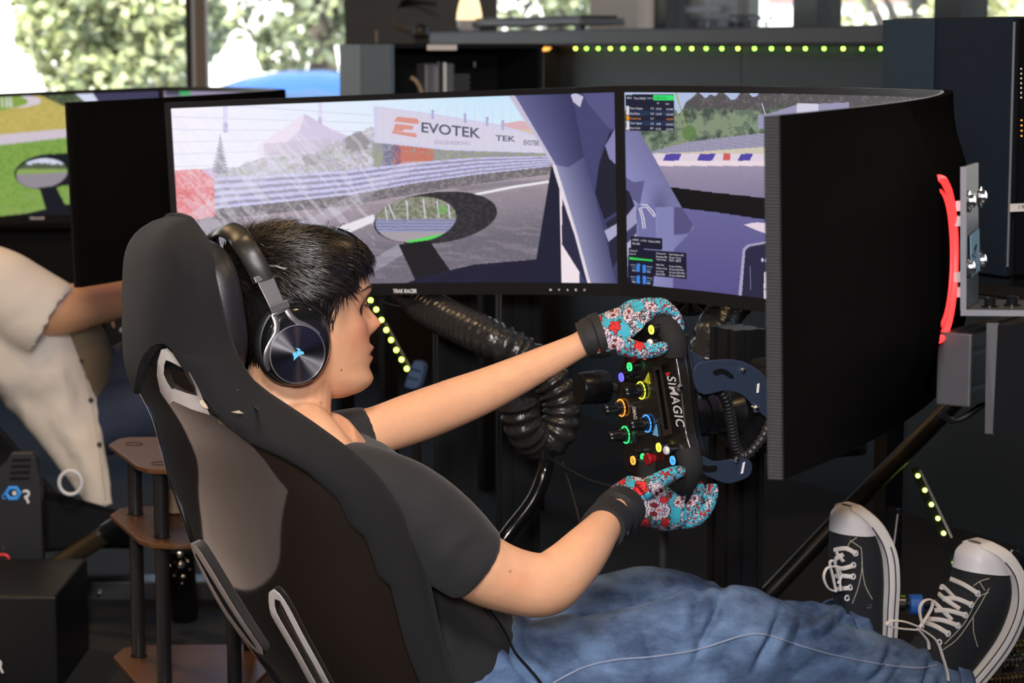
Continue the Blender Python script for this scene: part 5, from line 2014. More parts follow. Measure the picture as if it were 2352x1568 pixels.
# jeans -----------------------------------------------------------------
def m_denim():
    m = M('blue_denim', rgb(92, 116, 152), 0.85, var=0.2, scale=300, bump=0.3, bscale=1500)
    nt = m.node_tree
    b = nt.nodes['Principled BSDF']
    old = b.inputs['Base Color'].links[0].from_socket
    tc = nt.nodes.new('ShaderNodeTexCoord')
    n1 = nt.nodes.new('ShaderNodeTexNoise')
    n1.inputs['Scale'].default_value = 11
    n1.inputs['Detail'].default_value = 8
    n1.inputs['Roughness'].default_value = 0.62
    mp = nt.nodes.new('ShaderNodeMapping')
    mp.inputs['Scale'].default_value = (1.0, 1.0, 2.2)
    nt.links.new(tc.outputs['Object'], mp.inputs['Vector'])
    nt.links.new(mp.outputs[0], n1.inputs['Vector'])
    cr_ = nt.nodes.new('ShaderNodeValToRGB')
    cr_.color_ramp.elements[0].position = 0.36
    cr_.color_ramp.elements[0].color = (0.34, 0.37, 0.46, 1)
    cr_.color_ramp.elements[1].position = 0.64
    cr_.color_ramp.elements[1].color = (1.35, 1.35, 1.3, 1)
    nt.links.new(n1.outputs['Fac'], cr_.inputs[0])
    mu = nt.nodes.new('ShaderNodeMix')
    mu.data_type = 'RGBA'
    mu.blend_type = 'MULTIPLY'
    mu.inputs['Factor'].default_value = 0.95
    nt.links.new(old, mu.inputs['A'])
    nt.links.new(cr_.outputs[0], mu.inputs['B'])
    nt.links.new(mu.outputs['Result'], b.inputs['Base Color'])
    return m


m_jean = m_denim()


def leg_pts(rows):
    out = []
    for x_, y_, r_, rad in rows:
        p = PR(x_, y_, r_)
        out.append((p, rad * p.y / FPX))
    return out


def leg(mb, rows, n=24, sub=5):
    lp_ = leg_pts(rows)
    c = cr([a for a, _ in lp_], sub)
    idx = [i * sub for i in range(len(lp_))]
    rad = [smooth_interp(i, idx, [b for _, b in lp_]) for i in range(len(c))]
    mb.tube(c, rad, n)


NLEG = [(1130, 1560, 0.09, 128), (1260, 1560, 0.10, 150), (1400, 1548, 0.11, 150), (1530, 1515, 0.115, 150), (1640, 1486, 0.118, 138), (1720, 1483, 0.118, 132), (1810, 1508, 0.115, 122), (1920, 1540, 0.11, 116), (2030, 1567, 0.105, 112), (2110, 1597, 0.10, 112), (2150, 1612, 0.10, 112)]
FLEG = [(1180, 1500, -0.07, 120), (1290, 1470, -0.09, 120), (1400, 1432, -0.11, 118), (1500, 1408, -0.125, 114), (1570, 1420, -0.13, 106), (1680, 1452, -0.13, 98), (1800, 1468, -0.13, 94), (1900, 1470, -0.13, 92), (1950, 1462, -0.13, 86)]
je = MB()
leg(je, NLEG)
leg(je, FLEG)
je.rings([ell(0.17, 0.01, 0.30, 0.14, 0.17, 0.5), ell(0.22, 0.01, 0.36, 0.15, 0.175, 0.5), ell(0.20, 0.01, 0.41, 0.14, 0.172, 0.5), ell(0.185, 0.01, 0.44, 0.13, 0.165, 0.5)])
jo = remesh(je, 'jeans', m_jean, 0.0042, 10, driver, 0.6)


def jean_folds(w):
    x_, y_ = px_of(w)
    out = np.zeros(len(w))
    # creases gathered at hip, knees and ankles: (centre, spread, angle of the crease, spacing, depth)
    for i_, (cx_, cy_, sx, sy, ang, wl, amp) in enumerate(((1700, 1450, 120, 100, 0.20, 48, 0.016), (1530, 1400, 100, 110, 0.05, 52, 0.012), (1270, 1500, 130, 90, -0.75, 46, 0.015),
                                           (1420, 1500, 110, 80, -0.25, 60, 0.012), (2070, 1540, 100, 80, 0.55, 34, 0.013), (1890, 1420, 90, 60, 0.9, 32, 0.012), (1960, 1520, 130, 80, 1.1, 56, 0.010), (1560, 1530, 150, 60, 0.5, 60, 0.010))):
        u = (x_ - cx_) * math.cos(ang) + (y_ - cy_) * math.sin(ang)
        v = -(x_ - cx_) * math.sin(ang) + (y_ - cy_) * math.cos(ang)
        k = np.exp(-(((x_ - cx_) / sx) ** 2 + ((y_ - cy_) / sy) ** 2))
        n = vnoise((u + 12 * np.sin(v / 45.0 + i_)) / wl + 50, v / (wl * 3.2) + 9 * i_, 70 + i_)
        out += 1.7 * amp * k * (np.abs(n - 0.5) * 2 - 0.45)
    return out + 0.004 * (fnoise(w[:, 0] * 14, w[:, 2] * 14 + w[:, 1] * 6, 12, 3) - 0.5)


displace(jo, jean_folds)
# stitched side seam and cuffs
m_seam = M('seam_thread', rgb(134, 146, 172), 0.85, var=0.2)
dgr = bpy.context.evaluated_depsgraph_get()
from mathutils.bvhtree import BVHTree


def bvh_of(o):
    me = o.data
    vs = wverts(o)
    return BVHTree.FromPolygons([tuple(v) for v in vs], [tuple(p.vertices) for p in me.polygons])


def on_surf(tree_, px, py, out=0.001):
    d = ray(px, py)
    loc, nr, i_, dist = tree_.ray_cast(CAMP, d)
    if loc is None:
        return None
    return loc + nr * out if nr.dot(d) < 0 else loc - nr * out


bj = bvh_of(jo)
sm_px = cr([(1270, 1568, 0), (1340, 1533, 0), (1410, 1516, 0), (1500, 1508, 0), (1600, 1492, 0), (1700, 1461, 0), (1760, 1458, 0), (1840, 1484, 0), (1940, 1510, 0), (2040, 1528, 0), (2110, 1534, 0), (2150, 1528, 0)], 10)
pts = [on_surf(bj, p.x, p.y, 0.0008) for p in sm_px]
pts = [p for p in pts if p is not None]
MB().tube(pts, 0.0016, 6).build('side_seam', m_seam, jo)


def cuff(rows, rad_k):
    lp_ = leg_pts(rows)
    c = [a for a, _ in lp_]
    return MB().tube(cr(c, 3), [lp_[0][1] * rad_k] * (3 * (len(c) - 1) + 1), 28, caps=False)


cf = cuff([(2128, 1604, 0.10, 112), (2160, 1617, 0.10, 112)], 1.035)
cf.build('cuff', m_jean, jo, solid=0.004)
cf = cuff([(1925, 1467, -0.13, 90), (1957, 1460, -0.13, 88)], 1.035)
cf.build('cuff', m_jean, jo, solid=0.004)
# ------------------------------------------------------------------ shoes
m_canvas = M('black_canvas', (0.012, 0.014, 0.019), 0.85, var=0.2, scale=500, bump=0.2, bscale=2500)
m_rubber = M('white_rubber', (0.78, 0.76, 0.75), 0.5, var=0.06, scale=60, bump=0.06, bscale=900)
m_cap = M('white_toe_cap', (0.78, 0.77, 0.83), 0.4, var=0.03)
m_lace = M('white_lace', (0.78, 0.74, 0.72), 0.85, var=0.08, bump=0.3, bscale=2500)
m_stitch = M('pale_stitch', (0.55, 0.54, 0.44), 0.85)
m_pinstripe = M('navy_pinstripe', (0.02, 0.02, 0.05), 0.5)


def make_shoe(stn, rlat, eyes, cross, extra, cap_to, stitches, vents=()):
    root = thing('shoe', PR(*stn[-1][0], rlat), None, None)
    root.parent = driver
    root.matrix_parent_inverse = Matrix.Translation(-WLOC[driver.name])
    n0 = len(stn)
    B = cr([PR(a[0][0], a[0][1], rlat) for a in stn], 4)
    T = cr([PR(a[1][0], a[1][1], rlat) for a in stn], 4)
    W = [smooth_interp(i, [k * 4 for k in range(n0)], [a[2] for a in stn]) for i in range(len(B))]
    n = len(B)
    sole, upper, cap = [], [], []
    ST = 0.026
    for i in range(n):
        d = (T[i] - B[i])
        L = d.length
        d.normalize()
        w = W[i]
        k = min(ST + 0.012 * max(0.0, 1 - i / 9.0), L * (0.96 - 0.46 * min(1.0, i / 7.0)))
        q_ = []
        for a, b in ((0.0, 0.86), (0.12, 0.98), (0.5, 1.0), (0.9, 1.0), (1.0, 0.97)):
            q_.append((a * k, w * b + 0.003))
        ring = [B[i] + d * a + RGT * b for a, b in q_] + [B[i] + d * a - RGT * b for a, b in reversed(q_)]
        sole.append(ring)
        ring = []
        for j in range(20):
            an = 2 * math.pi * j / 20
            cv, sv = se(math.cos(an), 0.8), se(math.sin(an), 0.75)
            h = (L - k * 0.6)
            c = B[i] + d * (k * 0.6 + h / 2)
            ww = w * (0.97 if cv < 0 else 0.97 - 0.22 * cv)
            ring.append(c + d * (cv * h / 2) + RGT * (sv * ww))
        upper.append(ring)
        if i <= cap_to:
            cap.append([B[i] + d * (k * 0.6 + (L - k * 0.6) / 2) + (p - (B[i] + d * (k * 0.6 + (L - k * 0.6) / 2))) * 1.035 for p in ring])
    so = MB().rings(sole).build('sole', m_rubber, root, angle=50)
    uo = MB().rings(upper).build('upper', m_canvas, root, angle=80)
    MB().rings(cap).build('toe_cap', m_cap, root, angle=70)
    # pinstripe round the sole and black line round the cap
    MB().tube([r_[2] + RGT * 0.0004 for r_ in sole[int(n * 0.32):]], 0.0012, 6).build('pinstripe', m_pinstripe, so)
    MB().tube([r_[4] + RGT * 0.0006 for r_ in sole[6:]], 0.0011, 6).build('pinstripe', m_pinstripe, so)
    bt = BVHTree.FromPolygons([tuple(p) for r_ in upper for p in r_], [(i * 20 + j, i * 20 + (j + 1) % 20, (i + 1) * 20 + (j + 1) % 20, (i + 1) * 20 + j) for i in range(n - 1) for j in range(20)])
    def on(px_, py_, out):
        p = on_surf(bt, px_, py_, out)
        return p if p is not None else PR(px_, py_, rlat + 0.03)
    for ex, ey in eyes:
        c = on(ex, ey, 0.002)
        MB().tube([c + (UP * math.cos(t) + FWD * math.sin(t)) * 0.0042 for t in np.linspace(0, 2 * math.pi, 15)[:-1]], 0.0015, 6, closed=True).build('eyelet', m_cap, uo)
    for ex, ey in vents:
        c = on(ex, ey, 0.001)
        MB().tube([c + (UP * math.cos(t) + FWD * math.sin(t)) * 0.0035 for t in np.linspace(0, 2 * math.pi, 13)[:-1]], 0.0012, 6, closed=True).build('vent_eyelet', m_chrome, uo)
    for path in cross:
        pts_ = cr([on(a, b, 0.004 + 0.002 * (k % 2)) for k, (a, b) in enumerate(path)], 5)
        MB().tube(pts_, [(0.0038, 0.0016)] * len(pts_), 8).build('lace', m_lace, root)
    for path in extra:
        pts_ = cr([PR(a, b, rlat + c) for a, b, c in path], 6)
        MB().tube(pts_, [(0.0036, 0.0016)] * len(pts_), 8, ref=RGT).build('lace', m_lace, root)
    for path in stitches:
        pts_ = [on(p.x, p.y, 0.0006) for p in cr([(a, b, 0) for a, b in path], 6)]
        MB().tube(pts_, 0.0007, 5).build('stitching', m_stitch, uo)
    return root


near_st = [((2262, 1238), (2232, 1246), .016), ((2290, 1258), (2210, 1268), .036), ((2314, 1300), (2203, 1298), .044), ((2321, 1345), (2196, 1330), .049), ((2314, 1400), (2176, 1356), .050), ((2290, 1466), (2150, 1400), .046),
           ((2246, 1532), (2118, 1452), .043), ((2196, 1592), (2080, 1512), .040), ((2150, 1645), (2040, 1580), .038), ((2118, 1690), (2010, 1640), .036)]
ne = [(2245, 1363), (2230, 1388), (2216, 1412), (2199, 1436), (2177, 1455), (2157, 1475)]
make_shoe(near_st, 0.105, ne,
          [[(2245, 1363), (2215, 1346), (2187, 1332)], [(2230, 1388), (2196, 1376), (2168, 1378)], [(2216, 1412), (2180, 1404), (2150, 1404)], [(2199, 1436), (2165, 1426), (2135, 1424)], [(2177, 1455), (2150, 1440), (2128, 1432)],
           [(2196, 1376), (2172, 1352), (2166, 1356)], [(2204, 1398), (2176, 1380), (2160, 1366)], [(2186, 1424), (2160, 1396), (2148, 1384)]],
          [[(2120, 1440, .07), (2112, 1400, .07), (2122, 1380, .07), (2140, 1378, .07), (2138, 1400, .07), (2112, 1440, .07)], [(2112, 1440, .07), (2080, 1428, .07), (2050, 1425, .07), (2036, 1434, .07), (2060, 1442, .07), (2105, 1446, .07)],
           [(2112, 1442, .07), (2150, 1470, .075), (2166, 1510, .08), (2176, 1545, .08), (2178, 1562, .08)], [(2108, 1444, .07), (2130, 1470, .07), (2134, 1490, .07)]],
          9, [[(2270, 1360), (2245, 1375), (2215, 1430), (2170, 1478)], [(2272, 1350), (2238, 1410), (2200, 1465), (2165, 1492)], [(2235, 1418), (2236, 1450), (2245, 1485)], [(2272, 1328), (2252, 1334), (2236, 1345)], [(2250, 1336), (2262, 1356)]])
far_st = [((1964, 1156), (1938, 1160), .016), ((1992, 1184), (1920, 1180), .034), ((2012, 1220), (1917, 1222), .043), ((2026, 1268), (1915, 1268), .048), ((2031, 1330), (1917, 1320), .047), ((2031, 1390), (1924, 1376), .043),
          ((2031, 1445), (1934, 1436), .040), ((2028, 1490), (1944, 1490), .038), ((2020, 1520), (1955, 1525), .034)]
fe = [(1965, 1270), (1960, 1297), (1960, 1323), (1953, 1348), (1947, 1372)]
make_shoe(far_st, -0.115, fe,
          [[(1965, 1270), (1945, 1258), (1920, 1262)], [(1960, 1297), (1940, 1303), (1922, 1300)], [(1960, 1323), (1940, 1320), (1922, 1322)], [(1953, 1348), (1935, 1349), (1924, 1352)], [(1940, 1272), (1928, 1280), (1922, 1290)], [(1925, 1268), (1935, 1280), (1940, 1288)]],
          [[(1925, 1340, .06), (1932, 1320, .06), (1920, 1302, .06), (1900, 1304, .06), (1892, 1325, .06), (1902, 1350, .06), (1920, 1358, .06)], [(1920, 1355, .06), (1912, 1320, .06), (1906, 1292, .06), (1916, 1290, .06), (1928, 1330, .06), (1930, 1356, .06)]],
          8, [[(1968, 1234), (1950, 1248), (1946, 1268)], [(1978, 1258), (1980, 1300), (1972, 1345), (1958, 1385)], [(1979, 1290), (1986, 1340), (2003, 1375)], [(1952, 1240), (1978, 1258)]], [(1997, 1391), (1997, 1428)])

# ------------------------------------------------------------------ headset
m_hgloss = M('headset_gloss', (0.008, 0.008, 0.009), 0.14, var=0.1)
m_hband = M('headset_band', (0.020, 0.018, 0.017), 0.38, var=0.1, bump=0.05)
m_gun = M('gunmetal', (0.23, 0.22, 0.23), 0.38, metal=0.8, var=0.06)
m_disc = M('turned_disc', (0.30, 0.30, 0.33), 0.30, metal=1.0, var=0.03)
b_ = m_disc.node_tree.nodes['Principled BSDF']
b_.inputs['Anisotropic'].default_value = 0.93
tg = m_disc.node_tree.nodes.new('ShaderNodeTangent')
tg.direction_type = 'RADIAL'
tg.axis = 'Z'
m_disc.node_tree.links.new(tg.outputs[0], b_.inputs['Tangent'])
b_.inputs['Anisotropic Rotation'].default_value = 0.25
hs = thing('headset', HL(-0.04, 0, -0.11), 'black over-ear headset with a turned metal disc on the driver\'s head', 'headset')
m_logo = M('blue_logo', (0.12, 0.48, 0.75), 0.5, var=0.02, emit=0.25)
for sy in (1, -1):
    cc = PR(672, 786, 0.080)
    cs, cz = (cc - HEAD0).dot(FWD), cc.z - HZ
    dc = PR(683, 813, 0.108)
    ds_, dz_ = (dc - HEAD0).dot(FWD), dc.z - HZ
    out = RGT * sy
    def ov(h, a, b, ox=0.0, oz=0.0, n=40):
        return [HL(cs + ox, sy * h, cz + oz) + FWD * (a * math.cos(2 * math.pi * k / n)) + UP * (b * math.sin(2 * math.pi * k / n)) for k in range(n)]
    MB().rings([ov(0.072, 0.040, 0.046), ov(0.072, 0.052, 0.058), ov(0.078, 0.055, 0.061), ov(0.086, 0.054, 0.060), ov(0.090, 0.050, 0.056), ov(0.090, 0.04, 0.046)]).build('ear_pad', m_leather, hs, angle=60)
    ox, oz = ds_ - cs, dz_ - cz
    MB().rings([ov(0.088, 0.050, 0.056), ov(0.096, 0.050, 0.056, 0, -0.001), ov(0.103, 0.046, 0.051, ox * 0.5, oz * 0.5), ov(0.107, 0.0405, 0.0405, ox, oz), ov(0.107, 0.02, 0.02, ox, oz)]).build('ear_cup', m_hgloss, hs, angle=60)
    co = HL(ds_, sy * 0.107, dz_)
    MB().lathe(co, out, [(0, 0.0405), (0.0028, 0.0405), (0.0030, 0.0393), (0.0016, 0.0390)], 56, ref=UP).build('rim', m_alu, hs, angle=40)
    # disc: local Z must be the disc axis for the turned finish
    nd = 56
    me = bpy.data.meshes.new('disc')
    vs_, fs_ = [(0, 0, 0.0)], []
    rr_ = [0.004, 0.012, 0.022, 0.031, 0.0391]
    for r_ in rr_:
        vs_ += [(r_ * math.cos(2 * math.pi * k / nd), r_ * math.sin(2 * math.pi * k / nd), -0.0006 * (r_ / 0.0391) ** 2) for k in range(nd)]
    for k in range(nd):
        fs_.append((0, 1 + k, 1 + (k + 1) % nd))
        for i in range(len(rr_) - 1):
            a = 1 + i * nd
            fs_.append((a + k, a + nd + k, a + nd + (k + 1) % nd, a + (k + 1) % nd))
    me.from_pydata(vs_, [], fs_)
    me.polygons.foreach_set('use_smooth', [True] * len(me.polygons))
    me.materials.append(m_disc)
    do = bpy.data.objects.new('disc', me)
    COL.objects.link(do)
    do.location = co + out * 0.0026
    do.rotation_euler = out.to_track_quat('Z', 'Y').to_euler()
    _link_parent(do, hs, do.location.copy())
    if sy > 0:
        def lg(px_, py_):
            d = ray(px_, py_)
            o_ = co + out * 0.0032
            return CAMP + d * ((o_ - CAMP).dot(out) / d.dot(out))
        # emblem of three sail-like flicks, traced in photo pixels
        ups = lambda pts: [lg(600 + a / 5.227, 640 + b / 5.227) for a, b in pts]
        for poly in ([(374, 900), (393, 886), (401, 880), (418, 885), (436, 905), (448, 912), (444, 930), (420, 948), (392, 980), (392, 940)],
                     [(420, 878), (436, 866), (470, 868), (500, 872), (512, 890), (508, 908), (488, 906), (468, 914), (448, 926), (436, 900)],
                     [(414, 832), (440, 832), (464, 842), (474, 860), (458, 864), (440, 862), (430, 846)]):
            p_ = ups(poly)
            MB().prism(p_, out * 0.0006).build('emblem', m_logo, hs, smooth=False)
    # yoke fork
    def hp(px_, py_, h):
        q_ = PR(px_, py_, h)
        return HL((q_ - HEAD0).dot(FWD), sy * h, q_.z - HZ)
    MB().tube(cr([hp(628, 722, 0.100), hp(636, 745, 0.104), hp(634, 768, 0.106), hp(621, 790, 0.107), hp(612, 812, 0.107), hp(612, 835, 0.105), hp(619, 848, 0.101)], 5), [(0.0016, 0.0042)] * 31, 10, ref=out).build('yoke_arm', m_gun, hs)
    MB().tube(cr([hp(656, 706, 0.100), hp(668, 726, 0.104), hp(684, 740, 0.106), hp(706, 750, 0.107), (hp(726, 764, 0.106)), hp(742, 784, 0.103)], 5), [(0.0016, 0.0042)] * 26, 10, ref=out).build('yoke_arm', m_gun, hs)
    MB().tube([hp(626, 724, 0.1005), hp(642, 714, 0.102), hp(658, 706, 0.1005)], [(0.0025, 0.0042)] * 3, 10, ref=out).build('yoke_bridge', m_alu, hs)
    blk = MB()
    blk.prism([hp(614, 702, 0.098), hp(658, 686, 0.098), hp(664, 704, 0.099), hp(622, 720, 0.099)], out * 0.006)
    blk.build('slider_block', m_gun, hs, smooth=False, bevel=0.0012)
    blk = MB()
    blk.prism([hp(589, 648, 0.088), hp(626, 634, 0.088), hp(650, 690, 0.098), hp(616, 703, 0.098)], out * 0.004)
    blk.build('slider', m_gun, hs, smooth=False, bevel=0.001)
    blk = MB()
    blk.prism([hp(578, 636, 0.085), hp(617, 621, 0.085), hp(622, 633, 0.087), hp(584, 650, 0.087)], out * 0.007)
    blk.build('band_end', m_gun, hs, smooth=False, bevel=0.0012)
e1 = PR(600, 634, 0.085)
es, ez = (e1 - HEAD0).dot(FWD), e1.z - HZ
half_ = []
for px_, py_, h_ in ((604, 644, 0.0885), (590, 612, 0.086), (572, 580, 0.078), (556, 556, 0.062), (546, 541, 0.036)):
    q_ = PR(px_, py_, h_)
    half_.append(((q_ - HEAD0).dot(FWD), h_, q_.z - HZ))
bp_ = [HL(*h_) for h_ in half_] + [HL(half_[-1][0] - 0.002, 0, half_[-1][2] + 0.006)] + [HL(a, -b, c) for a, b, c in reversed(half_)]
cb = cr(bp_, 6)
rings = []
for i, p in enumerate(cb):
    t = (cb[min(i + 1, len(cb) - 1)] - cb[max(i - 1, 0)]).normalized()
    nrm = (p - HL(-0.03, 0, 0.0))
    nrm = (nrm - t * nrm.dot(t)).normalized()
    bn = t.cross(nrm).normalized()
    rings.append([p + bn * (0.0155 * math.cos(a)) + nrm * (0.0055 * math.sin(a)) for a in np.linspace(0, 2 * math.pi, 17)[:-1]])
MB().rings(rings).build('headband', m_hband, hs, angle=70)

# ------------------------------------------------------------------ gloved hands
m_glove = M('printed_glove', (0.1, 0.4, 0.5), 0.75, var=0.08, scale=400, attr='Col', bump=0.15, bscale=2000)
m_strap = M('black_strap', (0.012, 0.012, 0.013), 0.7, var=0.15, bump=0.2, bscale=1500)


def finger(mb, pts, rad, n=14):
    c = cr(pts, 6)
    m = len(c)
    rr = [smooth_interp(i / (m - 1), [k / (len(rad) - 1) for k in range(len(rad))], rad) for i in range(m)]
    # rounded tip
    d = (c[-1] - c[-2]).normalized()
    for k in (0.35, 0.7, 0.92):
        c.append(c[m - 1] + d * rr[m - 1] * k)
        rr.append(rr[m - 1] * math.sqrt(max(0.02, 1 - k * k)))
    mb.tube(c, rr, n)


def palm(mb, secs, n=28):
    """secs: (px, py, Y, half height px, half width m, dir angle deg)"""
    rings = []
    for a, b, Y, hh, hw, ang in secs:
        c = P(a, b, Y)
        u = UP * math.cos(math.radians(ang)) + FWD * math.sin(math.radians(ang))
        h = hh * Y / FPX
        rings.append([c + u * (h * se(math.cos(2 * math.pi * k / n), 0.85)) + RGT * (hw * se(math.sin(2 * math.pi * k / n), 0.8)) for k in range(n)])
    mb.rings(rings)


def glove_print(o, roses, skulls, cyan, blacks):
    w = wverts(o)
    x_, y_ = px_of(w)
    p = Paint(x_, y_)
    p.c[:] = q(58, 172, 198)
    nz = vnoise(x_ / 2.2, y_ / 2.2, 5)
    n3 = fnoise(x_ / 9, y_ / 9 + w[:, 1] * 30, 15, 3)
    p.put(n3 > 0.54, (208, 198, 204))
    p.put((n3 > 0.54) & (nz > 0.42), (58, 44, 66))
    p.put((n3 > 0.515) & (n3 < 0.54), (30, 26, 42))
    p.put(n3 < 0.33, (168, 34, 38))
    p.put((n3 < 0.33) & (nz > 0.6), (96, 14, 22))
    p.put((n3 < 0.355) & (n3 > 0.33), (44, 66, 50))
    for cx_, cy_, rx, ry in cyan:
        p.ell(cx_, cy_, rx, ry, (56, 166, 190))
    for cx_, cy_, rx, ry, rot in skulls:
        c, s = math.cos(rot), math.sin(rot)
        u = ((x_ - cx_) * c + (y_ - cy_) * s) / rx
        v = (-(x_ - cx_) * s + (y_ - cy_) * c) / ry
        e = u * u + v * v
        p.put(e < 1.0, (44, 36, 70))
        p.put(e < 0.86, (214, 205, 208))
        ln = np.sin(u * rx * 0.9 + 3 * np.sin(v * ry * 0.5)) * np.sin(v * ry * 0.9)
        p.put((e < 0.86) & (ln > 0.25), (84, 60, 104), 0.9)
        p.put((e < 0.9) & (np.hypot(u + 0.05, v - 0.38) < 0.25), (112, 24, 38))
        p.put((e < 0.9) & (np.hypot(u + 0.05, v + 0.38) < 0.25), (112, 24, 38))
        p.put((e < 0.9) & (np.hypot(u - 0.30, v) < 0.10), (224, 60, 58))
        p.put((u > 0.42) & (u < 0.72) & (np.abs(v) < 0.4) & (np.sin(v * 24) > 0.35), (86, 60, 120))
    for cx_, cy_, r_ in roses:
        d = np.hypot(x_ - cx_, y_ - cy_)
        an = np.arctan2(y_ - cy_, x_ - cx_)
        p.put(np.hypot(x_ - cx_ - r_ * 0.8, y_ - cy_ + r_ * 0.9) < r_ * 0.45, (46, 88, 66))
        p.put(d < r_ * (1.0 + 0.12 * np.sin(an * 5)), (70, 14, 22))
        p.put(d < r_ * (0.88 + 0.12 * np.sin(an * 5)), (220, 40, 42))
        p.put((d < r_ * 0.85) & (np.sin(d / r_ * 11 + an * 2) > 0.62), (120, 14, 22))
    for f in blacks:
        p.put(f(x_, y_, w), (16, 16, 18))
    set_cols(o, p.c)


# left hand, up on the rim
gl_ = MB()
palm(gl_, [(1352, 778, 3.43, 42, 0.034, 14), (1385, 766, 3.432, 48, 0.040, 14), (1420, 752, 3.437, 49, 0.044, 20), (1452, 735, 3.44, 42, 0.043, 32), (1466, 724, 3.442, 30, 0.040, 40)])
for k, (ox, oy, ln) in enumerate(((0, 0, 1.0), (4, -5, 1.04), (0, -2, 1.0), (-6, 5, 0.86))):
    dep = RGT * (0.034 - 0.0215 * k)
    A_ = [(1448, 722), (1475, 704), (1502, 703), (1520, 722), (1529, 746)]
    pts_ = [P(1448 + (a - 1448) * ln + ox + 6, b + oy, 3.445) + dep for a, b in A_]
    finger(gl_, pts_, [0.0108, 0.0105, 0.0098, 0.0090, 0.0080])
finger(gl_, [P(1404, 788, 3.42) + RGT * 0.030, P(1440, 798, 3.41) + RGT * 0.036, P(1470, 797, 3.41) + RGT * 0.040, P(1488, 790, 3.41) + RGT * 0.044], [0.0155, 0.0135, 0.0115, 0.0095])
lh = remesh(gl_, 'glove', m_glove, 0.0016, 3, driver, label='left glove printed with skulls and roses')
glove_print(lh, [(1412, 750, 14), (1375, 733, 9), (1380, 798, 10), (1468, 792, 13)], [(1384, 766, 19, 17, 0.5), (1412, 788, 24, 18, 0.2), (1408, 718, 22, 14, -0.3), (1443, 722, 14, 18, 0.3), (1496, 704, 18, 11, 0.5), (1484, 772, 12, 9, 0.4)],
            [(1464, 703, 15, 13), (1436, 760, 12, 16), (1392, 740, 9, 10)], [])
c0_ = [P(1338, 783, 3.43), P(1350, 778, 3.43), P(1366, 773, 3.432), P(1386, 767, 3.433)]
MB().tube(cr(c0_, 3), [(0.033, 0.029)] * 3 + [(0.036, 0.032)] * 3 + [(0.039, 0.035)] * 4, 28, ref=RGT).build('glove_cuff', m_strap, lh)

# right hand, low on the rim
gr_ = MB()
palm(gr_, [(1412, 1182, 3.275, 42, 0.034, -38), (1440, 1162, 3.31, 54, 0.041, -30), (1475, 1152, 3.345, 66, 0.045, -20), (1512, 1160, 3.375, 60, 0.046, -5), (1540, 1172, 3.385, 44, 0.043, 10), (1552, 1178, 3.385, 28, 0.038, 15)])
for k, (ox, oy, ln) in enumerate(((0, 0, 1.0), (6, 6, 1.04), (2, 5, 1.0), (-6, -2, 0.86))):
    dep = RGT * (0.036 - 0.0215 * k)
    A_ = [(1530, 1186), (1562, 1186), (1588, 1168), (1604, 1140), (1610, 1112)]
    pts_ = [P(1530 + (a - 1530) * ln + ox, b + oy, 3.40) + dep for a, b in A_]
    finger(gr_, pts_, [0.0118, 0.0110, 0.0102, 0.0094, 0.0082])
finger(gr_, [P(1448, 1122, 3.32) + RGT * 0.030, P(1480, 1098, 3.335) + RGT * 0.036, P(1510, 1081, 3.345) + RGT * 0.036, P(1535, 1074, 3.35) + RGT * 0.034], [0.0165, 0.0140, 0.0115, 0.0092])
rh = remesh(gr_, 'glove', m_glove, 0.0016, 3, driver, label='right glove printed with a large skull and roses')
glove_print(rh, [(1472, 1120, 17), (1480, 1204, 15), (1528, 1200, 11), (1428, 1104, 9), (1453, 1168, 9), (1524, 1148, 9), (1500, 1068, 8)],
            [(1504, 1170, 38, 26, 0.12), (1514, 1130, 26, 16, 1.0), (1452, 1134, 17, 15, 0.6), (1474, 1092, 20, 15, -0.7), (1440, 1190, 14, 16, 0.3), (1562, 1150, 13, 18, 0.9), (1590, 1150, 12, 20, 0.8), (1512, 1216, 20, 9, 0.0)],
            [(1488, 1140, 10, 9), (1550, 1175, 14, 30), (1452, 1110, 12, 8), (1466, 1172, 6, 26)], [])
c0_ = [P(1402, 1192, 3.262), P(1416, 1180, 3.278), P(1432, 1167, 3.298)]
MB().tube(cr(c0_, 4), [(0.033, 0.031)] * 4 + [(0.037, 0.036)] * 5, 28, ref=RGT).build('glove_cuff', m_strap, rh)
c0_ = [P(1384, 1213, 3.20), P(1393, 1203, 3.22), P(1402, 1193, 3.24)]
wt = MB().tube(cr(c0_, 3), [0.0335] * 7, 32, ref=RGT).build('wristwatch_strap', m_strap, driver)
wb_ = P(1416, 1228, 3.215)
MB().lathe(wb_, (FWD * 0.5 - UP * 0.8).normalized(), [(-0.006, 0.014), (-0.005, 0.019), (0.004, 0.019), (0.006, 0.016)], 24).build('watch_case', m_gloss, wt)
# ------------------------------------------------------------------ steering wheel (turned about 80 degrees)
WC = PR(1515, 930, 0.0)
TT = math.radians(3)
WN = (-FWD * math.cos(TT) - UP * math.sin(TT)).normalized()
E1 = RGT
E2 = WN.cross(E1)
if E2.z < 0:
    E2 = -E2
AL = math.radians(79)
XW = E1 * math.cos(AL) - E2 * math.sin(AL)
YW = E1 * math.sin(AL) + E2 * math.cos(AL)


def WP(px, py, off=0.0):
    d = ray(px, py)
    o = WC + WN * off
    return CAMP + d * ((o - CAMP).dot(WN) / d.dot(WN))


def WL(x_, y_, off=0.0):
    return WC + XW * x_ + YW * y_ + WN * off


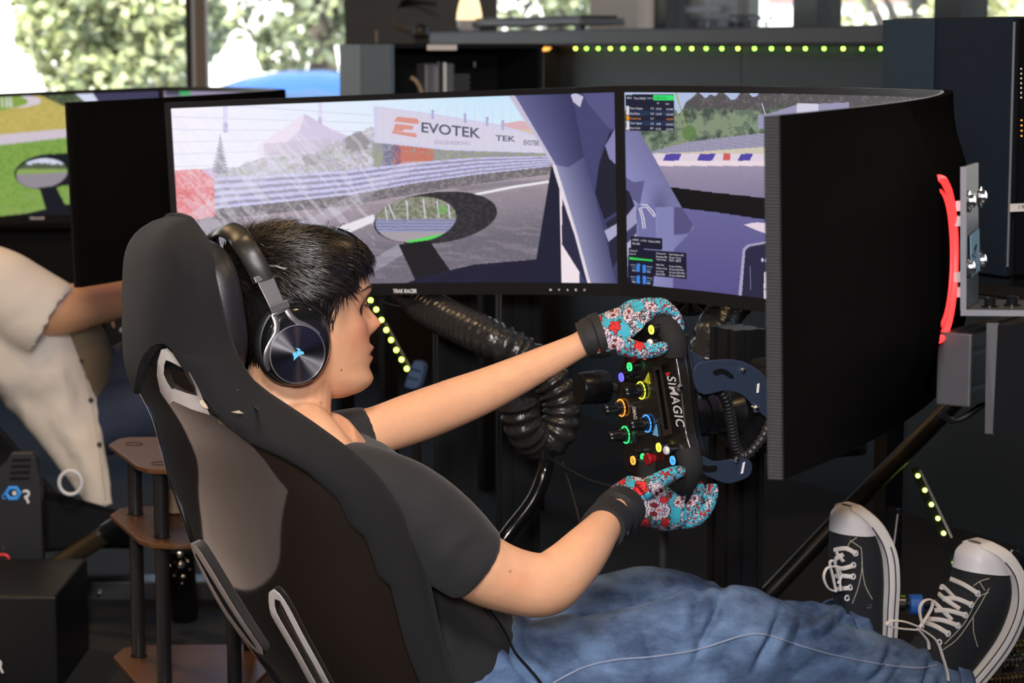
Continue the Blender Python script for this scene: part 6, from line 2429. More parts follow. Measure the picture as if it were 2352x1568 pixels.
m_carbon = M('carbon_weave', (0.014, 0.012, 0.010), 0.28, var=0.4, scale=500, coat=0.4)
m_grip = M('suede_grip', (0.009, 0.009, 0.010), 0.85, var=0.2, scale=400, bump=0.2, bscale=2000)
wheel = thing('steering_wheel', WL(0.16, 0, 0), 'black formula steering wheel with lit buttons held in both hands', 'steering wheel')
out_ = resamp([(1452, 782), (1495, 752), (1538, 768), (1552, 830), (1560, 880), (1568, 950), (1574, 1000), (1588, 1052), (1580, 1085), (1530, 1098), (1475, 1100), (1436, 1078), (1428, 1020), (1420, 960), (1416, 900), (1422, 850), (1436, 812)], 60)
MB().prism([WP(a, b, 0.0) for a, b in out_], WN * -0.020).build('front_plate', m_carbon, wheel, angle=40, bevel=0.003)
MB().prism([WP(1176 + (a - 1176) * 1.0 + 6, b, -0.020) for a, b in out_[3:-3]], WN * -0.025).build('rear_housing', m_satin, wheel, angle=40, bevel=0.004)
# raised bar with shift-light window
fr = MB()
O_ = [(1496, 842), (1518, 838), (1545, 996), (1524, 1003)]
I_ = [(1506, 850), (1514, 848), (1535, 984), (1527, 988)]
n = 4
vs = [WP(a, b, 0.007) for a, b in O_] + [WP(a, b, 0.007) for a, b in I_] + [WP(a, b, 0.0) for a, b in O_] + [WP(a, b, 0.001) for a, b in I_]
fs = []
for i in range(4):
    j = (i + 1) % 4
    fs += [(i, j, 4 + j, 4 + i), (i, 8 + i, 8 + j, j), (4 + i, 4 + j, 12 + j, 12 + i)]
fr.add(vs, fs).build('shift_light_frame', M('worn_carbon', (0.035, 0.027, 0.018), 0.35, var=0.5, scale=300), wheel, smooth=False)
MB().add([WP(a, b, 0.0015) for a, b in I_], [(0, 1, 2, 3)]).build('shift_light_window', m_gloss, wheel, smooth=False)
tdir = Vector((0.19, 0.98))
tup = Vector((0.985, -0.17))
fn = lambda a, b: WP(1531 + tdir.x * a + tup.x * b, 864 + tdir.y * a + tup.y * b, 0.0016)
text_on(fn, 'SIMAGIC', 122, 20, bold=0.015, shear=0.25, space=1.1).build('lettering', m_text, wheel, smooth=False)
m_red = M('red_print', (0.65, 0.03, 0.03), 0.6)
MB().add([WP(a, b, 0.0017) for a, b in ((1528, 856), (1540, 854), (1537, 862), (1530, 864))], [(0, 1, 2, 3)]).build('red_flash', m_red, wheel, smooth=False)
fn = lambda a, b: WP(1451 + 0.16 * a + 0.98 * b, 933 + 0.98 * a - 0.17 * b, 0.0016)
text_on(fn, 'SIMAGIC', 40, 8, bold=0.01, shear=0.25).build('lettering', m_text, wheel, smooth=False)
GLOW = {'yellow': (0.80, 0.85, 0.07), 'red': (1.0, 0.06, 0.06), 'green': (0.04, 0.75, 0.20), 'violet': (0.16, 0.13, 1.0), 'orange': (1.0, 0.36, 0.05), 'blue': (0.06, 0.30, 1.0)}


def button(px, py, kind):
    hi = 0.028 if py < 800 else (0.016 if px > 1540 else 0.010)
    c = WP(px, py, hi)
    MB().lathe(WP(px, py, hi) - WN * hi, WN, [(0, 0.0078), (hi - 0.002, 0.0078), (hi, 0.0072)], 24).build('button_base', m_satin, wheel)
    if kind == 'white':
        MB().lathe(c, WN, [(-0.004, 0.0068), (0.003, 0.0066), (0.005, 0.005), (0.0055, 0.001)], 24).build('button', m_white, wheel)
        return
    g_ = M_glow('glow_' + kind, GLOW[kind], 1.3)
    rg = MB()
    rings = []
    for h_, r_ in ((0.0, 0.0072), (0.002, 0.0070), (0.002, 0.0040), (0.0, 0.0038)):
        rings.append([c + (E1 * math.cos(t) + E2 * math.sin(t)) * r_ + WN * h_ for t in np.linspace(0, 2 * math.pi, 25)[:-1]])
    rg.rings(rings, closed=True)
    b_ = rg.build('button', g_, wheel, angle=50)
    MB().lathe(c, WN, [(-0.002, 0.0042), (0.0012, 0.0040)], 20).build('button_face', m_satin, b_)
    gl2 = {'yellow': [(-.2, -.5), (.1, -.5), (.1, .2), (.4, .2), (-.05, .6)], 'red': [(-.4, -.1), (-.1, -.1), (-.1, .5), (.15, .5), (.15, -.1), (.4, -.1), (0, -.6)],
           'green': [(-.3, -.5), (.5, 0), (-.3, .5)], 'violet': [(-.12, -.55), (.12, -.55), (.12, -.12), (.55, -.12), (.55, .12), (.12, .12), (.12, .55), (-.12, .55), (-.12, .12), (-.55, .12), (-.55, -.12), (-.12, -.12)],
           'orange': [(-.15, -.5), (.3, .5), (.1, .5), (-.35, -.4)], 'blue': [(-.15, -.6), (.15, -.6), (.15, .6), (-.15, .6)]}[kind]
    MB().prism([c + WN * 0.0014 + E1 * (a * 0.0055) + E2 * (b * 0.0055) for a, b in gl2], WN * 0.0006).build('button_icon', g_, b_, smooth=False)


for px_, py_, k_ in ((1497, 757, 'yellow'), (1495, 788, 'white'), (1481, 815, 'red'), (1447, 842, 'green'), (1428, 866, 'violet'), (1514, 1027, 'yellow'), (1533, 1034, 'white'),
                     (1455, 1057, 'orange'), (1478, 1051, 'green'), (1546, 1057, 'blue')):
    button(px_, py_, k_)


def rotary(px, py, kind):
    g_ = M_glow('glow_' + kind, GLOW[kind], 1.3)
    c = WP(px, py, 0.002)
    k = MB()
    prof = []
    N = 36
    for h_, r_ in ((0.0, 0.0105), (0.010, 0.0105), (0.012, 0.0085), (0.028, 0.0082), (0.031, 0.0066)):
        prof.append([c + WN * h_ + (E1 * math.cos(2 * math.pi * j / N) + E2 * math.sin(2 * math.pi * j / N)) * (r_ * (1 + (0.07 if j % 2 else 0) * (h_ > 0.011))) for j in range(N)])
    kb_ = k.rings(prof).build('rotary_knob', m_satin, wheel, angle=25)
    for j in range(14):
        a0, a1 = 2 * math.pi * (j + 0.12) / 14, 2 * math.pi * (j + 0.88) / 14
        vs = []
        for a in np.linspace(a0, a1, 4):
            u = E1 * math.cos(a) + E2 * math.sin(a)
            vs += [c + u * 0.0142 + WN * 0.001, c + u * 0.0122 + WN * 0.001, c + u * 0.0122 + WN * 0.0022, c + u * 0.0142 + WN * 0.0022]
        MB().rings([vs[4 * i:4 * i + 4] for i in range(4)]).build('ring_light', g_, kb_, smooth=False)


for px_, py_, k_ in ((1474, 896, 'yellow'), (1428, 936, 'orange'), (1487, 972, 'blue'), (1438, 998, 'green')):
    rotary(px_, py_, k_)
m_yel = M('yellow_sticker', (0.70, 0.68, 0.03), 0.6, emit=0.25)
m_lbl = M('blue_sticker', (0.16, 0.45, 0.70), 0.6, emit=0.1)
MB().prism([WP(a, b, 0.001) for a, b in ((1490, 855), (1494, 882), (1480, 876))], WN * 0.001).build('warning_sticker', m_yel, wheel, smooth=False)
fn = lambda a, b: WP(1486.5 + 0.16 * a + 0.98 * b, 866 + 0.98 * a - 0.17 * b, 0.0024)
text_on(fn, 'AIM', 10, 4).build('lettering', m_satin, wheel, smooth=False)
MB().prism([WP(a, b, 0.001) for a, b in ((1508, 974), (1512, 1002), (1500, 998))], WN * 0.001).build('warning_sticker', m_lbl, wheel, smooth=False)
m_redp = M('red_paddle', (0.35, 0.01, 0.015), 0.3, var=0.1, coat=0.4)
for px_, py_ in ((1502, 1052), (1466, 818)):
    MB().lathe(WP(px_, py_, 0.0), WN, [(0, 0.007), (0.006, 0.008), (0.010, 0.010), (0.014, 0.009)], 18).build('thumb_encoder', m_redp, wheel)
for px_, py_ in ((1458, 867), (1478, 1035)):
    MB().lathe(WP(px_, py_, 0.0), WN, [(0, 0.008), (0.004, 0.008), (0.005, 0.004), (0.012, 0.0045), (0.014, 0.002)], 18).build('toggle', m_satin, wheel)
for sx in (-1, 1):
    pts = cr([WL(sx * 0.082, -0.052), WL(sx * 0.108, -0.056), WL(sx * 0.124, -0.030), WL(sx * 0.126, 0.010), WL(sx * 0.118, 0.048), WL(sx * 0.096, 0.070), WL(sx * 0.072, 0.066)], 6)
    MB().tube(pts, [(0.019, 0.0165)] * len(pts), 18, ref=WN).build('hand_grip', m_grip, wheel, angle=60)
    pd = [WL(sx * 0.05, -0.03, -0.040), WL(sx * 0.10, -0.035, -0.040), WL(sx * 0.115, 0.0, -0.040), WL(sx * 0.10, 0.04, -0.040), WL(sx * 0.05, 0.03, -0.040)]
    MB().prism(pd, WN * -0.004).build('shift_paddle', m_carbon, wheel, smooth=False)
# cyan-edged upper fairing right of the left grip
MB().tube(cr([WP(1545, 772, -0.02), WP(1556, 800, -0.02), WP(1560, 830, -0.02)], 5), 0.0016, 6).build('edge_trim', M('cyan_trim', (0.05, 0.45, 0.5), 0.4), wheel)

# ------------------------------------------------------------------ wheel base
AXD = -WN
hubc = PS(1562, 958, (WC - HEAD0).dot(FWD) + 0.055)
base = thing('wheel_base', PR(1680, 1100, 0.0), 'black motor base with navy mounting plates behind the steering wheel', 'wheel base')
MB().lathe(hubc, FWD, [(-0.03, 0.020), (-0.025, 0.026), (0.0, 0.028), (0.002, 0.034), (0.012, 0.034), (0.013, 0.031), (0.03, 0.032), (0.031, 0.029), (0.04, 0.029), (0.041, 0.033), (0.055, 0.033), (0.056, 0.028), (0.075, 0.03), (0.10, 0.04)], 40).build('quick_release', m_satin, base, angle=30)
MB().lathe(hubc + FWD * 0.001, FWD, [(0, 0.033), (0.0, 0.0348), (0.010, 0.0348), (0.010, 0.033)], 40).build('collar', m_grey, base, angle=30)
MB().lathe(hubc + FWD * 0.10, FWD, [(0, 0.03), (0.0, 0.062), (0.02, 0.066), (0.20, 0.066), (0.21, 0.05)], 40).build('motor', m_matte, base, angle=30)
slab('motor_block', hubc + FWD * 0.24, (0.14, 0.14, 0.15), m_matte, AX, bevel=0.008, parent=base)
for r_ in (0.085, -0.085):
    up_ = resamp([(1594, 838), (1640, 826), (1700, 828), (1748, 858), (1766, 900), (1766, 960), (1735, 940), (1700, 905), (1660, 896), (1610, 905), (1592, 880)], 40)
    MB().prism([PR(a, b, 0.085) + RGT * (r_ - 0.085) for a, b in up_], RGT * 0.006).build('mounting_plate', m_navy, base, smooth=False, bevel=0.001)
    lo_ = resamp([(1580, 1040), (1612, 1046), (1640, 1058), (1700, 1050), (1722, 1062), (1718, 1090), (1690, 1104), (1662, 1108), (1622, 1092), (1606, 1080), (1588, 1066)], 40)
    MB().prism([PR(a, b, 0.085) + RGT * (r_ - 0.085) for a, b in lo_], RGT * 0.006).build('mounting_plate', m_navy, base, smooth=False, bevel=0.001)
sl_ = resamp([(1638, 852), (1660, 846), (1684, 862), (1680, 870), (1660, 858), (1642, 862)], 20)
MB().prism([PR(a, b, 0.0915) for a, b in sl_], RGT * 0.001).build('plate_slot', m_satin, base, smooth=False)
sl_ = resamp([(1602, 1062), (1625, 1070), (1644, 1068), (1646, 1080), (1625, 1084), (1610, 1078)], 20)
MB().prism([PR(a, b, 0.0915) for a, b in sl_], RGT * 0.001).build('plate_slot', m_satin, base, smooth=False)
for a, b, r_ in ((1560, 890, 0.006), (1735, 938, 0.006), (1706, 850, 0.004), (1690, 1055, 0.005)):
    MB().lathe(PR(a, b, 0.092), RGT, [(-0.004, r_), (0.003, r_), (0.006, r_ * 0.5)], 16).build('bolt', m_chrome, base)
MB().prism([PR(a, b, 0.0925) for a, b in ((1739, 881), (1744, 880), (1742, 901), (1737, 902))], RGT * 0.001).build('white_mark', m_text, base, smooth=False)
MB().prism([PR(a, b, 0.0925) for a, b in ((1706, 1062), (1711, 1060), (1706, 1086), (1701, 1088))], RGT * 0.001).build('white_mark', m_text, base, smooth=False)


def hose(path, r, pitch, name, mat, parent, depth=0.16, n=20, **t):
    c = cr(path, 30)
    d = [0.0]
    for i in range(len(c) - 1):
        d.append(d[-1] + (c[i + 1] - c[i]).length)
    tot = d[-1]
    m = int(tot / pitch * 5)
    pts = []
    k = 0
    for i in range(m + 1):
        s_ = tot * i / m
        while k < len(d) - 2 and d[k + 1] < s_:
            k += 1
        pts.append(c[k].lerp(c[k + 1], (s_ - d[k]) / max(1e-9, d[k + 1] - d[k])))
    rad = [r * (1 - depth * (0.5 - 0.5 * math.cos(2 * math.pi * i / 5))) for i in range(m + 1)]
    return MB().tube(pts, rad, n).build(name, mat, parent, angle=70, **t)


m_hose = M('corrugated_black', (0.016, 0.016, 0.017), 0.4, var=0.2)
hose([P(1612, 908, 3.44), P(1632, 893, 3.43), P(1655, 898, 3.43), P(1672, 930, 3.44), P(1680, 975, 3.46), P(1690, 1025, 3.48), P(1706, 1046, 3.49)], 0.0095, 0.0068, 'cable_sleeve', m_hose, None, 0.22, 12,
     label='ribbed black cable sleeve arching over the wheel base', cat='cable')
hose([P(1698, 1046, 3.42), P(1716, 1044, 3.42), P(1736, 1024, 3.43), P(1754, 1000, 3.44), P(1768, 965, 3.46)], 0.0085, 0.0095, 'coiled_cable', m_hose, None, 0.30, 12, label='coiled black cable climbing beside the monitor edge', cat='cable')

# ------------------------------------------------------------------ wind simulator: fans and foil ducts
m_foil = M('black_foil', (0.022, 0.021, 0.020), 0.22, var=0.3, scale=60, bump=0.9, bscale=110)
d1 = thing('air_duct', P(1240, 1030, 4.0), 'long ribbed black air duct curving behind the driver\'s outstretched arm', 'duct')
hose([P(940, 672, 4.30), P(985, 708, 4.22), P(1050, 742, 4.1), P(1130, 780, 4.0), P(1200, 815, 4.0), P(1258, 865, 4.0), P(1290, 925, 4.0), P(1282, 990, 4.0), P(1240, 1015, 4.0), P(1205, 985, 3.96), P(1190, 930, 3.95)], 0.036, 0.0185, 'hose', m_foil, d1, 0.16, 24)
MB().lathe(P(945, 662, 4.34), (UP * -0.9 - FWD * 0.35 + RGT * 0.1).normalized(), [(-0.05, 0.03), (-0.045, 0.058), (0.0, 0.06), (0.006, 0.056), (0.004, 0.05), (-0.01, 0.02)], 40).build('fan_housing', m_satin, d1, angle=40)
MB().tube([P(940 + 72 * math.cos(t), 676 + 28 * math.sin(t), 4.26) for t in np.linspace(0, 2 * math.pi, 41)[:-1]], 0.0014, 6, closed=True).build('fan_ring', m_dgrey, d1)
MB().tube(cr([P(982, 690, 4.2), P(978, 684, 4.2), P(972, 682, 4.2)], 4), 0.002, 6).build('fan_mark', m_text, d1)
d2 = thing('air_duct', P(1610, 830, 3.85), 'short shiny black air duct rising behind the steering wheel', 'duct')
hose([P(1690, 690, 4.0), P(1662, 722, 3.95), P(1640, 765, 3.82), P(1628, 805, 3.82), P(1622, 830, 3.82)], 0.034, 0.020, 'hose', m_foil, d2, 0.20, 24)
fan = thing('cooling_fan', P(1582, 720, 4.0), 'chrome fan grille peeking under the centre monitor', 'fan')
fc = P(1582, 682, 4.0)
fax = Vector((-0.15, -0.75, -0.45)).normalized()
MB().lathe(fc, fax, [(-0.03, 0.02), (-0.03, 0.040), (0.0, 0.042), (0.004, 0.040), (0.002, 0.030)], 32).build('housing', m_satin, fan, angle=40)
fu = (UP - fax * UP.dot(fax)).normalized()
fw = fax.cross(fu)
for k in range(7):
    a0 = 2 * math.pi * k / 7
    pts = [fc + fax * 0.004 + (fu * math.cos(a0 + b) + fw * math.sin(a0 + b)) * r_ for r_, b in ((0.012, 0), (0.034, -0.15), (0.036, 0.35), (0.012, 0.5))]
    MB().prism(pts, fax * 0.003).build('blade', m_chrome, fan, smooth=False, bevel=0.001)
MB().lathe(fc + fax * 0.004, fax, [(0, 0.012), (0.006, 0.011), (0.008, 0.004)], 20).build('hub', m_chrome, fan)

# ------------------------------------------------------------------ rig frame of black aluminium profile
m_prof = M('black_profile', (0.007, 0.0075, 0.009), 0.42, var=0.15, metal=0.2)


def profile(mb, a, b, w, h, u):
    """T-slot profile from a to b; u is the direction of its width"""
    a, b = Vector(a), Vector(b)
    t = (b - a).normalized()
    u = (Vector(u) - t * Vector(u).dot(t)).normalized()
    v = t.cross(u)
    pts = []
    nu_, nv_ = max(1, round(w / 0.04)), max(1, round(h / 0.04))
    def edge(p0, p1, n_, inn):
        out = [p0]
        for k in range(n_):
            c = p0 + (p1 - p0) * ((k + 0.5) / n_)
            d = (p1 - p0).normalized()
            out += [c - d * 0.005, c - d * 0.005 + inn * 0.006, c + d * 0.005 + inn * 0.006, c + d * 0.005]
        return out
    c = [Vector((-w / 2, -h / 2)), Vector((w / 2, -h / 2)), Vector((w / 2, h / 2)), Vector((-w / 2, h / 2))]
    pts = edge(c[0], c[1], nu_, Vector((0, 1))) + edge(c[1], c[2], nv_, Vector((-1, 0))) + edge(c[2], c[3], nu_, Vector((0, -1))) + edge(c[3], c[0], nv_, Vector((1, 0)))
    mb.prism([a + u * p.x + v * p.y for p in pts], b - a)
    return mb


rig = thing('rig_frame', R(0.6, 0, 0), 'black aluminium racing rig frame carrying the seat and steering wheel', 'frame')
for r_ in (-0.26, 0.26):
    profile(MB(), R(-0.15, r_, 0.06), R(1.55, r_, 0.06), 0.04, 0.08, RGT).build('side_rail', m_prof, rig, smooth=False)
for s_ in (0.0, 0.55, 1.45):
    profile(MB(), R(s_, -0.24, 0.05), R(s_, 0.24, 0.05), 0.04, 0.04, UP).build('cross_rail', m_prof, rig, smooth=False)
up1 = PR(1690, 1120, -0.20)
su = (up1 - HEAD0).dot(FWD)
profile(MB(), R(su, -0.20, 0.10), R(su, -0.20, 0.84), 0.06, 0.08, FWD).build('upright', m_prof, rig, smooth=False)
profile(MB(), R(su, -0.22, 0.70), R(su, 0.10, 0.70), 0.04, 0.08, UP).build('wheel_deck', m_prof, rig, smooth=False)
MB().tube(cr([P(1256, 1030, 3.9), P(1252, 1080, 3.9), P(1225, 1150, 3.88), P(1160, 1235, 3.86), P(1100, 1330, 3.85)], 6), 0.0135, 14).build('bent_tube', m_gloss, rig)
MB().tube([P(1740, 1390, 4.15), P(1920, 1200, 4.15), P(2200, 915, 4.15)], 0.017, 20).build('diagonal_tube', M('satin_tube', (0.03, 0.028, 0.025), 0.35, metal=0.6), rig)
MB().tube([P(1700, 1420, 3.5), P(1700, 1430, 3.5)], 0.001, 6)
for a, b in (((1260, 1052), (1425, 1122)), ((1292, 1060), (1335, 1210))):
    MB().tube(cr([P(*a, 3.7), P((a[0] + b[0]) / 2 + 6, (a[1] + b[1]) / 2 + 14, 3.65), P(*b, 3.6)], 5), 0.003, 8).build('loose_cable', m_black, None, label='thin black cable sagging under the steering wheel' if b[0] > 1400 else 'thin black cable hanging below the wheel rim', cat='cable')
# monitor stand behind the left monitor
ms = thing('monitor_stand', P(1015, 1330, 4.5), 'dark profile stand behind the left monitor', 'stand')
for px_ in (1045, 1190):
    p_ = P(px_, 800, 4.45)
    profile(MB(), (p_.x, p_.y, 0), (p_.x, p_.y, 1.12), 0.08, 0.04, (1, 0.3, 0)).build('upright', m_prof, ms, smooth=False)
    slab('foot', (p_.x, p_.y, 0.02), (0.08, 0.5, 0.04), m_prof, parent=ms)
# shifter knob left of the wheel
kn = thing('shifter', P(1358, 1000, 3.62), 'round black shifter knob left of the steering wheel', 'shifter')
kc = PS(1330, 892, (P(1330, 892, 3.6) - HEAD0).dot(FWD))
MB().lathe(kc, FWD, [(0, 0.006), (0.0, 0.024), (0.004, 0.026), (0.028, 0.026), (0.029, 0.0275), (0.048, 0.027), (0.052, 0.018)], 36).build('knob', m_satin, kn, angle=40)
MB().tube([kc + FWD * 0.05, kc + FWD * 0.13 - UP * 0.02, kc + FWD * 0.16 - UP * 0.2, R((kc - HEAD0).dot(FWD) + 0.16, (kc - HEAD0).dot(RGT), 0.1)], 0.008, 10).build('lever', m_dgrey, kn)

# ------------------------------------------------------------------ led edges of the pedal decks
m_edge = M('pale_edge', (0.6, 0.6, 0.58), 0.4)


def led_edge(pts, line, Y, label, lab):
    root = thing('led_strip', P(pts[-1][0], pts[-1][1], Y), label, 'lights')
    a, b = P(pts[0][0], pts[0][1], Y), P(pts[-1][0], pts[-1][1], Y)
    d = (b - a).normalized()
    MB().box((a + b) / 2 + Vector((0, 0.01, 0)), ((b - a).length + 0.03, 0.010, 0.014), (d, Vector((0, 1, 0)), d.cross(Vector((0, 1, 0))))).build('bar', m_black, root, smooth=False)
    for x_, y_ in pts:
        c = P(x_, y_, Y) - Vector((0, 0.0, 0))
        MB().lathe(c + Vector((0, 0.004, 0)), (0, -1, 0), [(0, 0.0042 * Y / 4.4), (0.003, 0.004 * Y / 4.4), (0.005, 0.002 * Y / 4.4)], 10).build('led', m_ledy, root)
    MB().tube([P(line[0][0], line[0][1], Y - 0.01), P(line[1][0], line[1][1], Y - 0.01)], 0.0022, 8).build('rim', m_edge, root)


led_edge([(2109, 1093), (2125, 1126), (2140, 1159), (2155, 1191), (2168, 1225), (2193, 1293)], ((2113, 1080), (2186, 1234)), 4.2, 'slanting row of yellow-green leds beside the driver\'s shoes', 'a')
led_edge([(851, 690), (864, 711), (876, 735), (887, 758), (898, 781), (910, 804), (922, 826), (934, 847)], ((886, 742), (942, 845)), 5.8, 'slanting row of yellow-green leds in front of the driver\'s face', 'b')


def pedal_plate(pts, Y, label, holes, mat, group):
    root = thing('pedal', P(pts[0][0], pts[0][1] + 20, Y), label, 'pedal', group)
    MB().prism([P(a, b, Y) for a, b in resamp(pts, 36)], Vector((0.01, 0.008, 0.0))).build('plate', mat, root, smooth=False, bevel=0.001)
    for a, b in holes:
        MB().lathe(P(a, b, Y - 0.0004), (0, 1, 0), [(0, 0.0035), (0.002, 0.0035)], 12).build('hole', m_matte, root, smooth=False)
    arm = P(sum(a for a, _ in pts) / len(pts), max(b for _, b in pts), Y + 0.02)
    MB().tube([arm + UP * 0.03, Vector((arm.x, arm.y + 0.06, arm.z - 0.12)), Vector((arm.x, arm.y + 0.06, 0.06))], 0.012, 10).build('arm', m_dgrey, root)
    return root


m_pblue = M('blue_anodised', (0.13, 0.24, 0.52), 0.4, metal=0.3, var=0.05)
pedal_plate([(950, 832), (960, 829), (971, 836), (972, 848), (962, 884), (952, 892), (932, 888), (931, 880)], 5.75, 'pale blue perforated pedal glowing under the left monitor', [(948, 848), (956, 850), (963, 853), (941, 868), (949, 870), (957, 872)], m_pblue, 'pedals')
pd1 = pedal_plate([(2035, 1175), (2062, 1180), (2050, 1300), (2048, 1410), (2030, 1430), (2032, 1300)], 4.05, 'black pedal plate just behind the farther shoe', [(2046, 1200), (2044, 1230), (2040, 1262)], m_satin, 'pedals')
MB().tube([P(2062, 1180, 4.04), P(2052, 1260, 4.04), P(2050, 1330, 4.04), P(2036, 1400, 4.04)], 0.0014, 6).build('bright_edge', m_edge, pd1)
pd2 = pedal_plate([(2318, 1290), (2330, 1262), (2345, 1300), (2345, 1420), (2325, 1440)], 3.95, 'black pedal plate right of the nearer shoe', [], m_satin, 'pedals')
MB().tube([P(2324, 1262, 3.94), P(2314, 1302, 3.94)], 0.0014, 6).build('bright_edge', m_edge, pd2)
ld = thing('pedal_damper', P(2090, 1420, 4.1), 'chrome and blue pedal damper between the two shoes', 'damper')
MB().tube([P(2035, 1384, 4.1), P(2060, 1384, 4.1)], 0.010, 16).build('rod_end', m_satin, ld)
for px_ in (2047, 2070):
    MB().lathe(P(px_, 1384, 4.09), (1, 0, 0), [(-0.008, 0.008), (-0.006, 0.015), (0.006, 0.015), (0.008, 0.008)], 20).build('chrome_nut', m_chrome, ld)
MB().lathe(P(2103, 1388, 4.09), (1, 0, 0), [(-0.012, 0.012), (-0.011, 0.019), (0.011, 0.019), (0.012, 0.012)], 24).build('blue_collar', M('blue_collar', (0.03, 0.12, 0.45), 0.35), ld)
MB().tube([P(2080, 1386, 4.1), P(2150, 1388, 4.1)], 0.009, 14).build('shaft', m_satin, ld)
gd = thing('pedal_springs', P(2300, 1540, 3.9), 'gold and chrome pedal spring cluster at the lower right corner', 'springs')
m_goldm = M('gold_metal', (0.75, 0.52, 0.22), 0.25, metal=1.0)
for y_, mt_ in ((1490, m_goldm), (1522, m_chrome), (1562, m_goldm)):
    pts = []
    for k in range(90):
        t = k / 89
        pts.append(P(2272 + 90 * t, y_ - 8 * t, 3.9) + Vector((0, math.cos(t * 60) * 0.009, math.sin(t * 60) * 0.009)))
    MB().tube(pts, 0.0018, 6).build('coil', mt_, gd)
    MB().tube([P(2268, y_, 3.9), P(2370, y_ - 9, 3.9)], 0.005, 10).build('rod', m_satin, gd)

# ------------------------------------------------------------------ mount of the nearest monitor
nb = -mon_r.n
uu = (mon_r.tb - mon_r.ta).normalized()          # towards the camera
def RB(t, v, off):
    return mon_r.S(t, v, 0) + nb * off
ring_c = mon_r.S(0.575, 0.5, -0.041)
sp_c = mon_r.S(0.455, 0.5, -0.044)
m_rred = M_glow('red_ring_glow', (1.0, 0.03, 0.03), 2.2)
def ring_pts(rad_, out_off):
    return [mon_r.S(0.575 + rad_ * math.cos(t) / mon_r.w, 0.5 - rad_ * math.sin(t) / mon_r.h, -(0.039 + out_off)) for t in np.linspace(0, 2 * math.pi, 65)[:-1]]


MB().tube(ring_pts(0.094, 0.003), [(0.005, 0.004)] * 64, 8, closed=True, ref=nb).build('glow_ring', m_rred, mon_r.root)
MB().tube(ring_pts(0.080, 0.002), 0.0018, 8, closed=True).build('glow_ring', m_rred, mon_r.root)
mt = thing('monitor_bracket', P(2230, 720, 2.6), 'grey steel angle bracket bolted to the back of the near monitor', 'bracket')
s_pl = (P(2210, 550, 2.66) - sp_c).dot(nb)
A_, B_ = P(2207, 383, 2.63), P(2207, 712, 2.63)
wd = 0.085
away = -uu
pl = MB().prism([A_, A_ + away * wd, B_ + away * wd, B_], nb * 0.006)
pl.build('upright_plate', m_dgrey, mt, smooth=False, bevel=0.001)
MB().prism([A_ - nb * 0.0005 - away * 0.0008, A_ + nb * 0.0065 - away * 0.0008, B_ + nb * 0.0065 - away * 0.0008, B_ - nb * 0.0005 - away * 0.0008], away * 0.002).build('plate_edge', m_grey, mt, smooth=False)
MB().prism([B_, B_ + away * wd * 1.3, B_ + away * wd * 1.3 + nb * 0.12, B_ + nb * 0.12], UP * -0.006).build('foot_plate', m_dgrey, mt, smooth=False, bevel=0.001)
MB().prism([B_ - away * 0.001 + UP * 0.0005, B_ + nb * 0.12 - away * 0.001 + UP * 0.0005, B_ + nb * 0.12 - away * 0.001 - UP * 0.0065, B_ - away * 0.001 - UP * 0.0065], away * 0.002).build('plate_edge', m_grey, mt, smooth=False)
for px_, py_ in ((2226, 462), (2252, 452), (2225, 614), (2252, 598)):
    d_ = ray(px_, py_)
    o_ = A_ + nb * 0.0065
    c_ = CAMP + d_ * ((o_ - CAMP).dot(nb) / d_.dot(nb))
    MB().lathe(c_, nb, [(0, 0.013), (0.0015, 0.013), (0.002, 0.008), (0.006, 0.0075), (0.008, 0.004)], 24).build('bolt', m_chrome, mt)
def pl_pt(px_, py_, off):
    d_ = ray(px_, py_)
    o_ = A_ + nb * off
    return CAMP + d_ * ((o_ - CAMP).dot(nb) / d_.dot(nb))
tp_ = MB().prism([pl_pt(a, b, 0.0072) for a, b in ((2228, 541), (2248, 525), (2250, 620), (2230, 637))], nb * 0.0006).build('tape', M('blue_tape', (0.16, 0.33, 0.46), 0.7), mt, smooth=False)
MB().tube(cr([pl_pt(a, b, 0.0082) for a, b in ((2238, 572), (2243, 560), (2239, 580), (2233, 586), (2242, 590))], 5), 0.0006, 5).build('pen_mark', m_satin, tp_)
for px_, py_, l_ in ((2166, 452, 0.04), (2176, 600, 0.03)):
    c_ = sp_c + UP * (0.055 if py_ < 500 else -0.03) + uu * 0.02
    for dz_ in (0.0, -0.018):
        slab('spacer', c_ + nb * (s_pl / 2) + UP * dz_, (s_pl, 0.016, 0.012), m_alu, (nb, uu, UP), parent=mt)
for dx_ in (0.028, 0.052, 0.076):
    c_ = B_ + nb * dx_ + away * (0.02 + dx_ * 0.5)
    MB().lathe(c_, UP, [(0, 0.010), (0.002, 0.010), (0.0025, 0.007), (0.011, 0.0068), (0.012, 0.004)], 20).build('bolt', m_gloss, mt)
bm_ = thing('profile_beam', P(2240, 940, 2.75), 'thick grey aluminium beam end below the monitor bracket', 'beam')
p0 = P(2192, 848, 2.62)
bdir = (FWD * 0.75 + nb * 0.55).normalized()
bdir = Vector((0.55, 0.83, 0.0)).normalized()
m_bcap = M('beam_grey', (0.055, 0.052, 0.058), 0.5, metal=0.2, var=0.1, bump=0.1, bscale=1200)
profile(MB(), p0 + bdir * 0.003, p0 + bdir * 0.5, 0.042, 0.084, bdir.cross(UP)).build('profile', m_prof, bm_, smooth=False)
slab('end_cap', p0, (0.006, 0.042, 0.086), m_bcap, (bdir, bdir.cross(UP).normalized(), UP), bevel=0.002, parent=bm_)
jp = thing('joining_plate', P(2300, 1000, 2.6), 'dark vertical joining plate at the right edge beside the beam', 'plate')
A2, B2 = P(2292, 745, 2.58), P(2280, 995, 2.58)
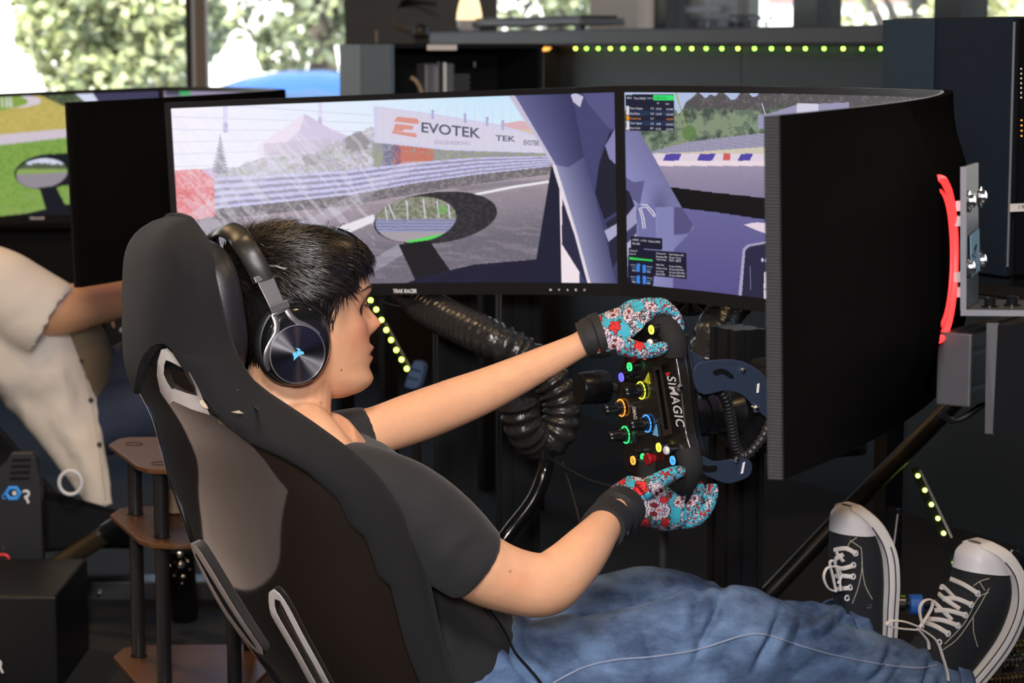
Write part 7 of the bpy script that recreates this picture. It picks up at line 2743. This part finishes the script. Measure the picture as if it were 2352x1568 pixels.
MB().prism([A2, A2 + Vector((0.16, 0.12, 0)), B2 + Vector((0.16, 0.12, 0)), B2], Vector((0.003, -0.006, 0))).build('plate', m_matte, jp, smooth=False)
MB().prism([P(2266, 742, 2.585), P(2294, 742, 2.58), P(2284, 997, 2.58), P(2262, 995, 2.585)], Vector((0.001, 0.004, 0))).build('plate_edge', m_bcap, jp, smooth=False)
slab('stand_post', P(2480, 1200, 2.9) - UP * 0.1, (0.06, 0.06, 1.0), m_prof, label='black post holding up the beam at the right edge', cat='post')
MB().tube(cr([P(2160, 948, 2.7), P(2185, 965, 2.7), P(2215, 958, 2.7), P(2262, 925, 2.7)], 6), 0.004, 8).build('sagging_cable', m_black, None, label='black cable sagging under the grey beam', cat='cable')
# ------------------------------------------------------------------ side table with three wooden trays
def m_wood():
    m = M('walnut_tray', (0.125, 0.052, 0.016), 0.42, var=0.3, scale=14, stretch=(1.0, 9.0, 1.0))
    return m


m_tray = m_wood()
tb = thing('tray_table', (-0.60, 4.1, 0), 'three-tier walnut tray stand with black tube legs beside the seat', 'side table')
TP = [(-0.760, 4.205), (-0.752, 4.265), (-0.735, 4.285), (-0.50, 4.295), (-0.465, 4.27), (-0.455, 4.10), (-0.475, 3.99), (-0.52, 3.955), (-0.60, 3.94), (-0.645, 3.952), (-0.67, 3.985)]
for z_ in (0.56, 0.425, 0.150):
    t_ = MB().prism([(x_, y_, z_ - 0.009) for x_, y_ in TP], (0, 0, 0.009)).build('tray', m_tray, tb, smooth=False, bevel=0.002)
    for x_, y_ in ((-0.712, 4.205), (-0.632, 4.005)):
        MB().tube([(x_ + 0.016 * math.cos(t), y_ + 0.016 * math.sin(t), z_ + 0.0004) for t in np.linspace(0, 2 * math.pi, 21)[:-1]], 0.0009, 5, closed=True).build('leg_cap_ring', m_black, t_)
m_leg = M('black_tube', (0.014, 0.0135, 0.0135), 0.34, var=0.1)
for x_, y_ in ((-0.712, 4.205), (-0.632, 4.005), (-0.505, 4.255), (-0.505, 4.01)):
    MB().tube([(x_, y_, 0.0), (x_, y_, 0.141)], 0.0135, 18).build('leg', m_leg, tb, angle=40)
    MB().tube([(x_, y_, 0.150), (x_, y_, 0.416)], 0.0135, 18).build('leg', m_leg, tb, angle=40)
    MB().tube([(x_, y_, 0.425), (x_, y_, 0.551)], 0.0135, 18).build('leg', m_leg, tb, angle=40)

# ------------------------------------------------------------------ the second driver, at the far rig
p2 = thing('person', HEAD0 + NEIGH + FWD * 0.2 + UP * 0.3, 'person in an open cream shirt reaching forward at the left edge', 'person')
m_cream = M('cream_cotton', (0.80, 0.71, 0.60), 0.85, var=0.06, scale=300, bump=0.15, bscale=1500)
m_khaki = M('khaki_tee', (0.17, 0.125, 0.075), 0.9, var=0.15, scale=250, bump=0.15)
m_skin2 = M('warm_skin', (0.66, 0.34, 0.18), 0.5, var=0.08, scale=60, sss=0.1)
m_jean2 = M('dark_denim', (0.022, 0.034, 0.068), 0.85, var=0.35, scale=14, bump=0.25, bscale=900)
YN = 5.25
b2 = MB()
limb(b2, [(-70, 690, YN, 70), (30, 712, YN, 64), (110, 714, YN + 0.02, 60), (160, 708, YN + 0.05, 58), (215, 698, YN + 0.12, 50), (290, 684, YN + 0.22, 42), (350, 672, YN + 0.30, 34), (385, 664, YN + 0.34, 30)])
limb(b2, [(350, 672, YN + 0.30, 34), (385, 664, YN + 0.34, 32), (410, 660, YN + 0.38, 34), (430, 658, YN + 0.40, 24)])
limb(b2, [(-70, 690, YN, 70), (-110, 740, YN + 0.15, 110), (-90, 840, YN + 0.18, 95), (-60, 900, YN + 0.2, 70)])
hd2 = HEAD0 + NEIGH
b2.tube([hd2 + UP * 0.74 + FWD * 0.03, hd2 + UP * 0.84 + FWD * 0.01, hd2 + UP * 0.90], [0.075, 0.058, 0.056], 20)
b2.add([p + NEIGH for r_ in [[head_pt(z, 2 * math.pi * k / 40) for k in range(40)] for z in np.linspace(ZK[0], ZK[-1], 40)] for p in r_],
       [(i * 40 + j, i * 40 + (j + 1) % 40, (i + 1) * 40 + (j + 1) % 40, (i + 1) * 40 + j) for i in range(39) for j in range(40)] + [tuple(range(40)), tuple(range(39 * 40, 40 * 40))])
remesh(b2, 'body', m_skin2, 0.005, 4, p2)
hcap = MB().rings([[head_pt(z, 2 * math.pi * k / 40, 0.012) + NEIGH - FWD * 0.012 for k in range(40)] for z in np.linspace(0.02, 0.116, 16)])
hcap.build('hair', M('brown_hair', (0.02, 0.014, 0.01), 0.6, bump=0.5, bscale=300), p2)


def span(rows, Y, n=32):
    rings = []
    for y_, xl, xr, dep, dy in rows:
        a, b = P(xl, y_, Y + dy), P(xr, y_, Y + dy)
        c, h = (a + b) / 2, (b - a) / 2
        rings.append([c + h * se(math.cos(2 * math.pi * k / n), 0.9) + Vector((0, dep * math.sin(2 * math.pi * k / n), 0)) for k in range(n)])
    return rings


sh2 = MB()
sh2.rings(span([(560, -235, -165, 0.06, 0.14), (585, -240, -90, 0.10, 0.14), (610, -225, -10, 0.13, 0.13), (640, -200, 30, 0.14, 0.12), (690, -205, 120, 0.16, 0.12), (745, -205, 178, 0.17, 0.12), (800, -190, 200, 0.16, 0.12), (850, -140, 213, 0.14, 0.11), (905, -10, 223, 0.10, 0.10), (950, 35, 232, 0.08, 0.08), (1000, 82, 241, 0.06, 0.06),
                (1050, 118, 250, 0.045, 0.05), (1100, 150, 257, 0.03, 0.04), (1140, 176, 262, 0.022, 0.04), (1163, 194, 265, 0.018, 0.04)], YN))
c_ = cr([P(-60, 640, YN), P(0, 665, YN), P(60, 705, YN + 0.01), P(118, 738, YN + 0.02), P(128, 744, YN + 0.02)], 5)
sh2.tube(c_, [0.085, 0.09, 0.092, 0.094, 0.095, 0.096, 0.097, 0.098, 0.099, 0.10, 0.10, 0.10, 0.10, 0.10, 0.099, 0.098, 0.097, 0.096, 0.095, 0.094, 0.093], 28)
so2 = remesh(sh2, 'shirt', m_cream, 0.005, 6, p2, 0.5, more=lambda c: True)


def folds2(w):
    x_, y_ = px_of(w)
    n = fnoise(x_ / 70, y_ / 90, 31, 3)
    f = np.sin((x_ * 0.85 - y_ * 0.32) / 13 + 5 * n)
    k = np.clip((y_ - 760) / 120, 0, 1)
    g_ = np.sin((x_ * 0.45 + y_ * 0.9) / 15 + 5 * n) * np.exp(-(((x_ - 60) / 90) ** 2 + ((y_ - 730) / 70) ** 2))
    m_ = 1 - np.exp(-(((x_ - 125) / 45) ** 2)) * (y_ < 850)
    return (0.004 * f * k + 0.002 * g_ + 0.004 * (n - 0.5)) * m_


displace(so2, folds2)
bs2 = bvh_of(so2)
for px_, py_ in ((186, 829), (208, 919), (227, 1021)):
    c_ = on_surf(bs2, px_, py_, 0.001)
    if c_ is not None:
        MB().lathe(c_, (0, -1, 0), [(-0.002, 0.0062), (0.004, 0.0062), (0.005, 0.0045), (0.004, 0.002)], 14).build('button', m_dgrey, so2)
pl_ = [on_surf(bs2, p.x, p.y, 0.001) for p in cr([(178, 770, 0), (192, 850, 0), (208, 920, 0), (222, 1000, 0), (236, 1100, 0), (243, 1150, 0)], 8)]
pl_ = [p for p in pl_ if p is not None]
MB().tube(pl_, 0.0012, 6).build('placket_seam', M('cream_seam', (0.46, 0.39, 0.32), 0.9), so2)
te = MB()
te.rings(span([(735, 120, 215, 0.10, 0.16), (770, 130, 243, 0.10, 0.16), (820, 140, 256, 0.10, 0.16), (880, 150, 258, 0.10, 0.16), (950, 160, 255, 0.10, 0.16)], YN))
te.build('tee', m_khaki, p2, angle=80)
jn = MB()
limb(jn, [(140, 960, YN + 0.25, 80), (300, 880, YN + 0.22, 95), (380, 850, YN + 0.30, 90), (470, 880, YN + 0.40, 78), (560, 960, YN + 0.5, 64)], 24)
limb(jn, [(120, 1000, YN + 0.17, 80), (230, 965, YN + 0.15, 86), (340, 945, YN + 0.14, 84), (450, 985, YN + 0.18, 72), (560, 1060, YN + 0.2, 62)], 24)
jn2 = remesh(jn, 'jeans', m_jean2, 0.007, 6, p2, 0.5)
displace(jn2, lambda w: 0.008 * (fnoise(w[:, 0] * 20, w[:, 2] * 14, 3, 3) - 0.5))
# his wheel glimpsed past the headrest
w2 = thing('steering_wheel', P(270, 790, YN + 0.2), 'dark rim of the far steering wheel beside the headrest', 'steering wheel')
MB().lathe(P(292, 742, YN + 0.33), -FWD, [(0, 0.05), (0.0, 0.09), (0.02, 0.10), (0.03, 0.09), (0.03, 0.04)], 28).build('hub_plate', m_satin, w2)
for px_, py_, mt_ in ((285, 718, m_chrome), (280, 757, m_white), (290, 738, m_chrome)):
    MB().lathe(P(px_, py_, YN + 0.22), (0, -1, 0), [(0, 0.006), (0.006, 0.006), (0.008, 0.003)], 14).build('button', mt_, w2)
MB().tube([P(254, 726, YN + 0.21), P(262, 752, YN + 0.21)], [0.007, 0.003], 10).build('lever', m_skin2, w2)

# far rig's seat and frame pieces at lower left
ns = thing('racing_seat', P(60, 1300, 5.1), 'dark bucket seat under the person in the cream shirt', 'seat')
MB().rings([[P(-200 + a, 880 + b, 5.12 + c) for a, b, c in ((0, 0, 0.25), (0, 0, -0.02), (150, 40, -0.04), (150, 40, 0.25))],
            [P(-200 + a, 880 + b, 5.12 + c) for a, b, c in ((60, 230, 0.25), (60, 230, -0.02), (330, 250, -0.03), (330, 250, 0.25))],
            [P(-200 + a, 880 + b, 5.12 + c) for a, b, c in ((120, 330, 0.3), (120, 330, -0.02), (500, 300, -0.02), (500, 300, 0.3))],
            [P(-200 + a, 880 + b, 5.12 + c) for a, b, c in ((160, 400, 0.3), (160, 400, -0.02), (520, 370, -0.02), (520, 370, 0.3))]]).build('shell', m_matte, ns, smooth=False, bevel=0.01)
wr = thing('cable_loop', P(165, 1130, 4.98), 'white loop hanging under the cream shirt tail', 'loop')
MB().tube([P(162 + 26 * math.cos(t), 1108 + 27 * math.sin(t), 4.98) for t in np.linspace(0, 2 * math.pi, 33)[:-1]], 0.0042, 8, closed=True).build('band', m_white, wr)
bd_ = thing('control_board', P(50, 1300, 4.85), 'dark board with a slotted grille and coloured marks at the left edge', 'board')
YB_ = 4.85
bpoly = [(14, 1058), (24, 1042), (72, 1042), (82, 1052), (94, 1120), (98, 1302), (-40, 1312), (-40, 1110)]
m_board = M('dark_board', (0.010, 0.011, 0.015), 0.5, var=0.15)
MB().prism([P(a, b, YB_) for a, b in bpoly], (0.0, 0.03, 0)).build('panel', m_board, bd_, smooth=False, bevel=0.002)
for k in range(4):
    MB().prism([P(a, b, YB_ - 0.001) for a, b in ((29 - k * 2, 1054 + k * 14), (71 - k, 1053 + k * 14), (70 - k, 1060 + k * 14), (27 - k * 2, 1061 + k * 14))], (0, 0.002, 0)).build('grille_slot', m_matte, bd_, smooth=False)
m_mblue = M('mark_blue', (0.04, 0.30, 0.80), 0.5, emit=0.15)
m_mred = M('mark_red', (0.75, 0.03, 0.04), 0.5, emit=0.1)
hexo = [P(30 + 16 * math.cos(t), 1132 + 14 * math.sin(t), YB_ - 0.002) for t in np.linspace(0, 2 * math.pi, 7)[:-1]]
MB().tube(hexo, 0.0045, 8, closed=True).build('mark', m_mblue, bd_, smooth=False)
MB().tube([P(10 + 4.5 * math.cos(t), 1140 + 5 * math.sin(t), YB_ - 0.002) for t in np.linspace(0.6, 5.6, 12)], 0.0012, 6).build('mark', m_mblue, bd_)
MB().lathe(P(33, 1132, YB_ - 0.001), (0, -1, 0), [(0, 0.005), (0.001, 0.005)], 16).build('mark', m_white, bd_, smooth=False)
MB().tube(cr([P(a, b, YB_ - 0.002) for a, b in ((53, 1129), (60, 1127), (66, 1131), (64, 1139), (58, 1141), (63, 1148), (65, 1155))], 4), 0.003, 8).build('mark', m_text, bd_)
MB().tube([P(6 + 14 * math.cos(t), 1282 + 9 * math.sin(t), YB_ - 0.002) for t in np.linspace(0, 2 * math.pi, 21)[:-1]], 0.0032, 8, closed=True).build('mark', m_mred, bd_)
MB().lathe(P(8, 1258, YB_ - 0.001), (0, -1, 0), [(0, 0.004), (0.003, 0.003)], 12).build('screw', m_chrome, bd_)
bb = thing('equipment_box', P(60, 1510, 4.55), 'black equipment box standing on the floor at the lower left corner', 'box')
c_ = P(70, 1420, 4.65)
slab('body', (c_.x - 0.03, c_.y, 0.06), (0.24, 0.34, 0.28), m_black, bevel=0.006, parent=bb)
fn = lambda a, b: P(-8 + a, 1545 - b, 4.47)
text_on(fn, 'R', 17, 30, bold=0.03).build('lettering', m_text, bb, smooth=False)
ft = thing('frame_tube', P(110, 1320, 5.0), 'slanting steel tube of the far rig beside the tray stand', 'tube')
m_tube = M('bronze_tube', (0.20, 0.16, 0.10), 0.3, metal=0.85, var=0.1)
a_, b_ = P(112, 1310, 5.0), P(245, 1225, 4.95)
MB().tube([a_ + (a_ - b_) * 1.9, b_], 0.021, 24).build('tube', m_tube, ft, angle=40)
MB().tube([b_, b_ + (b_ - a_) * 0.35], 0.0235, 24).build('collar', m_satin, ft, angle=40)
MB().lathe(P(226, 1226, 4.925), (0, -1, 0), [(0, 0.004), (0.003, 0.003)], 10).build('screw', m_chrome, ft)
fb = thing('floor_beam', P(320, 1400, 5.2), 'dark bolted beam lying behind the legs of the tray stand', 'beam')
slab('beam', P(330, 1355, 5.3), (0.75, 0.08, 0.06), m_dgrey, bevel=0.003, parent=fb)
for px_, py_ in ((226, 1362), (317, 1353), (262, 1250)):
    MB().lathe(P(px_, py_, 5.25), (0, -1, 0), [(-0.01, 0.006), (0.004, 0.006), (0.007, 0.003)], 12).build('bolt', m_chrome, fb)
for z_, x0_, x1_ in ((1240, 110, 300), (1210, 95, 300)):
    slab('beam', P((x0_ + x1_) / 2, z_, 5.5), (0.25, 0.06, 0.03), m_black, parent=fb)
# glinting pedal bits behind the tray stand and a pale panel by the seat base
gl3 = thing('pedal', P(420, 1380, 4.9), 'chrome pedal parts glinting behind the tray stand', 'pedal', 'pedals')
for px_, py_, r_ in ((414, 1275, 0.008), (417, 1297, 0.010), (420, 1325, 0.006), (418, 1340, 0.003), (432, 1290, 0.004), (436, 1308, 0.004), (390, 1300, 0.004), (400, 1322, 0.004)):
    MB().lathe(P(px_, py_, 4.9), (0.2, -1, 0.3), [(-0.004, r_ * 0.6), (0, r_), (0.006, r_ * 0.8), (0.008, r_ * 0.3)], 12).build('bolt', m_chrome, gl3)
MB().tube([P(415, 1262, 4.93), P(425, 1420, 4.95)], 0.03, 14).build('column', m_gloss, gl3)
slab('foam_block', PZ(392, 1178, 0.425) + UP * 0.027, (0.045, 0.04, 0.05), M('beige_foam', (0.50, 0.37, 0.24), 0.9), bevel=0.004, label='small beige block on the middle tray beside the seat', cat='block')
slab('pale_panel', Vector((P(606, 1560, 4.4).x, 4.45, 0.07)), (0.05, 0.12, 0.14), M('lavender_plastic', (0.30, 0.29, 0.36), 0.6), bevel=0.004, label='pale lavender panel on the floor by the seat base', cat='box')
# headset cable on the jeans
bj2 = bvh_of(jo)
bt2 = bvh_of(tso)
for path in (((770, 985), (780, 988), (789, 994)), ((776, 982), (783, 992), (788, 988)), ((783, 1000), (786, 1006), (789, 1000)), ((796, 1002), (798, 1008))):
    pp = [on_surf(bt2, a, b, 0.0008) for a, b in path]
    if all(p is not None for p in pp):
        MB().tube(pp, 0.0011, 5).build('shirt_print', m_text, tso)
pts = []
for x_, y_ in ((1110, 1390), (1135, 1420), (1160, 1460), (1182, 1500), (1215, 1535), (1240, 1562), (1252, 1590)):
    a1, a2 = on_surf(bj2, x_, y_, 0.004), on_surf(bt2, x_, y_, 0.004)
    c_ = [a for a in (a1, a2) if a is not None]
    if c_:
        pts.append(min(c_, key=lambda v: v.y))
MB().tube(cr(pts, 6), 0.0022, 8).build('headset_cable', m_black, None, label='thin black cable running from the t-shirt over the jeans', cat='cable')
